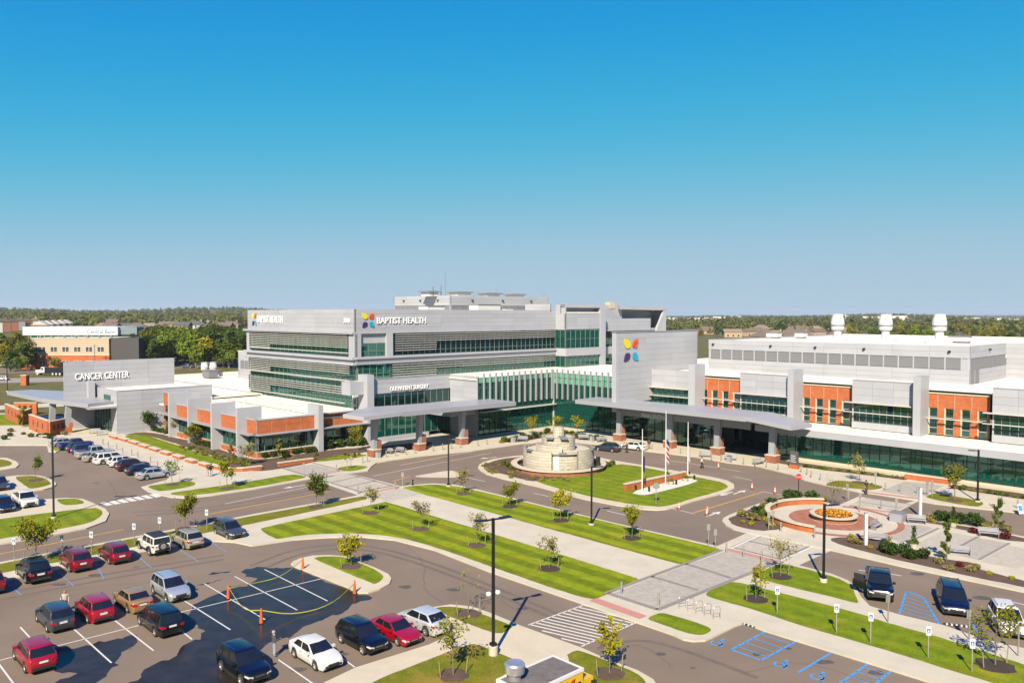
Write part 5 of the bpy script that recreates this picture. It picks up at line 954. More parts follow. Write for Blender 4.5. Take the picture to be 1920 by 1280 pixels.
for k, (kind, px, py, col, lab, sc_) in enumerate((('sedan', 121, 836, 'silver', 'silver sedan at the far end of the cancer center row', 1), ('pickup', 142, 841, 'blue', 'bright blue pickup in the cancer center row', .95), ('suv', 153, 846, 'maroon', 'dark car with red tail lights beside the blue pickup', .97), ('suv', 162, 850, 'blue', 'blue SUV beside the grey pickup', .97),
      ('pickup', 178, 857, 'silver', 'silver grey pickup truck in the cancer center row', 1.0), ('sedan', 186, 863, 'beige', 'tan car between the grey pickup and white minivan', 1), ('van', 209, 867, 'white', 'long white minivan in the cancer center row', 1.0), ('suv', 231, 872.5, 'white', 'white SUV right of the white minivan', .93), ('suv', 249, 880, 'maroon', 'dark maroon SUV near the end of the cancer center row', .98), ('sedan', 268, 887, 'dblue', 'dark blue sedan next to the silver sedan', 1.0), ('sedan', 290, 895.5, 'silver', 'silver sedan at the near end of the cancer center row', 1.03))):
    put_car(kind, px, py, ip, col, lab, g3, sc_)
pk = put_car('pickup', 1648, 1110, 202, 'black', 'black pickup truck with its door open facing the camera', g4, 1.0)
MB().box(-.55, .55, -.04, .04, .55, 1.2).build('open_door', PC_['black'], pk, (1.05, -1.55, 0)).rotation_euler = (0, 0, R(62)); MB().box(-.45, .4, -.03, .03, 1.2, 1.72).build('door_window', carglass, pk, (1.05, -1.55, 0)).rotation_euler = (0, 0, R(62))
put_car('van', 1785, 1137, 202, 'navy', 'navy blue minivan facing the camera in the accessible bays', g4, 1.0); put_car('suv', 1887, 1178, 200, 'white', 'white SUV at the right edge partly behind a tree', g4, 1.0)
put_car('hatch', 1139, 845, AZ + 170, 'slate', 'dark grey hatchback at the main entrance kerb', 'cars at the main entrance', 1.0); ws = put_car('sedan', 1188, 842.5, AZ + 170, 'white', 'white sedan with open door at the main entrance kerb', 'cars at the main entrance', 1.0)
MB().box(-.5, .5, -.04, .04, .35, 1.3).build('open_door', PC_['white'], ws, (.9, 1.25, 0)).rotation_euler = (0, 0, R(-60))
put_car('pickup', 351, 690, -88, 'gray', 'dark pickup driving on the far highway', 'traffic on the highway'); put_car('suv', 381, 689.5, -88, 'lsilver', 'pale silver car following the dark pickup on the highway', 'traffic on the highway'); put_car('suv', 4, 713, -85, 'white', 'white car on the far highway at the left edge', 'traffic on the highway')
for r in CARP.values():
    for ch in list(r.children_recursive): bpy.data.objects.remove(ch)
    bpy.data.objects.remove(r)
# dump truck on the highway
dt = empty('dump_truck', G(92, 703), heading(-86), 'white cab dump truck with long black body on the far highway', 'truck', 'traffic on the highway')
b = MB(); b.box(2.6, 4.6, -1.1, 1.1, .9, 2.0); b.add([(2.6, -1.1, 2.0), (4.6, -1.05, 1.9), (4.6, 1.05, 1.9), (2.6, 1.1, 2.0), (2.6, -1.1, 2.1), (4.5, -.9, 2.05), (4.5, .9, 2.05), (2.6, 1.1, 2.1)], [(0, 1, 5, 4), (1, 2, 6, 5), (2, 3, 7, 6), (4, 5, 6, 7)]); b.build('bonnet', PC_['white'], dt)
b = MB(); b.add([(1.0, -1.2, 1.0), (2.8, -1.2, 1.0), (2.8, 1.2, 1.0), (1.0, 1.2, 1.0), (1.0, -1.15, 3.1), (2.4, -1.1, 3.1), (2.4, 1.1, 3.1), (1.0, 1.15, 3.1)], [(0, 1, 2, 3), (4, 5, 6, 7), (0, 1, 5, 4), (1, 2, 6, 5), (2, 3, 7, 6), (3, 0, 4, 7)]); cb_ = b.build('cab', PC_['white'], dt)
for sg in (1, -1): MB().box(-.4, .4, -.02, .02, -.35, .35).build('side_window', carglass, cb_, (1.9, sg * 1.2, 2.4))
b = MB(); b.add([(-6.2, -1.25, 1.2), (.7, -1.25, 1.2), (.7, 1.25, 1.2), (-6.2, 1.25, 1.2), (-6.6, -1.3, 2.9), (.8, -1.3, 2.9), (.8, 1.3, 2.9), (-6.6, 1.3, 2.9)], [(0, 1, 2, 3), (0, 1, 5, 4), (1, 2, 6, 5), (2, 3, 7, 6), (3, 0, 4, 7), (4, 5, 6, 7)]); b.build('dump_body', black, dt); MB().box(-6.2, 4.4, -.5, .5, .7, 1.0).build('chassis', trim, dt)
for x in (3.8, -2.2, -3.6, -5.0):
    for sg in (1, -1):
        t = MB().lathe([(.3, -.2), (.5, -.2), (.54, -.1), (.54, .1), (.5, .2), (.3, .2)], 14, axis='y').build('wheel', rubber, dt, (x, sg * 1.0, .54)); MB().lathe([(.36, sg * .2), (.2, sg * .21), (0, sg * .21)], 12, axis='y').build('rim', white, t)
# yellow food truck at the bottom edge
ylw = mat('food_truck_yellow', (.80, .50, .01), .35, coat=.6)
ftp = [G(932, 1272, 3.1), G(1037, 1227, 3.1), G(1088, 1243, 3.1)]; u_ = (ftp[1] - ftp[0]); Lf = u_.length; u_.normalize(); v_ = (ftp[2] - ftp[1]); v_ -= u_ * v_.dot(u_); v_.normalize(); Wf = 2.35
org = ftp[0] + u_ * (Lf / 2) - Vector((-u_.y, u_.x, 0)) * (Wf / 2 if Vector((-u_.y, u_.x, 0)).dot(v_) < 0 else -Wf / 2)
ft = empty('food_truck', (org.x, org.y, 0), math.atan2(u_.y, u_.x), 'yellow food truck with grey roof and round roof fan at the bottom edge', 'truck')
MB().box(-Lf / 2, Lf / 2, -Wf / 2, Wf / 2, .6, 3.0).build('body', ylw, ft); rfm = MB().box(-Lf / 2 + .1, Lf / 2 - .1, -Wf / 2 + .1, Wf / 2 - .1, 3.0, 3.06).build('roof', mat('weathered_roof', (.16, .14, .14), .9, noise=(2, .3)), ft)
MB().box(-Lf / 2 - .04, Lf / 2 + .04, -Wf / 2 - .04, -Wf / 2 + .1, 2.92, 3.1).box(-Lf / 2 - .04, Lf / 2 + .04, Wf / 2 - .1, Wf / 2 + .04, 2.92, 3.1).box(Lf / 2 - .1, Lf / 2 + .04, -Wf / 2 + .1, Wf / 2 - .1, 2.92, 3.1).box(-Lf / 2 - .04, -Lf / 2 + .1, -Wf / 2 + .1, Wf / 2 - .1, 2.92, 3.1).build('roof_edge', white, ft)
fan = MB().lathe([(.35, 0), (.35, .3), (.55, .4), (.58, .85), (.5, .95), (.42, .9), (0, .88)], 18).build('roof_fan', rimm, ft, (-Lf / 2 + .75, .55, 3.06), angle=40)
sy = -Wf / 2 - .012
redm = mat('truck_red', (.55, .02, .01), .5)
for x in (.55, 1.15): MB().add([(x, sy, 2.15), (x + .35, sy, 2.2), (x + .45, sy, 2.7), (x + .1, sy, 2.65)], [(0, 1, 2, 3)]).build('red_stripe', redm, ft)
MB().box(1.75, Lf / 2 - .2, -.02, .02, 1.2, 2.4).build('serving_window', carglass, ft, (0, sy, 0)); cabf = MB().box(Lf / 2, Lf / 2 + 1.0, -Wf / 2 + .1, Wf / 2 - .1, .6, 2.3).build('cab', ylw, ft); MB().box(0, .02, -.9, .9, 1.4, 2.2).build('windscreen', carglass, cabf, (Lf / 2 + 1.01, 0, 0)); MB().box(-.2, .1, -.1, .1, -.25, .25).build('mirror', trim, cabf, (Lf / 2 + .7, -Wf / 2 - .25, 2.0))
for x in (-Lf / 2 + 1, Lf / 2):
    for sg in (1, -1): MB().lathe([(.2, -.12), (.42, -.13), (.45, 0), (.42, .13), (.2, .12)], 14, axis='y').build('wheel', rubber, ft, (x, sg * (Wf / 2 - .05), .45))
# ---------------- fountain and round planter ----------------
FC = G(1047, 868, .8); FC.z = 0
ft_o = empty('block_fountain', FC, 0, 'tiered pale stone block fountain in a round brick basin on the roundabout', 'fountain')
blockm = mat('pale_block', (.58, .53, .44), .85, noise=(1.5, .10, 8, .08), rnd=.09); jointm = mat('block_joint', (.30, .27, .22), .9)
MB().lathe([(6.3, .1), (6.3, .75), (6.9, .75), (6.9, .1)], 48).build('basin_wall', brickd, ft_o); MB().lathe([(6.2, .75), (6.2, .92), (7.15, .92), (7.15, .75), (6.2, .75)], 48).build('basin_rim', stonec, ft_o); MB().lathe([(0, .45), (6.3, .45)], 48).build('water', mat('basin_water', (.05, .07, .07), .05), ft_o)
def arcwall(name, r0, r1, a0, a1, z0, z1, m=blockm, parent=None, n=14):
    b = MB(); vs = []
    for i in range(n + 1):
        a = R(a0 + (a1 - a0) * i / n); c, s = math.cos(a), math.sin(a); vs += [(r0 * c, r0 * s, z0), (r1 * c, r1 * s, z0), (r1 * c, r1 * s, z1), (r0 * c, r0 * s, z1)]
    fs = [(4 * i + k, 4 * i + (k + 1) % 4, 4 * i + 4 + (k + 1) % 4, 4 * i + 4 + k) for i in range(n) for k in range(4)] + [(0, 1, 2, 3), (4 * n + 3, 4 * n + 2, 4 * n + 1, 4 * n)]
    return b.add(vs, fs).build(name, m, parent or ft_o)
def blockarc(r, a0, a1, z0, z1, th=.45):
    core = arcwall('block_wall', r - th, r - .03, a0 + .2, a1 - .2, z0, z1 - .02, jointm); nz = max(1, round((z1 - z0) / .42)); nb = max(2, round(R(a1 - a0) * r / .95))
    for j in range(nz):
        for i in range(nb):
            off = .5 if j % 2 else 0; b0 = a0 + (a1 - a0) * max(0, (i - off)) / nb; b1 = a0 + (a1 - a0) * min(nb, (i + 1 - off)) / nb
            if j % 2 and i == nb - 1: arcwall('stone_block', r - .06, r, b1 + .12, a1 - .05, z0 + (z1 - z0) * j / nz + .02, z0 + (z1 - z0) * (j + 1) / nz - .02, parent=core, n=2)
            arcwall('stone_block', r - .06, r + random.uniform(-.012, .012), b0 + .12, b1 - .12, z0 + (z1 - z0) * j / nz + .02, z0 + (z1 - z0) * (j + 1) / nz - .02, parent=core, n=2)
blockarc(5.3, 160, 256, .3, 3.3); blockarc(5.3, 300, 385, .3, 3.3); blockarc(4.5, 250, 306, .3, 3.0); blockarc(5.3, 30, 155, .3, 3.2)
blockarc(2.5, 0, 360, 2.4, 4.9); blockarc(3.6, 200, 275, 2.4, 4.0); blockarc(.85, 0, 360, 4.6, 6.3, .3)
MB().lathe([(0, 4.85), (2.1, 4.85)], 24).build('tier_top', blockm, ft_o); MB().lathe([(0, 6.25), (.6, 6.25)], 16).build('tier_top', blockm, ft_o); MB().lathe([(0, 2.9), (4.9, 2.9)], 32).build('tier_top', blockm, ft_o)
for a, r, z in ((215, 5.15, 3.3), (285, 2.5, 4.9), (335, 5.1, 3.3), (275, 4.2, 3.0), (300, .9, 4.95), (240, 2.5, 4.9)):
    MB().box(-.1, .5, -.55, .55, -.08, .1).build('spout_stone', louvre, ft_o, (r * math.cos(R(a)), r * math.sin(R(a)), z)).rotation_euler = (0, 0, R(a))
arcwall('water_sheet', 4.5, 4.56, 258, 268, .45, 2.9, white, n=4); MB().box(-.3, .3, -.2, .2, .9, 2.2).build('pump_cabinet', black, ft_o, (5.7, -2.4, 0))
PR = empty('round_flower_planter', (PC.x, PC.y, KZ), 0, 'round brick planter of orange and yellow flowers on the brick plaza', 'planter')
MB().lathe([(2.25, 0), (2.25, .55), (2.0, .55)], 40).build('planter_wall', brickd, PR); MB().lathe([(2.0, .55), (2.0, .67), (2.55, .67), (2.55, .55), (2.0, .55)], 40).build('planter_rim', stonec, PR); MB().lathe([(0, .5), (2.0, .5)], 32).build('soil', mulch, PR)
def leaf_cloud(n, fn, size, seed, m, up=.3, rad=None):
    rs = np.random.RandomState(seed); P = np.array([fn(rs) for _ in range(n)]); d = rs.normal(size=(n, 3)); d[:, 2] += up
    if rad is not None: q_ = P - np.array(rad); q_ /= np.linalg.norm(q_, axis=1)[:, None] + 1e-6; d = d * .45 + q_ * 1.3
    d /= np.linalg.norm(d, axis=1)[:, None]
    u = np.cross(d, rs.normal(size=(n, 3))); u /= np.linalg.norm(u, axis=1)[:, None]; w = np.cross(d, u); s = size * rs.uniform(.6, 1.35, n)[:, None]
    V = np.stack([P - u * s - w * s * .6, P + u * s - w * s * .45, P + u * s * .9 + w * s * .6, P - u * s * .8 + w * s * .5], 1).reshape(-1, 3)
    me = bpy.data.meshes.new('leaves'); me.vertices.add(4 * n); me.vertices.foreach_set('co', V.astype(np.float32).ravel()); me.loops.add(4 * n); me.loops.foreach_set('vertex_index', np.arange(4 * n, dtype=np.int32))
    me.polygons.add(n); me.polygons.foreach_set('loop_start', np.arange(0, 4 * n, 4, dtype=np.int32)); me.polygons.foreach_set('loop_total', np.full(n, 4, dtype=np.int32)); me.update(calc_edges=True); me.materials.append(m); return me
def mound(r, h):
    def f(rs):
        a, q = rs.uniform(0, 6.283), math.sqrt(rs.uniform(0, 1)) * r; return (q * math.cos(a), q * math.sin(a), h * rs.uniform(.2, 1) * (1 - .35 * (q / r) ** 2))
    return f
tag(link('orange_flowers', leaf_cloud(1500, mound(1.95, .45), .075, 3, flower), PR, (0, 0, .5)), kind='stuff'); tag(link('yellow_flowers', leaf_cloud(450, mound(1.6, .5), .075, 4, floweryel), PR, (0, 0, .5)), kind='stuff'); link('foliage', leaf_cloud(700, mound(1.9, .33), .09, 5, leaf_d), PR, (0, 0, .5))
SWl = empty('curved_seat_wall', (PC.x, PC.y, KZ), 0, 'curved brick seat wall with pale cap round the flower plaza', 'wall')
arcwall('wall', 6.9, 7.25, 78, 232, 0, .62, brick, SWl, 40); arcwall('cap_stone', 6.8, 7.4, 77, 233, .62, .76, stonec, SWl, 40)
# ---------------- brick planters, flag wall, garden walls ----------------
def wallrun(name, label, pts, w, h, group=None, m=brick, cat='planter wall'):
    P_ = [G(*p) for p in pts]; o = empty(name, P_[0], 0, label, cat, group); b, c = MB(), MB()
    L_, R_ = [], []
    for i, p in enumerate(P_):
        d = (P_[min(i + 1, len(P_) - 1)] - P_[max(0, i - 1)]).normalized(); nn = Vector((-d.y, d.x, 0)); L_.append((p - P_[0], nn, d, i))
    for bb, ww, z0, z1, e in ((b, w / 2, 0, h, 0), (c, w / 2 + .07, h, h + .13, .07)):
        vs = []
        for q, nn, d, i in L_:
            q2 = q + d * (e if i == len(L_) - 1 else (-e if i == 0 else 0)); vs += [(*(q2 + nn * ww).xy, z0), (*(q2 - nn * ww).xy, z0), (*(q2 - nn * ww).xy, z1), (*(q2 + nn * ww).xy, z1)]
        k = len(L_); bb.add(vs, [(4 * i + j, 4 * i + (j + 1) % 4, 4 * i + 4 + (j + 1) % 4, 4 * i + 4 + j) for i in range(k - 1) for j in range(4)] + [(0, 1, 2, 3), (4 * k - 1, 4 * k - 2, 4 * k - 3, 4 * k - 4)])
    b.build('brick_base', m, o); c.build('cap_stone', stonec, o); return o
for k, (x, y) in enumerate(((214, 822), (232, 827), (251, 833), (270, 839.5), (290, 846), (311, 853), (334, 860), (358, 868), (383, 875))):
    wallrun('brick_seat_block', '%s low brick seat block from the left beside the cancer center walk' % 'first second third fourth fifth sixth seventh eighth ninth'.split()[k], [(x - 6.5, y - 1.9), (x + 7.5, y + 2.4)], .75, .55, 'brick seat blocks along the cancer center walk')
wallrun('curved_planter_wall', 'curved low brick planter wall at the corner of the mulch bed', [(397, 877.5), (412, 882), (432, 885.5), (455, 885), (490, 881)], .55, .6)
wallrun('brick_planter_wall', 'straight low brick planter wall beside the paved walk', [(522, 875.5), (586, 866.5)], .55, .6)
wallrun('cafe_planter_wall', 'low brick wall with pale cap in front of the cafe glass', [(1697, 898.5), (1782, 909.5)], .6, .8)
fw = wallrun('flag_wall', 'brick wall with pale cap behind the flagpoles on the roundabout', [(1172, 922), (1285, 897.5)], .45, 1.0)
for i, (pa, pb, h_) in enumerate((((12, 784), (40, 798), 3.2), ((40, 798), (58, 790), 2.8), ((57, 805), (92, 819), 3.0), ((92, 819), (122, 812), 2.8), ((28, 776), (70, 776), 2.6))):
    w_ = wallrun('brick_garden_wall', ['brick garden wall with small windows left of the cancer center canopy', 'brick garden wall return behind the left garden wall', 'nearest brick garden wall with slots under the cancer center canopy', 'brick garden wall running under the canopy columns', 'rear brick garden wall behind the cancer center canopy'][i], [pa, pb], .5, h_, 'brick garden walls')
    a_, c_ = G(*pa), G(*pb); d_ = c_ - a_; 
    for k in range(3):
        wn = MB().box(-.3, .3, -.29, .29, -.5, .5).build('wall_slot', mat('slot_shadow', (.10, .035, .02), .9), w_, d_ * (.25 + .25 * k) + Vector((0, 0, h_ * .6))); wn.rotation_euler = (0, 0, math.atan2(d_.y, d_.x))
# ---------------- street furniture ----------------
def lamp_post(px, py, h, arms, label, base=0.7, globes=False, az=0):
    p = G(px, py, 0 if base > .5 else KZ); o = empty('lamp_post', p, heading(az), label, 'street lamp', 'black car park lamp posts'); MB().lathe([(.32, -.1), (.32, base), (.28, base + .02), (0, base + .02)], 16).build('concrete_base', concrete, o, angle=40)
    MB().box(-.085, .085, -.085, .085, base, h).build('pole', black, o); MB().box(-.2, .2, -.2, .2, base + .02, base + .2).build('base_cover', black, o)
    for sg in arms:
        a = MB().box(.05, .6, -.05, .05, h - .14, h - .04).build('arm', black, o); hd = MB().add([(.5, -.2, h - .12), (1.35, -.24, h - .06), (1.35, .24, h - .06), (.5, .2, h - .12), (.5, -.16, h - .02), (1.3, -.2, h + .02), (1.3, .2, h + .02), (.5, .16, h - .02)], [(0, 3, 2, 1), (4, 5, 6, 7), (0, 1, 5, 4), (1, 2, 6, 5), (2, 3, 7, 6), (3, 0, 4, 7)]).build('lamp_head', black, o)
        a.rotation_euler = hd.rotation_euler = (0, 0, R(sg))
    if globes:
        for sg in (1, -1): MB().lathe([(0, -.18), (.16, -.12), (.2, 0), (.14, .12), (0, .16)], 12).build('camera_dome', white, o, (sg * .35, 0, h * .46), smooth=True)
    return o
lamp_post(925, 1230, 9.45, (0, 180), 'tall black double-arm lamp post on a concrete base beside the front crosswalk', .75, True, 60)
lamp_post(101, 971, 9.45, (0, 180), 'tall black double-arm lamp post on the left lawn island', .2, False, 80); lamp_post(841, 911, 6.4, (0,), 'black lamp post at the left tip of the upper lawn strip', .15, az=100); lamp_post(1109, 983, 6.4, (0,), 'black lamp post on the upper lawn strip in front of the fountain lawn', .15, az=80); lamp_post(1544, 1090, 6.7, (0,), 'black lamp post on a square base left of the black pickup', .3, az=80); lamp_post(1833, 940, 6.4, (0,), 'black lamp post in front of the cafe glass', .15, az=-100)
lamp_post(14, 734, 9, (0, 180), 'far black lamp post beside the frontage road', .3, az=90); lamp_post(58 / 4, 800, .1, (), 'x', .0) if False else None
signb = mat('sign_blue', (.02, .14, .42), .5)
def sign_post(px, py, label, h=2.15, face=True, az=None, group='accessible parking signs'):
    az = (up if az is None else az); o = empty('accessible_parking_sign', G(px, py, KZ), heading(az), label, 'sign', group); MB().box(-.035, .035, -.035, .035, 0, h).build('post', steel, o); p = MB().box(.04, .06, -.16, .16, h - .62, h).build('sign_plate', white if face else steel, o)
    if face:
        MB().box(.061, .066, -.11, .11, h - .42, h - .16).build('blue_symbol', signb, p); q = MB()
        q.add([(.069, .055 * math.cos(a) - .005, h - .33 + .055 * math.sin(a)) for a in [k * .6 for k in range(10)]], [tuple(range(10))]); q.box(.067, .07, -.012, .012, h - .3, h - .2); q.build('wheelchair_mark', white, p)
for i, (x, y) in enumerate(((27, 1050), (117, 1044), (172, 1037), (252, 1020.5), (300, 1008), (388, 992))): sign_post(x, y, ['leftmost white accessible parking sign on the left verge', 'accessible parking sign above the first red SUV on the verge', 'accessible parking sign between the two red SUVs on the verge', 'accessible parking sign left of the white off-roader', 'accessible parking sign above the beige SUV', 'accessible parking sign left of the dark grey SUV'][i], az=180)
for i, (x, y) in enumerate(((1457, 1150), (1568, 1186), (1632, 1203.5), (1740, 1232), (1822, 1258))): sign_post(x, y, 'accessible parking sign number %s from the plaza on the right lawn' % ['one', 'two', 'three', 'four', 'five'][i], az=190)
for i, (x, y) in enumerate(((1665, 1166), (1817, 1198), (1909, 1229))): sign_post(x, y, ['grey back of a sign post in front of the black pickup', 'grey back of a sign post in front of the navy minivan', 'grey back of a sign post in front of the white SUV'][i], 2.1, False, 0, 'sign backs in front of the accessible bays')
for i, (x, y, h_) in enumerate(((570, 893, 1.9), (651, 880, 1.7), (658, 877, 1.7), (755, 910, 1.8), (1641, 912, 2.0), (1738, 930, 2), (1747, 932, 2.2), (1588, 938, 2.1), (1328, 1025, 2.3), (1341, 1027, 1.9), (1449, 990, 1.9), (1441, 992, 1.9), (1612, 960, 2.3), (1680, 975, 2.5))): sign_post(x, y, ['small sign post at the far-left paved crossing', 'left of two small dark signs on the drop-off lawn', 'right of two small dark signs on the drop-off lawn', 'white-faced small sign at the tip of the upper lawn', 'small sign on the grass patch beside the guard', 'left small sign on the cafe grass patch', 'right small sign on the cafe grass patch', 'small sign behind the flower plaza', 'tall grey post at the right end of the upper lawn', 'white-topped short sign at the right end of the upper lawn', 'thin grey post in the garden bed', 'second thin grey post in the garden bed', 'small post behind the round planter', 'thin post beside the entrance crossing'][i], h_, False, 180, 'small sign posts')
st_ = empty('stop_sign', G(1497, 928, KZ), 0, 'red octagonal stop sign on a dark post by the roundabout exit', 'sign'); MB().box(-.045, .045, -.03, .03, 0, 2.3).build('post', black, st_)
stopm = mat('stop_red', (.55, .015, .02), .5); oc = [(.42 * math.cos(R(22.5 + 45 * k)), .42 * math.sin(R(22.5 + 45 * k))) for k in range(8)]
MB().add([(x, -.04, 2.35 + z) for x, z in oc] + [(x, -.06, 2.35 + z) for x, z in oc], [tuple(range(8)), tuple(range(15, 7, -1))] + [(i, (i + 1) % 8, 8 + (i + 1) % 8, 8 + i) for i in range(8)]).build('sign_plate', stopm, st_)
vs, fs = glyph('STOP', .004); wd = max(v[0] for v in vs); MB().add([((v[0] / wd - .5) * .66, -.068 - v[2], 2.24 + v[1] * .3) for v in vs], fs).build('stop_lettering', white, st_)
sb_ = empty('round_sign_back', G(1230, 944, KZ), 0, 'grey back of an octagonal sign on the roundabout lawn', 'sign'); MB().box(-.04, .04, -.03, .03, 0, 2.2).build('post', steel, sb_); MB().add([(x, -.05, 2.2 + z) for x, z in oc] + [(x, -.03, 2.2 + z) for x, z in oc], [tuple(range(8)), tuple(range(15, 7, -1))] + [(i, (i + 1) % 8, 8 + (i + 1) % 8, 8 + i) for i in range(8)]).build('sign_plate', steel, sb_)
ORD = 'first second third fourth fifth sixth seventh eighth ninth tenth eleventh twelfth thirteenth fourteenth fifteenth sixteenth seventeenth eighteenth nineteenth twentieth'.split()
bol = MB().lathe([(.085, 0), (.085, .98), (.07, 1.03), (0, 1.04)], 10).mesh('bollard', steel, angle=40)
BL = [('beside the cancer center walk', [(175, 842 - 1), (193, 833), (203, 838), (219, 843), (230, 849), (247, 853.5), (258.5, 858), (282, 867), (295.5, 876), (330, 888), (315, 886), (83, 804), (76, 802), (70, 802)]), ('round the left paved crossing', [(586, 890), (631, 883), (671, 924), (695, 923), (741, 917), (680, 868), (689, 866)]), ('under the surgery canopy', [(724, 857), (742, 855), (761, 852), (778, 850), (812, 846), (830, 843), (846, 841), (863, 839), (896, 836), (913, 833)]),
      ('along the main entrance kerb', [(1131, 829), (1151, 832), (1170, 834), (1223, 843), (1276, 851), (1313, 857), (1334, 862), (1352, 864), (1372, 867), (1394, 870), (1416, 874), (1437, 876), (1459, 881)]), ('on the walk by the stop sign', [(1502, 885), (1513, 890), (1521, 895), (1538, 900), (1591, 936), (1652, 953), (1660, 919), (1688, 922), (1719, 925), (1878, 946), (1908, 952)]), ('round the plaza crossing', [(1362, 1036), (1394, 1044), (1428, 1052), (1464, 996), (1527, 1008)]), ('at the front end of the paver walk', [(1165, 1113), (1235, 1135)])]
for w, ps in BL:
    for k, (x, y) in enumerate(sorted(ps)):
        b_ = link('bollard', bol, None, G(x, y, KZ)); tag(b_, '%s slim grey steel bollard from the left %s' % (ORD[k], w), 'bollard', 'bollards ' + w)
# cones and caution tape
def cone(px, py, label, h=1.05, grp='orange traffic cones', lean=0):
    o = empty('traffic_cone', G(px, py, 0.0), random.uniform(0, 1), label, 'traffic cone', grp); z0 = .0; MB().box(-.2, .2, -.2, .2, 0, .06).build('cone_base', black, o); MB().lathe([(.15, .06), (.055, h), (0, h)], 12).build('cone_body', orange, o, smooth=False); MB().lathe([(.128, .3), (.105, .52)], 12).build('white_band', white, o); MB().lathe([(.094, .62), (.08, .76)], 12).build('white_band', white, o)
for x, y, l in ((428, 1122, 'orange cone at the left of the taped wet bays'), (490, 1168, 'orange cone at the near edge of the taped wet bays'), (568, 1068, 'tall orange cone on the left end of the tree island'), (665, 1113, 'striped cone at the right end of the tree island'), (1273, 955, 'cone in the drive left of the stop line'), (1325, 966, 'cone beside the white turn arrow'), (1410, 917, 'cone left of the stop sign'), (1453, 925, 'striped orange cone near the garden bed'), (1326, 962, 'cone by the yellow line') , (1347, 878, 'dark-based cone near the walking man')): cone(x, y, l, 1.15 if y > 1000 else .95)
tapem = mat('caution_tape', (.62, .58, .05), .6)
def tape(pts, label):
    b = MB(); P_ = [G(x, y, 0) + Vector((0, 0, z)) for x, y, z in pts]; P_ = chaikin(P_, 2, False); v = []
    for p in P_: v += [(p.x, p.y, p.z - .035), (p.x, p.y, p.z + .035)]
    b.add(v, [(2 * i, 2 * i + 1, 2 * i + 3, 2 * i + 2) for i in range(len(P_) - 1)]); o = b.build('caution_tape', tapem); sol = o.modifiers.new('thickness', 'SOLIDIFY'); sol.thickness = .006; tag(o, label, 'tape')
tape([(428, 1122, 1.0), (456, 1150, .25), (490, 1168, 1.0)], 'yellow caution tape between the two left cones'); tape([(490, 1168, 1.0), (550, 1156, .15), (620, 1138, .15), (665, 1113, .9)], 'long yellow caution tape along the wet bays'); tape([(428, 1122, 1.0), (480, 1098, .25), (530, 1085, .25), (568, 1068, 1.0)], 'yellow caution tape along the back of the wet bays')
# benches, bins, planters, pylons, bike racks
def bench(px, py, az, label, L_=1.9):
    o = empty('metal_bench', G(px, py, KZ), heading(az), label, 'bench', 'pale metal benches')
    for k in range(5): MB().box(.0 + k * .1, .085 + k * .1, -L_ / 2, L_ / 2, .42, .45).build('seat_slat', metals, o)
    for k in range(4): MB().box(-.06 - k * .02, -.03 - k * .02, -L_ / 2, L_ / 2, .52 + k * .11, .61 + k * .11).build('back_slat', metals, o)
    for y in (-L_ / 2 + .1, L_ / 2 - .1): MB().box(-.08, .48, y - .03, y + .03, 0, .42).build('leg', mullm, o); MB().box(-.14, -.06, y - .03, y + .03, .42, .95).build('back_post', mullm, o)
for x, y, az, l in ((1640, 978 + 12, AZ, 'bench on the garden terrace nearest the round plaza'), (1718, 980, 200, 'bench facing the camera behind the terrace'), (1853, 1005, 200, 'bench at the back right of the terrace'), (1645, 1016, 20, 'bench seen from behind beside the white pylon'), (1800, 1040, 20, 'bench seen from behind at the front of the terrace'), (980, 827, 200, 'pale bench left of the fountain'), (1026, 824, 180, 'pale bench behind the fountain'), (1094, 824, 180, 'pale bench right behind the fountain'), (1128, 828, 170, 'bench by the entrance bins'), (727, 850, 200, 'pale bench left of the surgery canopy column'), (748, 848, 200, 'second pale bench beside the surgery canopy column'), (178, 812, 160, 'left bench outside the cancer center'), (192, 815, 160, 'right bench outside the cancer center'), (1370, 862, 200, 'bench under the main entrance canopy'), (1420, 870, 150, 'bench beside the right canopy column'), (1322, 856, 200, 'dark bench near the entrance columns')): bench(x, y, az, l)
def bin_(px, py, label, s_=.6, h=.95): 
    o = MB().box(-s_ / 2, s_ / 2, -s_ / 2, s_ / 2, 0, h).build('litter_bin', metals, None, G(px, py, KZ)); o.rotation_euler = (0, 0, ROT); MB().box(-s_ / 2 - .04, s_ / 2 + .04, -s_ / 2 - .04, s_ / 2 + .04, h, h + .08).build('lid', mullm, o); tag(o, label, 'bin')
bin_(962, 829, 'square pale bin left of the fountain benches'); bin_(1110, 827, 'square pale bin right of the fountain benches'); bin_(1367, 866, 'square bin under the main canopy'); bin_(709, 858, 'bin beside the left canopy column')
pk_ = bin_(1683, 977, 'large square concrete planter box on the terrace', 1.3, 1.0)
pyl = [G(1725, 966, KZ), G(1623, 1021, KZ)]
for p, l in zip(pyl, ('tall white pylon light behind the terrace', 'tall white pylon light in front of the terrace')):
    o = MB().box(-.14, .14, -.14, .14, 0, 3.2).build('white_pylon', white, None, p); MB().box(-.16, .16, -.16, .16, 3.2, 3.26).build('pylon_cap', metals, o); tag(o, l, 'light pylon', 'white pylons')
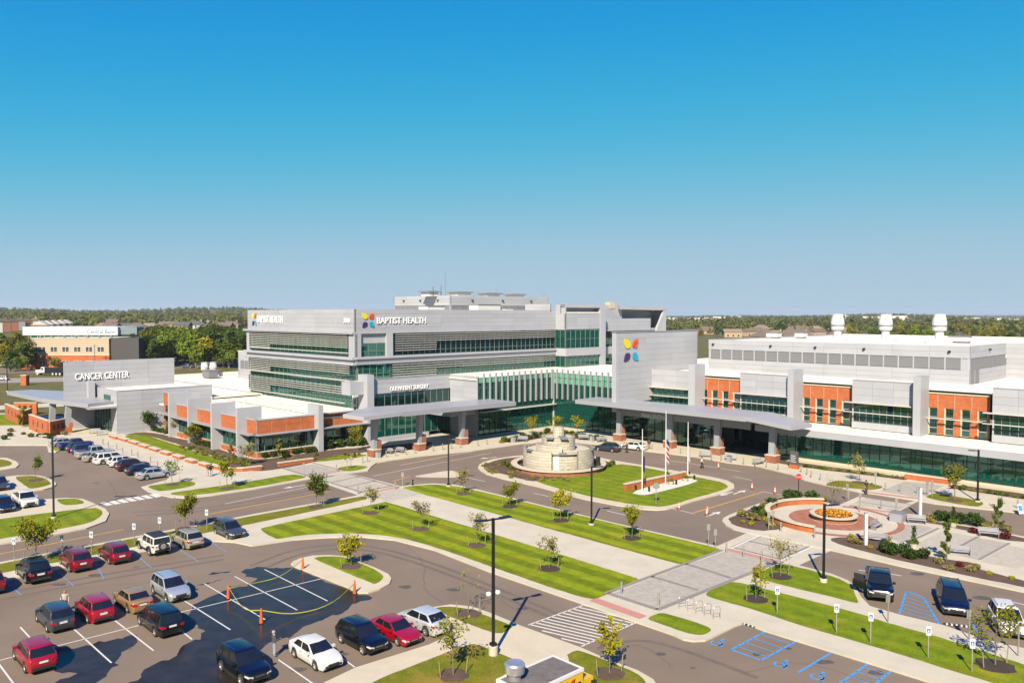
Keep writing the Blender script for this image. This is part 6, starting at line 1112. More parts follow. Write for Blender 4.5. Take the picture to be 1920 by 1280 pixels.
for k, (x, y) in enumerate(((1279, 1140), (1295, 1144), (1311, 1149), (1327, 1154), (1344, 1160))):
    o = MB().tube([(-.3, 0, 0), (-.3, 0, .85), (-.2, 0, .95), (.2, 0, .95), (.3, 0, .85), (.3, 0, 0)], .028, 6).tube([(-.3, 0, .45), (.3, 0, .45)], .02, 6).build('bike_rack', steel, None, G(x, y, KZ)); o.rotation_euler = (0, 0, R(20)); tag(o, '%s grey steel bike rack hoop from the left on the paver walk' % ORD[k], 'bike rack', 'bike racks in a row')
ws_ = mat('wheel_stop', (.025, .025, .025), .8)
for k, (a, c) in enumerate((((1391, 1169), (1432, 1181)), ((1502, 1202), (1550, 1217)), ((1567, 1222), (1617, 1238)), ((1679, 1257), (1735, 1274)), ((1769, 1170), (1817, 1176)))):
    p, q = G(*a), G(*c); L_ = (q - p).length; o = MB().box(0, L_, -.08, .08, 0, .12).build('wheel_stop', ws_, None, p); o.rotation_euler = (0, 0, math.atan2((q - p).y, (q - p).x)); tag(o, 'black rubber wheel stop with white blocks, number %s from the paver walk' % ['one', 'two', 'three', 'four', 'five'][k], 'wheel stop', 'wheel stops')
    for j in range(5): MB().box(L_ * (.1 + .19 * j), L_ * (.1 + .19 * j) + .12, -.085, .085, .03, .127).build('white_block', white, o)
pyls = empty('directory_sign', G(1489, 878, KZ), ROT, 'grey directory sign pylon on a brick base beside the entrance', 'sign'); MB().box(-.6, .6, -.2, .2, .6, 2.6).build('sign_panel', mat('sign_grey', (.10, .10, .11), .5), pyls); MB().box(-.7, .7, -.3, .3, 0, .6).build('brick_base', brick, pyls)
for j in range(4): MB().box(-.45, .35 - .1 * (j % 2), -.215, -.2, 1.0 + j * .3, 1.08 + j * .3).build('text_line', white, pyls)
an = empty('sandwich_board', G(1911, 962, KZ), R(20), 'small white and blue sandwich board at the right edge', 'sign'); MB().add([(-.35, -.3, 0), (.35, -.3, 0), (.35, 0, 1.1), (-.35, 0, 1.1), (-.35, -.26, 0), (.35, -.26, 0), (.35, .04, 1.1), (-.35, .04, 1.1)], [(0, 1, 2, 3), (4, 5, 6, 7), (0, 3, 7, 4), (1, 2, 6, 5)]).build('front_panel', white, an); MB().add([(-.28, -.22, .35), (.28, -.22, .35), (.28, -.06, .95), (-.28, -.06, .95)], [(0, 1, 2, 3)]).build('blue_notice', bluep, an)
hy = empty('fire_hydrant', G(774, 909, KZ), 0, 'small black fire hydrant at the tip of the upper lawn', 'hydrant'); MB().lathe([(.16, 0), (.16, .08), (.1, .1), (.1, .55), (.13, .58), (.12, .7), (0, .82)], 12).build('barrel', black, hy); MB().lathe([(.06, -.22), (.06, .22)], 8, axis='x').build('outlet', black, hy, (0, 0, .45))
vlt = empty('valet_stand', G(1201 + 200, 0, 0), 0) if False else None
# flagpoles
flags = [((1204, 922), 806, 'blue'), ((1248, 911), 771, 'us'), ((1289.5, 896), 792, 'white')]
fm = {'blue': mat('flag_blue', (.03, .04, .22), .8), 'white': mat('flag_white', (.75, .75, .78), .8), 'red': mat('flag_red', (.5, .03, .04), .8)}
for (x, y), top, k in flags:
    p = G(x, y, KZ); h = Zat(p, top) - KZ; o = empty('flagpole', p, 0, {'blue': 'left flagpole with a limp dark blue flag', 'us': 'tallest middle flagpole with a striped red and white flag', 'white': 'right flagpole with a limp white flag'}[k], 'flagpole', 'flagpoles on the roundabout')
    MB().lathe([(.09, 0), (.075, h * .6), (.045, h), (0, h)], 10).build('pole', white, o); MB().lathe([(0, -.1), (.1, 0), (0, .1)], 10).build('ball_finial', rimm, o, (0, 0, h + .08), smooth=True)
    fl = h * (.60 if k != 'us' else .64); dr = 2.0 if k == 'blue' else (3.0 if k == 'us' else 2.2); ns = 9
    for j in range(ns):
        z0, z1 = fl - dr * j / ns, fl - dr * (j + 1) / ns; b = MB(); v = []
        for i in range(8):
            u = i / 7; wv = .09 * math.sin(i * 2.1); drop = -.35 * u * dr * .5
            v += [(.06 + u * (.42 if k == 'us' else .3), wv, z0 + drop), (.06 + u * (.42 if k == 'us' else .3), wv, z1 + drop)]
        b.add(v, [(2 * i, 2 * i + 1, 2 * i + 3, 2 * i + 2) for i in range(7)]); mm = fm['blue'] if k == 'blue' or (k == 'us' and j < 2) else (fm['red'] if k == 'us' and j % 2 else fm['white']); b.build('flag_strip', mm, o)
for x, y in ((1192, 918), (1217, 921), (1268, 908), (1302, 899)): tag(MB().box(-.12, .12, -.1, .1, 0, .45).add([(-.12, -.1, .45), (.12, -.1, .45), (.16, .2, .6), (-.16, .2, .6)], [(0, 1, 2, 3)]).build('flood_light', black, None, G(x, y, KZ)), 'small black ground floodlight beside the flagpoles', 'floodlight', 'flag floodlights')
for x, y, l in ((1230, 915, 'yellow shrub pot at the left of the flag wall'), (1258, 908, 'rust shrub pot in the middle of the flag wall'), (1285, 902, 'yellow shrub pot at the right of the flag wall'), (1636 + 77, 1034 - 7, 'round planter with a spiral shrub on the terrace'), (1787, 987, 'round planter with a tall shrub behind the terrace')):
    o = empty('potted_shrub', G(x, y, KZ), 0, l, 'planter'); MB().lathe([(.3, 0), (.42, .5), (.38, .5), (.36, .42)], 16).build('pot', concrete, o, angle=40); tall = y > 980; link('foliage', leaf_cloud(260, mound(.45, .5), .07, int(x), leaf_y if 'yellow' in l else (leaf_b if 'rust' in l else leaf_g)), o, (0, 0, .4))
    if tall: link('spire', leaf_cloud(300, (lambda rs: (lambda z: (rs.normal(0, .13) * (1.2 - z * .6), rs.normal(0, .13) * (1.2 - z * .6), z * 1.6))(rs.uniform(0, 1))), .07, int(x) + 1, leaf_d), o, (0, 0, .6))
# ---------------- young trees ----------------
def sapling(px, py, h, w, m, n, label, leaf=.10, stakes=2, ring_=1.0, dark=False, clear=.38, cone_=False, grp=None, z=KZ):
    p = G(px, py, z); sd_ = int(px * 7 + py) % 9999; rs = np.random.RandomState(sd_); o = empty('young_tree', p, 0, label, 'tree', grp); b = MB(); tips = []
    b.tube([(0, 0, -.1), (rs.normal(0, .03), rs.normal(0, .03), h * .3), (rs.normal(0, .05), rs.normal(0, .05), h * .65), (0, 0, h * .95)], [.055 * h / 4, .045 * h / 4, .028 * h / 4, .008], 6)
    nb = 9
    for k in range(nb):
        a = rs.uniform(0, 6.28); z0 = h * (clear + (.9 - clear) * k / nb); ln = w * .5 * (1.05 - (.75 if cone_ else .35) * k / nb) * rs.uniform(.7, 1.1); e = (ln * math.cos(a), ln * math.sin(a), min(h, z0 + ln * rs.uniform(.6, 1.3))); b.tube([(0, 0, z0), (e[0] * .5, e[1] * .5, z0 + (e[2] - z0) * .4), e], [.02 * h / 4, .013 * h / 4, .004], 4, cap=False); tips.append(((0, 0, z0), e))
    b.build('trunk', bark, o)
    def f(rs):
        s_, e = tips[rs.randint(len(tips))]; k = rs.uniform(.25, 1.08); sp = w * .085
        return (s_[0] + (e[0] - s_[0]) * k + rs.normal(0, sp), s_[1] + (e[1] - s_[1]) * k + rs.normal(0, sp), s_[2] + (e[2] - s_[2]) * k + rs.normal(0, sp))
    link('crown', leaf_cloud(n, f, leaf, sd_, m), o)
    for k in range(stakes):
        a = R(20 + 180 * k); d = .85 * ring_; s_ = MB().tube([(d * math.cos(a), d * math.sin(a), 0), (d * 1.12 * math.cos(a), d * 1.12 * math.sin(a), 1.05)], .035, 5).build('stake', wood, o)
    if ring_:
        q = MB(); nn = 22; rr = [ring_ * rs.uniform(.9, 1.08) for _ in range(nn)]; v = [(0, 0, .07)] + [(rr[i] * .7 * math.cos(6.2832 * i / nn), rr[i] * .7 * math.sin(6.2832 * i / nn), .055) for i in range(nn)] + [(rr[i] * math.cos(6.2832 * i / nn), rr[i] * math.sin(6.2832 * i / nn), .008) for i in range(nn)]
        q.add(v, [(0, 1 + i, 1 + (i + 1) % nn) for i in range(nn)] + [(1 + i, 1 + nn + i, 1 + nn + (i + 1) % nn, 1 + (i + 1) % nn) for i in range(nn)]); q.build('mulch_ring', darkmulch if dark else mulch, o)
    return o
TR = [ # px, py, height px top, width m, material, leaves, label
 (695, 961, 916, 1.9, leaf_b, 420, 'sparse young tree at the upper corner of the lower lawn', dict(leaf=.09)), (789, 991, 940, 1.9, leaf_b, 380, 'sparse brownish tree, second on the lower lawn', dict(leaf=.085)), (894, 1022, 966, 2.1, leaf_b, 420, 'sparse tree beside the tall lamp post on the lower lawn', dict(leaf=.085)), (1030, 1065, 1006, 2.0, leaf_b, 400, 'sparse tree at the right end of the lower lawn', dict(leaf=.08, dark=True)),
 (869, 925, 880, 1.9, leaf_b, 420, 'small tree at the left of the upper lawn strip', dict(leaf=.09)), (956, 949, 908, 2.2, leaf_o, 800, 'olive young tree, second on the upper lawn strip', dict(dark=True)), (1051, 975, 922, 2.4, leaf_y, 900, 'yellowing young tree, third on the upper lawn strip', dict(dark=True)), (1185, 1008, 953, 2.2, leaf_o, 950, 'olive brown young tree at the right of the upper lawn strip', dict(dark=True)),
 (658, 1061, 1005, 2.3, leaf_y, 900, 'bright yellow-green young tree on the tree island', dict(cone_=True, clear=.25)), (593, 950, 888, 2.6, leaf_g, 1500, 'dense green young tree on the verge by the paved crossing', dict(clear=.3, cone_=True)), (347, 991, 937, 3.0, leaf_o, 1500, 'round olive tree on the verge above the white off-roader', dict(clear=.42)), (67, 1053, 980, 3.4, leaf_o, 1700, 'large olive tree on the left verge above the black SUV', dict(clear=.35)),
 (426, 915, 866, 2.2, leaf_o, 900, 'small olive tree on the grass beside the planter corner', {}), (323, 908, 863, 1.9, leaf_g, 320, 'thin tree at the end of the cancer center row', dict(leaf=.09)), (66, 900, 856, 1.8, leaf_g, 350, 'thin tree on the left tree island', {}), (878, 1150, 1070, 2.0, leaf_o, 60, 'nearly bare sapling left of the crosswalk', dict(leaf=.07)), (850, 1265, 1160, 2.6, leaf_o, 520, 'sparse olive tree on the lawn at the bottom', dict(leaf=.08)),
 (1143, 1262, 1162, 1.7, leaf_y, 420, 'thin yellow-green sapling right of the food truck', dict(leaf=.10)), (1417, 1122, 1062, 1.7, leaf_y, 300, 'thin sapling beside the paver walk', dict(dark=True, leaf=.09)), (1463, 1080, 1018, 2.6, leaf_b, 520, 'sparse brown tree on the lawn by the plaza crossing', dict(dark=True, leaf=.07)), (1866, 1247, 1143, 2.7, leaf_o, 620, 'spreading olive tree at the right edge of the right lawn', dict(dark=True, leaf=.085, ring_=1.2)),
 (1611, 904, 853, 2.2, leaf_b, 420, 'thin tree on the grass patch before the cafe', dict(stakes=0, leaf=.09)), (1790, 938, 874, 2.4, leaf_o, 800, 'orange-olive young tree before the cafe glass', dict(stakes=0)), (1562, 945, 905, 3.2, leaf_b, 420, 'bare multi-stem tree behind the round planter', dict(stakes=0, leaf=.06, ring_=0, clear=.15)),
 (1775, 1052, 973, 1.0, leaf_g, 600, 'slim columnar tree in the front bed of the terrace', dict(stakes=0, ring_=0, clear=.1)), (1870, 992, 929, 1.1, leaf_g, 600, 'slim columnar tree behind the terrace', dict(stakes=0, ring_=0, clear=.1)), (282, 808, 775, 3.4, leaf_d, 900, 'dark young tree in front of the white cancer center block', dict(stakes=0, ring_=0, leaf=.14)), (322, 818, 788, 2.4, leaf_b, 420, 'pale thin tree beside the tall brick panel', dict(stakes=0, ring_=0)), (362, 832, 800, 3.0, leaf_o, 900, 'young tree between the low wing fins', dict(stakes=0, ring_=0, leaf=.13)),
 (463, 872, 834, 2.6, leaf_b, 600, 'pale shrubby tree at the corner of the low wing', dict(stakes=0, ring_=0)), (670, 846, 802, 2.6, leaf_o, 900, 'yellow-olive tree in front of the low wing windows', dict(stakes=0, ring_=0)), (522, 860, 818, 1.0, leaf_o, 420, 'slim columnar tree in front of the low wing corner', dict(stakes=0, ring_=0, clear=.1)), (434, 858, 825, 1.0, leaf_b, 380, 'slim brown columnar tree in the mulch bed', dict(stakes=0, ring_=0, clear=.1)),
 (998, 815, 784, 2.6, leaf_y, 330, 'left yellow-green tree in the atrium corner', dict(stakes=0, ring_=0, leaf=.13)), (1042, 812, 782, 2.6, leaf_y, 330, 'middle yellow-green tree in the atrium corner', dict(stakes=0, ring_=0, leaf=.13)), (1082, 815, 783, 2.5, leaf_y, 420, 'right yellow-green tree in the atrium corner', dict(stakes=0, ring_=0, leaf=.13)), (43, 800, 757, 1.8, leaf_o, 500, 'slim tree among the brick garden walls', dict(stakes=0, ring_=0, clear=.1, leaf=.14))]
for px, py, top, w, m, n, lab, kw in TR:
    h = Zat(G(px, py, KZ), top) - KZ; sapling(px, py, h, w, m, n, lab, grp='young trees on the grounds', **kw)
# ---------------- shrubs ----------------
def ball(r, h):
    def f(rs):
        a, z = rs.uniform(0, 6.283), rs.uniform(-1, 1); q = math.sqrt(1 - z * z); k = rs.uniform(.55, 1.02) * (1 + .12 * math.sin(3 * a + 4 * z)); return (r * q * k * math.cos(a), r * q * k * math.sin(a), h * (.5 + .5 * z * k))
    return f
SH = {k: [leaf_cloud(n, ball(r, h), ls, 40 + i * 7 + j, m) for j in range(3)] for i, (k, n, r, h, ls, m) in enumerate((('green', 320, .55, .85, .085, leaf_d), ('bright', 300, .5, .7, .085, leaf_g), ('rust', 260, .5, .6, .08, leaf_b), ('red', 240, .4, .6, .08, redleaf), ('yellow', 200, .4, .5, .08, leaf_y)))}
def shrub(kind, px, py, s_, where):
    b_ = link('shrub', random.choice(SH[kind]), None, G(px, py, KZ), (0, 0, random.uniform(0, 6))); b_.scale = (s_ * random.uniform(.9, 1.15), s_ * random.uniform(.9, 1.15), s_ * random.uniform(.85, 1.1)); tag(b_, {'green': 'dark green', 'bright': 'bright green', 'rust': 'rusty brown', 'red': 'dark red', 'yellow': 'yellow'}[kind] + ' low shrub ' + where, 'shrub', 'shrubs ' + where)
wf = 'round the fountain basin'
for i, (x, y) in enumerate(((945, 871), (953, 875), (960, 879), (968, 882), (980, 885), (990, 886), (1000, 888), (1013, 889), (1027, 889), (1041, 890), (1055, 890), (1067, 889), (1078, 889), (1091, 887), (1103, 885), (1117, 882), (1131, 879), (1142, 875), (1148, 871))): shrub('bright', x, y, .95, wf)
for i in range(34):
    a = random.uniform(R(150), R(275)); r_ = random.uniform(8.2, 11.5); q = FC + Vector((r_ * math.cos(a), r_ * math.sin(a) * .9, 0)); b_ = link('shrub', random.choice(SH['rust' if i % 3 else 'yellow']), None, (q.x, q.y, KZ)); b_.scale = (.7, .7, .6); tag(b_, 'tawny small shrub in the mulch round the fountain', 'shrub', 'tawny shrubs by the fountain')
wl = 'in the bed before the low brick wing'
for x, y in ((290, 808), (297, 810), (304, 811), (311, 813), (370, 833), (378, 834), (387, 836), (395, 838), (400, 834), (497, 858), (514, 856), (523, 853), (536, 854), (554, 851), (563, 849), (577, 849), (588, 847), (597, 845), (536, 857)): shrub('green', x, y, 1.15, wl)
for x, y in ((614, 841), (634, 838), (656, 836), (676, 835)): shrub('green', x, y, 1.9, 'under the low wing windows')
for i in range(60):
    k = random.random(); x = 330 + 140 * k + random.uniform(-10, 10); y = 832 + 38 * k + random.uniform(-2, 8); shrub(random.choice(['rust', 'rust', 'yellow', 'bright']), x, y, random.uniform(.5, .9), 'scattered in the low wing mulch bed')
for i in range(22): shrub(random.choice(['rust', 'yellow', 'bright', 'red']), random.uniform(500, 690), random.uniform(850, 862) - 0.0, random.uniform(.4, .7), 'along the low wing bed front')
wg = 'in the garden bed left of the flower plaza'
for x, y, k, s_ in ((1391, 967, 'rust', 1.3), (1412, 974, 'rust', 1.4), (1420, 962, 'green', 1.2), (1434, 953, 'rust', 1.3), (1447, 951, 'green', 1.3), (1463, 942, 'rust', 1.2), (1479, 936, 'green', 1.4), (1489, 939, 'green', 1.1), (1497, 933, 'green', 1.0), (1522, 936, 'green', 1.5), (1393, 980, 'yellow', .8), (1409, 984, 'yellow', .8), (1437, 976, 'yellow', .9), (1447, 986, 'yellow', .9), (1545, 938, 'yellow', .9), (1431, 966, 'bright', 1)): shrub(k, x, y, s_, wg)
wt_ = 'in the front bed of the terrace'
for x, y, k, s_ in ((1659, 1034, 'green', 1.3), (1671, 1039, 'green', 1.3), (1694, 1037, 'green', 1.2), (1707, 1047, 'green', 1.1), (1731, 1046, 'green', 1.2), (1760, 1056, 'rust', 1), (1780, 1068, 'rust', .9), (1800, 1062, 'red', .8), (1830, 1066, 'rust', .8), (1855, 1076, 'yellow', .7), (1600, 1017, 'rust', 1), (1595, 1008, 'yellow', .8), (1631, 1028, 'yellow', .7), (1612, 1020, 'rust', .8), (1663, 1013, 'rust', .9), (1820, 1070, 'rust', .9), (1897, 1085, 'yellow', .6)): shrub(k, x, y, s_, wt_)
for x, y, k, s_ in ((1763, 976, 'green', 1.4), (1775, 977, 'green', 1.2), (1800, 981, 'green', 1.3), (1826, 982, 'green', 1.5), (1838, 985, 'green', 1.2), (1852, 989, 'rust', 1.1), (1885, 1009, 'red', 1.3), (1825, 999, 'red', 1.0), (1888, 994, 'rust', 1), (1740, 972, 'rust', 1), (1748, 978, 'yellow', .8)): shrub(k, x, y, s_, 'behind the terrace')
for i in range(22): k = i / 21; shrub(random.choice(['yellow', 'bright', 'rust']), 1510 + 190 * k, 876 + 21 * k, random.uniform(.45, .8), 'along the cafe glass')
for i in range(9): k = i / 8; shrub(random.choice(['yellow', 'bright', 'rust']), 1790 + 130 * k, 916 + 18 * k, random.uniform(.6, 1.0), 'along the right cafe glass')
for i in range(34):
    k = i / 33; x = 940 + 190 * k; y = (829 - 17 * (x - 940) / 97) if x < 1037 else (812 + 12 * (x - 1037) / 93); shrub(['yellow', 'bright', 'rust', 'green'][i % 4], x, y + random.uniform(-1, 3), random.uniform(.8, 1.4), 'in the atrium corner bed')
for i in range(7): shrub('yellow', 716 + i * 14, 843 - i * 1.6, .9, 'under the surgery canopy')
for i in range(16): shrub(random.choice(['green', 'rust', 'bright']), random.uniform(5, 125), random.uniform(800, 824), random.uniform(.8, 1.5), 'before the brick garden walls')
# ---------------- people ----------------
def person(px, py, h, az, label, shirt, pants, hair, pose='stand', z=0.0, skin_=(.48, .27, .19)):
    me = bpy.data.meshes.new('skel'); k = h / 1.75; st_ = .16 if pose == 'walk' else 0
    J = dict(pel=(0, 0, .96), sp=(0, 0, 1.18), ch=(0, 0, 1.38), nk=(0, 0, 1.50), hd=(.02, 0, 1.60), tp=(.01, 0, 1.71), hl=(0, .10, .92), kl=(st_ * .7 + .02, .11, .50), al=(st_, .11, .09), fl=(st_ + .16, .13, .04), hr=(0, -.10, .92), kr=(-st_ * .3 + .03, -.11, .50), ar=(-st_ * 1.4, -.11, .09), fr=(-st_ * 1.4 + .15, -.13, .04), sl=(0, .19, 1.42), el=(-.05, .27, 1.15), wl=(.10, .25, .92), gl=(.14, .24, .83), sr=(0, -.19, 1.42), er=(-.05, -.27, 1.15), wr=(.10, -.25, .92), gr=(.14, -.24, .83))
    if pose == 'hip': J.update(el=(-.06, .38, 1.2), wl=(.08, .22, 1.02), gl=(.1, .16, .99), er=(.05, -.3, 1.16), wr=(.26, -.2, 1.22), gr=(.32, -.16, 1.25))
    if pose == 'walk': J.update(wl=(-.2, .27, .95), gl=(-.22, .27, .86), wr=(.25, -.27, 1.0), gr=(.3, -.26, .92))
    if pose == 'reach': J.update(el=(.05, .42, 1.25), wl=(.25, .55, 1.2), gl=(.33, .6, 1.2))
    nm = list(J); rad = dict(pel=.15, sp=.14, ch=.16, nk=.062, hd=.095, tp=.07, hl=.095, hr=.095, kl=.07, kr=.07, al=.05, ar=.05, fl=.04, fr=.04, sl=.065, sr=.065, el=.047, er=.047, wl=.036, wr=.036, gl=.034, gr=.034)
    E_ = [('pel', 'sp'), ('sp', 'ch'), ('ch', 'nk'), ('nk', 'hd'), ('hd', 'tp'), ('pel', 'hl'), ('hl', 'kl'), ('kl', 'al'), ('al', 'fl'), ('pel', 'hr'), ('hr', 'kr'), ('kr', 'ar'), ('ar', 'fr'), ('ch', 'sl'), ('sl', 'el'), ('el', 'wl'), ('wl', 'gl'), ('ch', 'sr'), ('sr', 'er'), ('er', 'wr'), ('wr', 'gr')]
    me.from_pydata([tuple(c * k for c in J[n]) for n in nm], [(nm.index(a), nm.index(c)) for a, c in E_], []); o = bpy.data.objects.new('skel', me); COL.objects.link(o); o.modifiers.new('skin', 'SKIN').use_smooth_shade = True; o.modifiers.new('sub', 'SUBSURF').levels = 1
    for i, n in enumerate(nm): me.skin_vertices[0].data[i].radius = (rad[n] * k,) * 2
    me.skin_vertices[0].data[0].use_root = True
    bpy.context.view_layer.update(); dg = bpy.context.evaluated_depsgraph_get(); out = bpy.data.meshes.new_from_object(o.evaluated_get(dg)); bpy.data.objects.remove(o)
    ms = [mat('cloth_%.2f_%.2f_%.2f' % shirt, shirt, .85), mat('cloth_%.2f_%.2f_%.2f' % pants, pants, .85), mat('skin_%.2f' % skin_[0], skin_, .6), mat('shoe', (.03, .03, .03), .7)]
    out.materials.clear(); [out.materials.append(m) for m in ms]
    for pg in out.polygons:
        zc_ = pg.center.z / k; yc = abs(pg.center.y) / k; arm = yc > .235 and zc_ > .78
        pg.material_index = 2 if zc_ > 1.49 or (arm and zc_ < 1.13) or (zc_ > .78 and zc_ < .95 and yc > .19) else (0 if zc_ > .98 or arm else (3 if zc_ < .09 else 1)); pg.use_smooth = True
    p = bpy.data.objects.new('person', out); COL.objects.link(p); p.location = G(px, py, z); p.rotation_euler = (0, 0, heading(az)); p.scale = (1.12, 1.14, 1.0); tag(p, label, 'person')
    hm = mat('hair_%.2f' % hair[0], hair, .8); b = MB().lathe([(.0, .115), (.07, .1), (.108, .05), (.112, 0), (.10, -.05)], 12); hb = b.build('hair', hm, p, (-.012 * k, 0, 1.655 * k), smooth=True); hb.scale = (k, k, k)
    for sg in (1, -1):
        MB().lathe([(0, -.012), (.012, 0), (0, .012)], 6).build('eye', black, p, (.108 * k, sg * .035 * k, 1.64 * k)); 
        for fi in range(4): q = J['gl' if sg > 0 else 'gr']; MB().tube([(0, 0, 0), (.01, 0, -.05), (.02, 0, -.085 + .008 * abs(fi - 1.5))], .011, 5).build('finger', ms[2], p, (q[0] * k + (fi - 1.5) * .018, q[1] * k, q[2] * k))
        MB().tube([(0, 0, .02), (.035, 0, -.02), (.045, 0, -.05)], .012, 5).build('thumb', ms[2], p, (q[0] * k + .02, q[1] * k, q[2] * k))
    MB().lathe([(.0, -.02), (.016, 0), (0, .025)], 6).build('nose', ms[2], p, (.112 * k, 0, 1.615 * k)); return p
person(514, 1230, 1.78, 60, 'man in dark shirt and pale blue jeans with hand on hip by the white sedan', (.07, .07, .075), (.30, .38, .50), (.35, .35, .35), 'hip'); person(122, 1146, 1.65, 160, 'red-haired woman in a pale top standing behind the slate SUV', (.45, .42, .40), (.02, .02, .025), (.42, .16, .05), 'stand', skin_=(.55, .34, .26))
person(1624, 926, 1.82, 150, 'guard in dark olive uniform on the entrance crossing', (.035, .033, .02), (.06, .055, .03), (.04, .02, .015), 'reach', z=.02); person(1316, 878, 1.75, 120, 'man in a white shirt and dark trousers walking on the drive', (.7, .7, .7), (.02, .02, .025), (.05, .03, .02), 'walk'); person(1217, 843, 1.78, 180, 'person in dark jacket and tan trousers beside the white sedan', (.02, .02, .025), (.42, .22, .10), (.04, .03, .02), 'stand')
person(392, 893, 1.7, 160, 'walker in black top and pale trousers, left of the pair on the walk', (.015, .015, .015), (.55, .5, .5), (.02, .015, .01), 'walk', z=KZ); person(396, 892, 1.75, 160, 'walker in black top, right of the pair on the walk', (.02, .02, .022), (.35, .32, .32), (.02, .015, .01), 'walk', z=KZ); person(1175, 849, 1.7, 200, 'attendant in dark clothes at the open door of the white sedan', (.02, .02, .02), (.02, .02, .02), (.03, .02, .01), 'stand')
# cafe tables on the terrace under the canopy
for i, (x, y) in enumerate(((1402, 836), (1420, 839))):
    o = empty('patio_table', G(x, y, KZ), 0, ['left dark patio table with chairs under the main canopy', 'right dark patio table with chairs under the main canopy'][i], 'table'); MB().lathe([(.5, .72), (.5, .76), (0, .76)], 14).build('table_top', black, o); MB().lathe([(.04, 0), (.04, .72)], 8).build('pedestal', black, o)
    for k in range(4):
        a = R(45 + 90 * k); c = empty('patio_chair', G(x, y, KZ) + Vector((.95 * math.cos(a), .95 * math.sin(a), 0)), a, 'dark metal patio chair at a table under the main canopy', 'chair', 'patio chairs'); MB().box(-.22, .22, -.22, .22, .43, .46).build('seat', black, c); MB().box(.2, .23, -.22, .22, .46, .88).build('backrest', black, c)
        for u, v in ((-.2, -.2), (.2, -.2), (-.2, .2), (.2, .2)): MB().box(u - .015, u + .015, v - .015, v + .015, 0, .43).build('leg', black, c)
# ---------------- far background ----------------
def crown_fn(rw, h, z0, lobes, seed):
    rs0 = np.random.RandomState(seed); L_ = [(rs0.normal(0, rw * .42), rs0.normal(0, rw * .42), z0 + (h - z0) * rs0.uniform(.15, .85), rs0.uniform(.35, .6) * rw) for _ in range(lobes)]; L_.append((0, 0, h - rw * .5, rw * .5))
    def f(rs):
        c = L_[rs.randint(len(L_))]; d = rs.normal(size=3); d /= np.linalg.norm(d); k = c[3] * rs.uniform(.7, 1.05); return (c[0] + d[0] * k, c[1] + d[1] * k, max(z0 * .6, c[2] + d[2] * k * .9))
    return f
leaf_m1 = leafmat('leaf_mid_green', (.17, .24, .016), var=.45, rnd=.3, nscale=.35); leaf_m2 = leafmat('leaf_mid_yellow', (.34, .31, .018), var=.45, rnd=.25, nscale=.35); leaf_m3 = leafmat('leaf_mid_dark', (.08, .13, .016), var=.45, rnd=.3, nscale=.35)
BT = []
for i in range(5):
    h = 13 + i * .8; BT.append((MB().tube([(0, 0, -.3), (.1, .1, h * .3), (0, .1, h * .6)], [.35, .26, .12], 7).mesh('trunk', bark), [leaf_cloud(1500, crown_fn(4.6 + .3 * i, h, 2.2, 11, 90 + i), .40, 50 + i, m, rad=(0, 0, h * .45)) for m in (leaf_m1, leaf_m2, leaf_m3)], h))
def big_tree(p, h, ci, label, grp):
    label = label or ['green', 'yellowing', 'dark green'][ci] + ' broadleaf tree in the wood behind the highway traffic'; label = label if label.split()[0] in ('green', 'yellowing', 'dark') else ['green ', 'yellowing ', 'dark green '][ci] + label
    p = Vector((p.x, p.y, far_height(p.x, p.y))); t = random.choice(BT); o = empty('broadleaf_tree', p, random.uniform(0, 6.28), label, 'tree', grp); s_ = h / t[2]; o.scale = (s_ * random.uniform(.9, 1.2), s_ * random.uniform(.9, 1.2), s_); link('trunk', t[0], o); link('crown', t[1][ci], o)
gt = 'trees along the far side of the highway'
for (x, yb, top, ci) in ((10, 690, 628, 1), (32, 692, 620, 1), (52, 694, 630, 0), (-25, 690, 615, 0), (72, 690, 648, 2), (92, 688, 655, 2), (112, 688, 652, 2), (132, 690, 636, 0), (150, 688, 648, 2), (20, 696, 655, 2), (60, 693, 660, 2), (208, 690, 647, 1), (246, 676, 645, 0), (40, 696, 668, 0), (105, 693, 668, 0)):
    D = G(x, yb); big_tree(D, Zat(D, top), ci, ['green roadside tree left of the brick office', 'yellowing roadside tree left of the brick office', 'dark roadside tree in front of the brick office'][ci], gt)
for i in range(64):
    k = random.random(); x = 268 + 200 * random.random(); yb = 690 - 26 * k; D = G(x, yb); tp = random.uniform(612, 640) if i % 4 else random.uniform(606, 616); big_tree(D, max(7.5, Zat(D, tp)), random.choice([0, 0, 0, 1, 2]), None, 'wood left of the tower')
for i in range(70):
    x = random.uniform(1225, 2050); yb = random.uniform(628, 652); D = G(x, yb)
    if x < 1560 and yb > 634: continue
    big_tree(D, random.uniform(9, 16), random.choice([0, 1, 1, 2]), 'broadleaf tree beyond the long wing roof', 'trees behind the long wing')
for i in range(36):
    x = random.uniform(-60, 470); yb = random.uniform(612, 640); big_tree(G(x, yb), random.uniform(5, 9), random.choice([0, 1, 2]), 'broadleaf tree among the left houses', 'trees among the left houses')
for i in range(60):
    x = random.uniform(1240, 2000); yb = random.uniform(606, 628); big_tree(G(x, yb), random.uniform(5, 10), random.choice([0, 1, 2, 1]), 'broadleaf tree among the right houses', 'trees among the right houses')
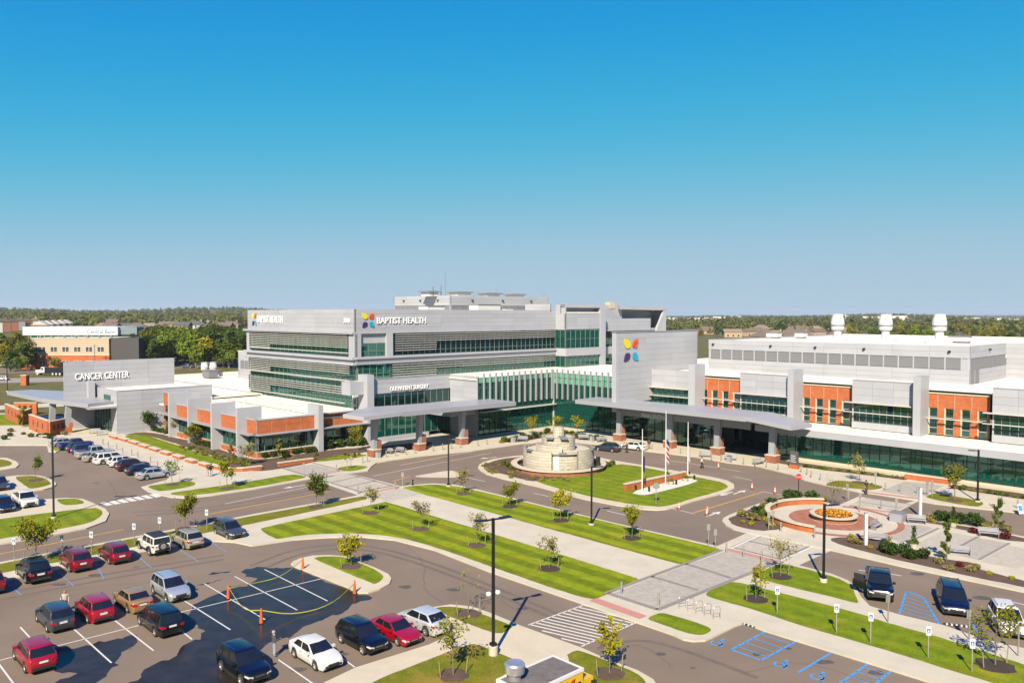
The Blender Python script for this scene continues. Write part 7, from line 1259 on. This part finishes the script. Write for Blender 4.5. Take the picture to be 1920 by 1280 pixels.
# woods out to the horizon: one mass
rs = np.random.RandomState(5); NT = 5200; pts = []
while len(pts) < NT:
    a = rs.uniform(-.66, .66); d = 1000 * math.exp(rs.uniform(0, 1.7)); x, y = d * math.sin(a), d * math.cos(a)
    if a > -.02 and a < .3 and d < 900: continue
    dens = .5 + .5 * math.sin(x * .004 + 1) * math.sin(y * .003 + 2)
    if rs.uniform() < (.45 if d < 1000 else .8) * (dens * .8 + .35): pts.append((x, y, far_height(x, y)))
pts = np.array(pts); K = 46; hh = rs.uniform(9, 17, NT); rw = rs.uniform(4, 7.5, NT); d = rs.normal(size=(NT, K, 3)); d /= np.linalg.norm(d, axis=2)[..., None]; kk = rs.uniform(.6, 1.05, (NT, K, 1))
P_ = d * kk * np.stack([rw, rw, hh * .45], 1)[:, None, :]; P_[..., 2] += hh[:, None] * .55; P_ += pts[:, None, :]; P_ = P_.reshape(-1, 3); n = len(P_)
nr = rs.normal(size=(n, 3)) * .4 + d.reshape(-1, 3) * 1.2; nr[:, 2] += .25; nr /= np.linalg.norm(nr, axis=1)[:, None]; u = np.cross(nr, rs.normal(size=(n, 3))); u /= np.linalg.norm(u, axis=1)[:, None]; w = np.cross(nr, u); s_ = rs.uniform(1.1, 2.3, n)[:, None]
V = np.stack([P_ - u * s_ - w * s_ * .6, P_ + u * s_ - w * s_ * .5, P_ + u * s_ * .9 + w * s_ * .6, P_ - u * s_ * .8 + w * s_ * .5], 1).reshape(-1, 3)
me = bpy.data.meshes.new('far_wood'); me.vertices.add(4 * n); me.vertices.foreach_set('co', V.astype(np.float32).ravel()); me.loops.add(4 * n); me.loops.foreach_set('vertex_index', np.arange(4 * n, dtype=np.int32)); me.polygons.add(n); me.polygons.foreach_set('loop_start', np.arange(0, 4 * n, 4, dtype=np.int32)); me.polygons.foreach_set('loop_total', np.full(n, 4, dtype=np.int32)); me.update(calc_edges=True); me.materials.append(leaf_f)
tag(link('far_wood', me), 'distant woods stretching to the horizon', 'wood', kind='stuff')
# houses
wallc = [mat('house_brick', (.30, .12, .07), .9), mat('house_tan', (.50, .38, .25), .9), mat('house_white', (.62, .60, .56), .9), mat('house_grey', (.30, .30, .32), .9)]; roofc = [mat('roof_brown', (.17, .125, .10), .9), mat('roof_grey', (.10, .10, .115), .9), mat('roof_tan', (.26, .20, .15), .9), mat('roof_white', (.60, .58, .55), .8)]
HW = {}
def house(p, az, w, d, h, wi, ri, hip, label, grp, floors=2):
    if label.startswith('suburban'): label = ['brick-walled', 'tan-walled', 'white-walled', 'grey-walled'][wi] + ' suburban house with ' + ['brown', 'dark grey', 'tan', 'pale'][ri] + (' hipped' if hip else ' gabled') + ' roof' + label[label.index(' behind'):]
    p = Vector((p.x, p.y, far_height(p.x, p.y))); o = empty('house', p, heading(az), label, 'house', grp); key = (w, d, h, wi); 
    if key not in HW: HW[key] = MB().box(-w / 2, w / 2, -d / 2, d / 2, -.5, h).mesh('wall', wallc[wi])
    link('wall', HW[key], o); e = .5; rh = d * .32; x0 = w / 2 + e; y0 = d / 2 + e; xr = (w / 2 - d * .35 if hip else x0); k2 = (w, d, h, ri, hip)
    if k2 not in HW: HW[k2] = MB().add([(-x0, -y0, h), (x0, -y0, h), (x0, y0, h), (-x0, y0, h), (-xr, 0, h + rh), (xr, 0, h + rh)], [(0, 1, 5, 4), (2, 3, 4, 5), (1, 2, 5), (3, 0, 4), (0, 3, 2, 1)]).mesh('roof', roofc[ri])
    rf = link('roof', HW[k2], o); MB().box(-.5, .5, -.4, .4, h, h + rh + 1).build('chimney', wallc[wi], rf, (w * .25, d * .18, 0)) if random.random() < .5 else None
    if 'win' not in HW: HW['win'] = MB().box(-.7, .7, -.05, .05, -.8, .8).mesh('window', carglass); HW['gar'] = MB().box(-2, 2, -.06, .06, -1.1, 1.1).mesh('garage_door', white)
    for fl in range(floors):
        for k in range(3): link('window', HW['win'], o, (-w * .3 + k * w * .3, -d / 2 - .04, 1.6 + fl * 2.9)); link('window', HW['win'], o, (w / 2 + .04, -d * .25 + (k - 1) * d * .28, 1.6 + fl * 2.9), (0, 0, R(90))) if k < 2 else None
    return o
for i in range(26):
    x = 195 + 270 * (i % 13) / 13 + random.uniform(-8, 8); yb = 634 - 13 * (i // 13) + random.uniform(-4, 4); house(G(x, yb), random.choice([90, 100, 75, 160]), random.choice([14, 17]), random.choice([10, 12]), random.choice([4.5, 6]), random.choice([1, 1, 2, 0]), random.choice([0, 0, 1, 2]), random.random() < .6, 'suburban house with brown or grey roof behind the wood', 'houses left of the tower')
for i, (x, yb) in enumerate(((8, 636), (22, 634), (36, 632), (50, 631), (64, 630), (-8, 638))): house(G(x, yb), 150, 9, 11, 9, [0, 0, 3, 0, 2, 2][i], [0, 1, 0, 0, 2, 1][i], False, 'tall brick or grey townhouse in the left row', 'left townhouse row', 3)
for i, (x, yb) in enumerate(((78, 638), (90, 635), (102, 633), (114, 631), (124, 630))): house(G(x, yb), 165, 11, 12, 6.5, 0, 3, False, 'brick townhouse with pale gable roof', 'second townhouse row', 2)
for i in range(34):
    x = random.uniform(1310, 1600); yb = random.uniform(618, 640); house(G(x, yb), random.choice([60, 90, 120]), random.choice([14, 17]), random.choice([10, 12]), random.choice([3.5, 5]), random.choice([0, 1, 1]), random.choice([0, 0, 2]), random.random() < .7, 'suburban house with brown roof behind the long wing', 'houses right of the tower', 1)
for i in range(14):
    x = random.uniform(1250, 1900); yb = random.uniform(600, 608); house(G(x, yb), 90, 40, 22, 6, 2, 3, False, 'far pale warehouse near the horizon', 'far warehouses', 1)
# office building with bank behind
ob = empty('brick_office', G(205, 692), 0, 'tan and brick two-storey office beyond the highway', 'building'); p0 = G(205, 692); x0 = G(40, 692).x - p0.x; tan = mat('tan_render', (.54, .43, .32), .9)
MB().box(x0, 0, 0, 26, -.3, 6.0).build('lower_wall', brick, ob); MB().box(x0 + .01, .05, -.08, 26, 6.0, 12.6).build('upper_wall', tan, ob); MB().box(x0 - .1, .2, -.2, 26.2, 12.6, 12.9).build('coping', stonec, ob); MB().box(.06, 12, 1, 25, 0, 13).build('dark_side_wall', mat('dark_clad', (.06, .055, .06), .6), ob); MB().box(x0, .2, -.14, -.06, 5.8, 6.3).build('string_course', stonec, ob)
for k in range(8):
    for z_ in (2.6, 8.4):
        f = MB().box(-1.5, 1.5, -.05, .1, -1.0, 1.0).build('window', white, ob, (-3.4 - k * 4.9, -.12, z_))
        for u in range(2):
            for v in range(3): MB().box(-.62, .62, -.03, .0, -.27, .27).build('pane', carglass, f, (-.72 + 1.44 * u, -.06, -.63 + .63 * v))
for k in range(7): MB().box(-.4, .4, -.3, .3, 0, random.uniform(.6, 1.3)).build('roof_vent', louvre, ob, (-2 - k * 5, 6, 12.9))
bk = empty('bank_building', G(222, 683), 0, 'white-topped green glass bank building behind the brick office', 'building'); q0 = G(222, 683); xl = G(46, 683).x - q0.x; xr = G(254, 683).x - q0.x
MB().box(xl, 0, 0, 22, 0, 13.4).build('wall', glassd if False else mat('bank_green', (.02, .13, .08), .15), bk); MB().box(xl - .3, .1, -.4, 22, 13.4, 17.2).build('white_fascia', mat('bank_white', (.72, .74, .76), .5), bk); MB().box(.1, xr, 2, 22, 0, 13.6).build('side_wall', mat('bank_green_shaded', (.008, .06, .04), .15), bk); MB().box(.11, xr + .1, 1.7, 22, 13.6, 17.1).build('side_fascia', mat('bank_white_shaded', (.20, .25, .31), .5), bk)  # side green and fascia are darker copies, that side's shade put into the colour
for k in range(14): MB().box(xl + k * 3.1, xl + k * 3.1 + .18, -.12, -.01, 8, 13.4).build('mullion', white, bk)
vs, fs = glyph('Central Bank', .02); wd = max(v[0] for v in vs); MB().add([((v[0] / wd) * 13 - 14, -.45 - v[2], 14.2 + v[1] * 2.6) for v in vs], fs).build('sign_lettering', mat('bank_letter', (.10, .22, .40), .5), bk)
# utility poles
for i, (x, yb, top) in enumerate(((178, 694, 645), (277, 682, 640), (372, 680, 640), (1745, 640, 612), (1390, 628, 607))):
    D = G(x, yb); o = empty('utility_pole', D, 0, ['wooden utility pole before the brick office', 'utility pole left of the wood', 'utility pole in front of the wood', 'utility pole beyond the exhaust stacks', 'far utility pole among the brown roofs'][i], 'utility pole'); h = Zat(D, top); MB().lathe([(.18, 0), (.12, h), (0, h)], 8).build('pole', bark, o); MB().box(-1.2, 1.2, -.07, .07, h - .9, h - .75).build('crossarm', bark, o)
mp = empty('brick_gate_pillar', G(47, 722), 0, 'square red brick pillar beside the frontage road', 'pillar'); MB().box(-.9, .9, -.9, .9, 0, 3.2).build('shaft', brick, mp); MB().box(-1, 1, -1, 1, 3.2, 3.4).build('cap', stonec, mp)
gr_ = empty('guard_rail', G(205, 686.5), 0, 'pale guard rail along the highway beside the traffic', 'guard rail'); q1 = G(440, 680.5) - G(205, 686.5)
for i in range(24): MB().box(-.08, .08, -.08, .08, 0, .75).build('post', steel, gr_, q1 * (i / 23))
MB().tube([(0, 0, .65), (q1.x, q1.y, .65)], .14, 6).build('rail', steel, gr_)
# the air between: pale even haze in one closed box round everything, the sky outside it
hz = MB().box(-9600, 9600, -7600, 12600, -2.0, 95.0); hm = bpy.data.materials.new('haze_air'); hm.use_nodes = True; hn = hm.node_tree.nodes; hn.remove(hn['Principled BSDF'])
pv = hn.new('ShaderNodeVolumePrincipled'); pv.inputs['Color'].default_value = (0.80, 0.90, 1.0, 1); pv.inputs['Density'].default_value = 7.0e-5; pv.inputs['Anisotropy'].default_value = 0.2; hm.node_tree.links.new(pv.outputs[0], hn['Material Output'].inputs['Volume'])
tag(hz.build('haze', hm), 'thin pale haze over the distant woods', 'haze', kind='stuff')
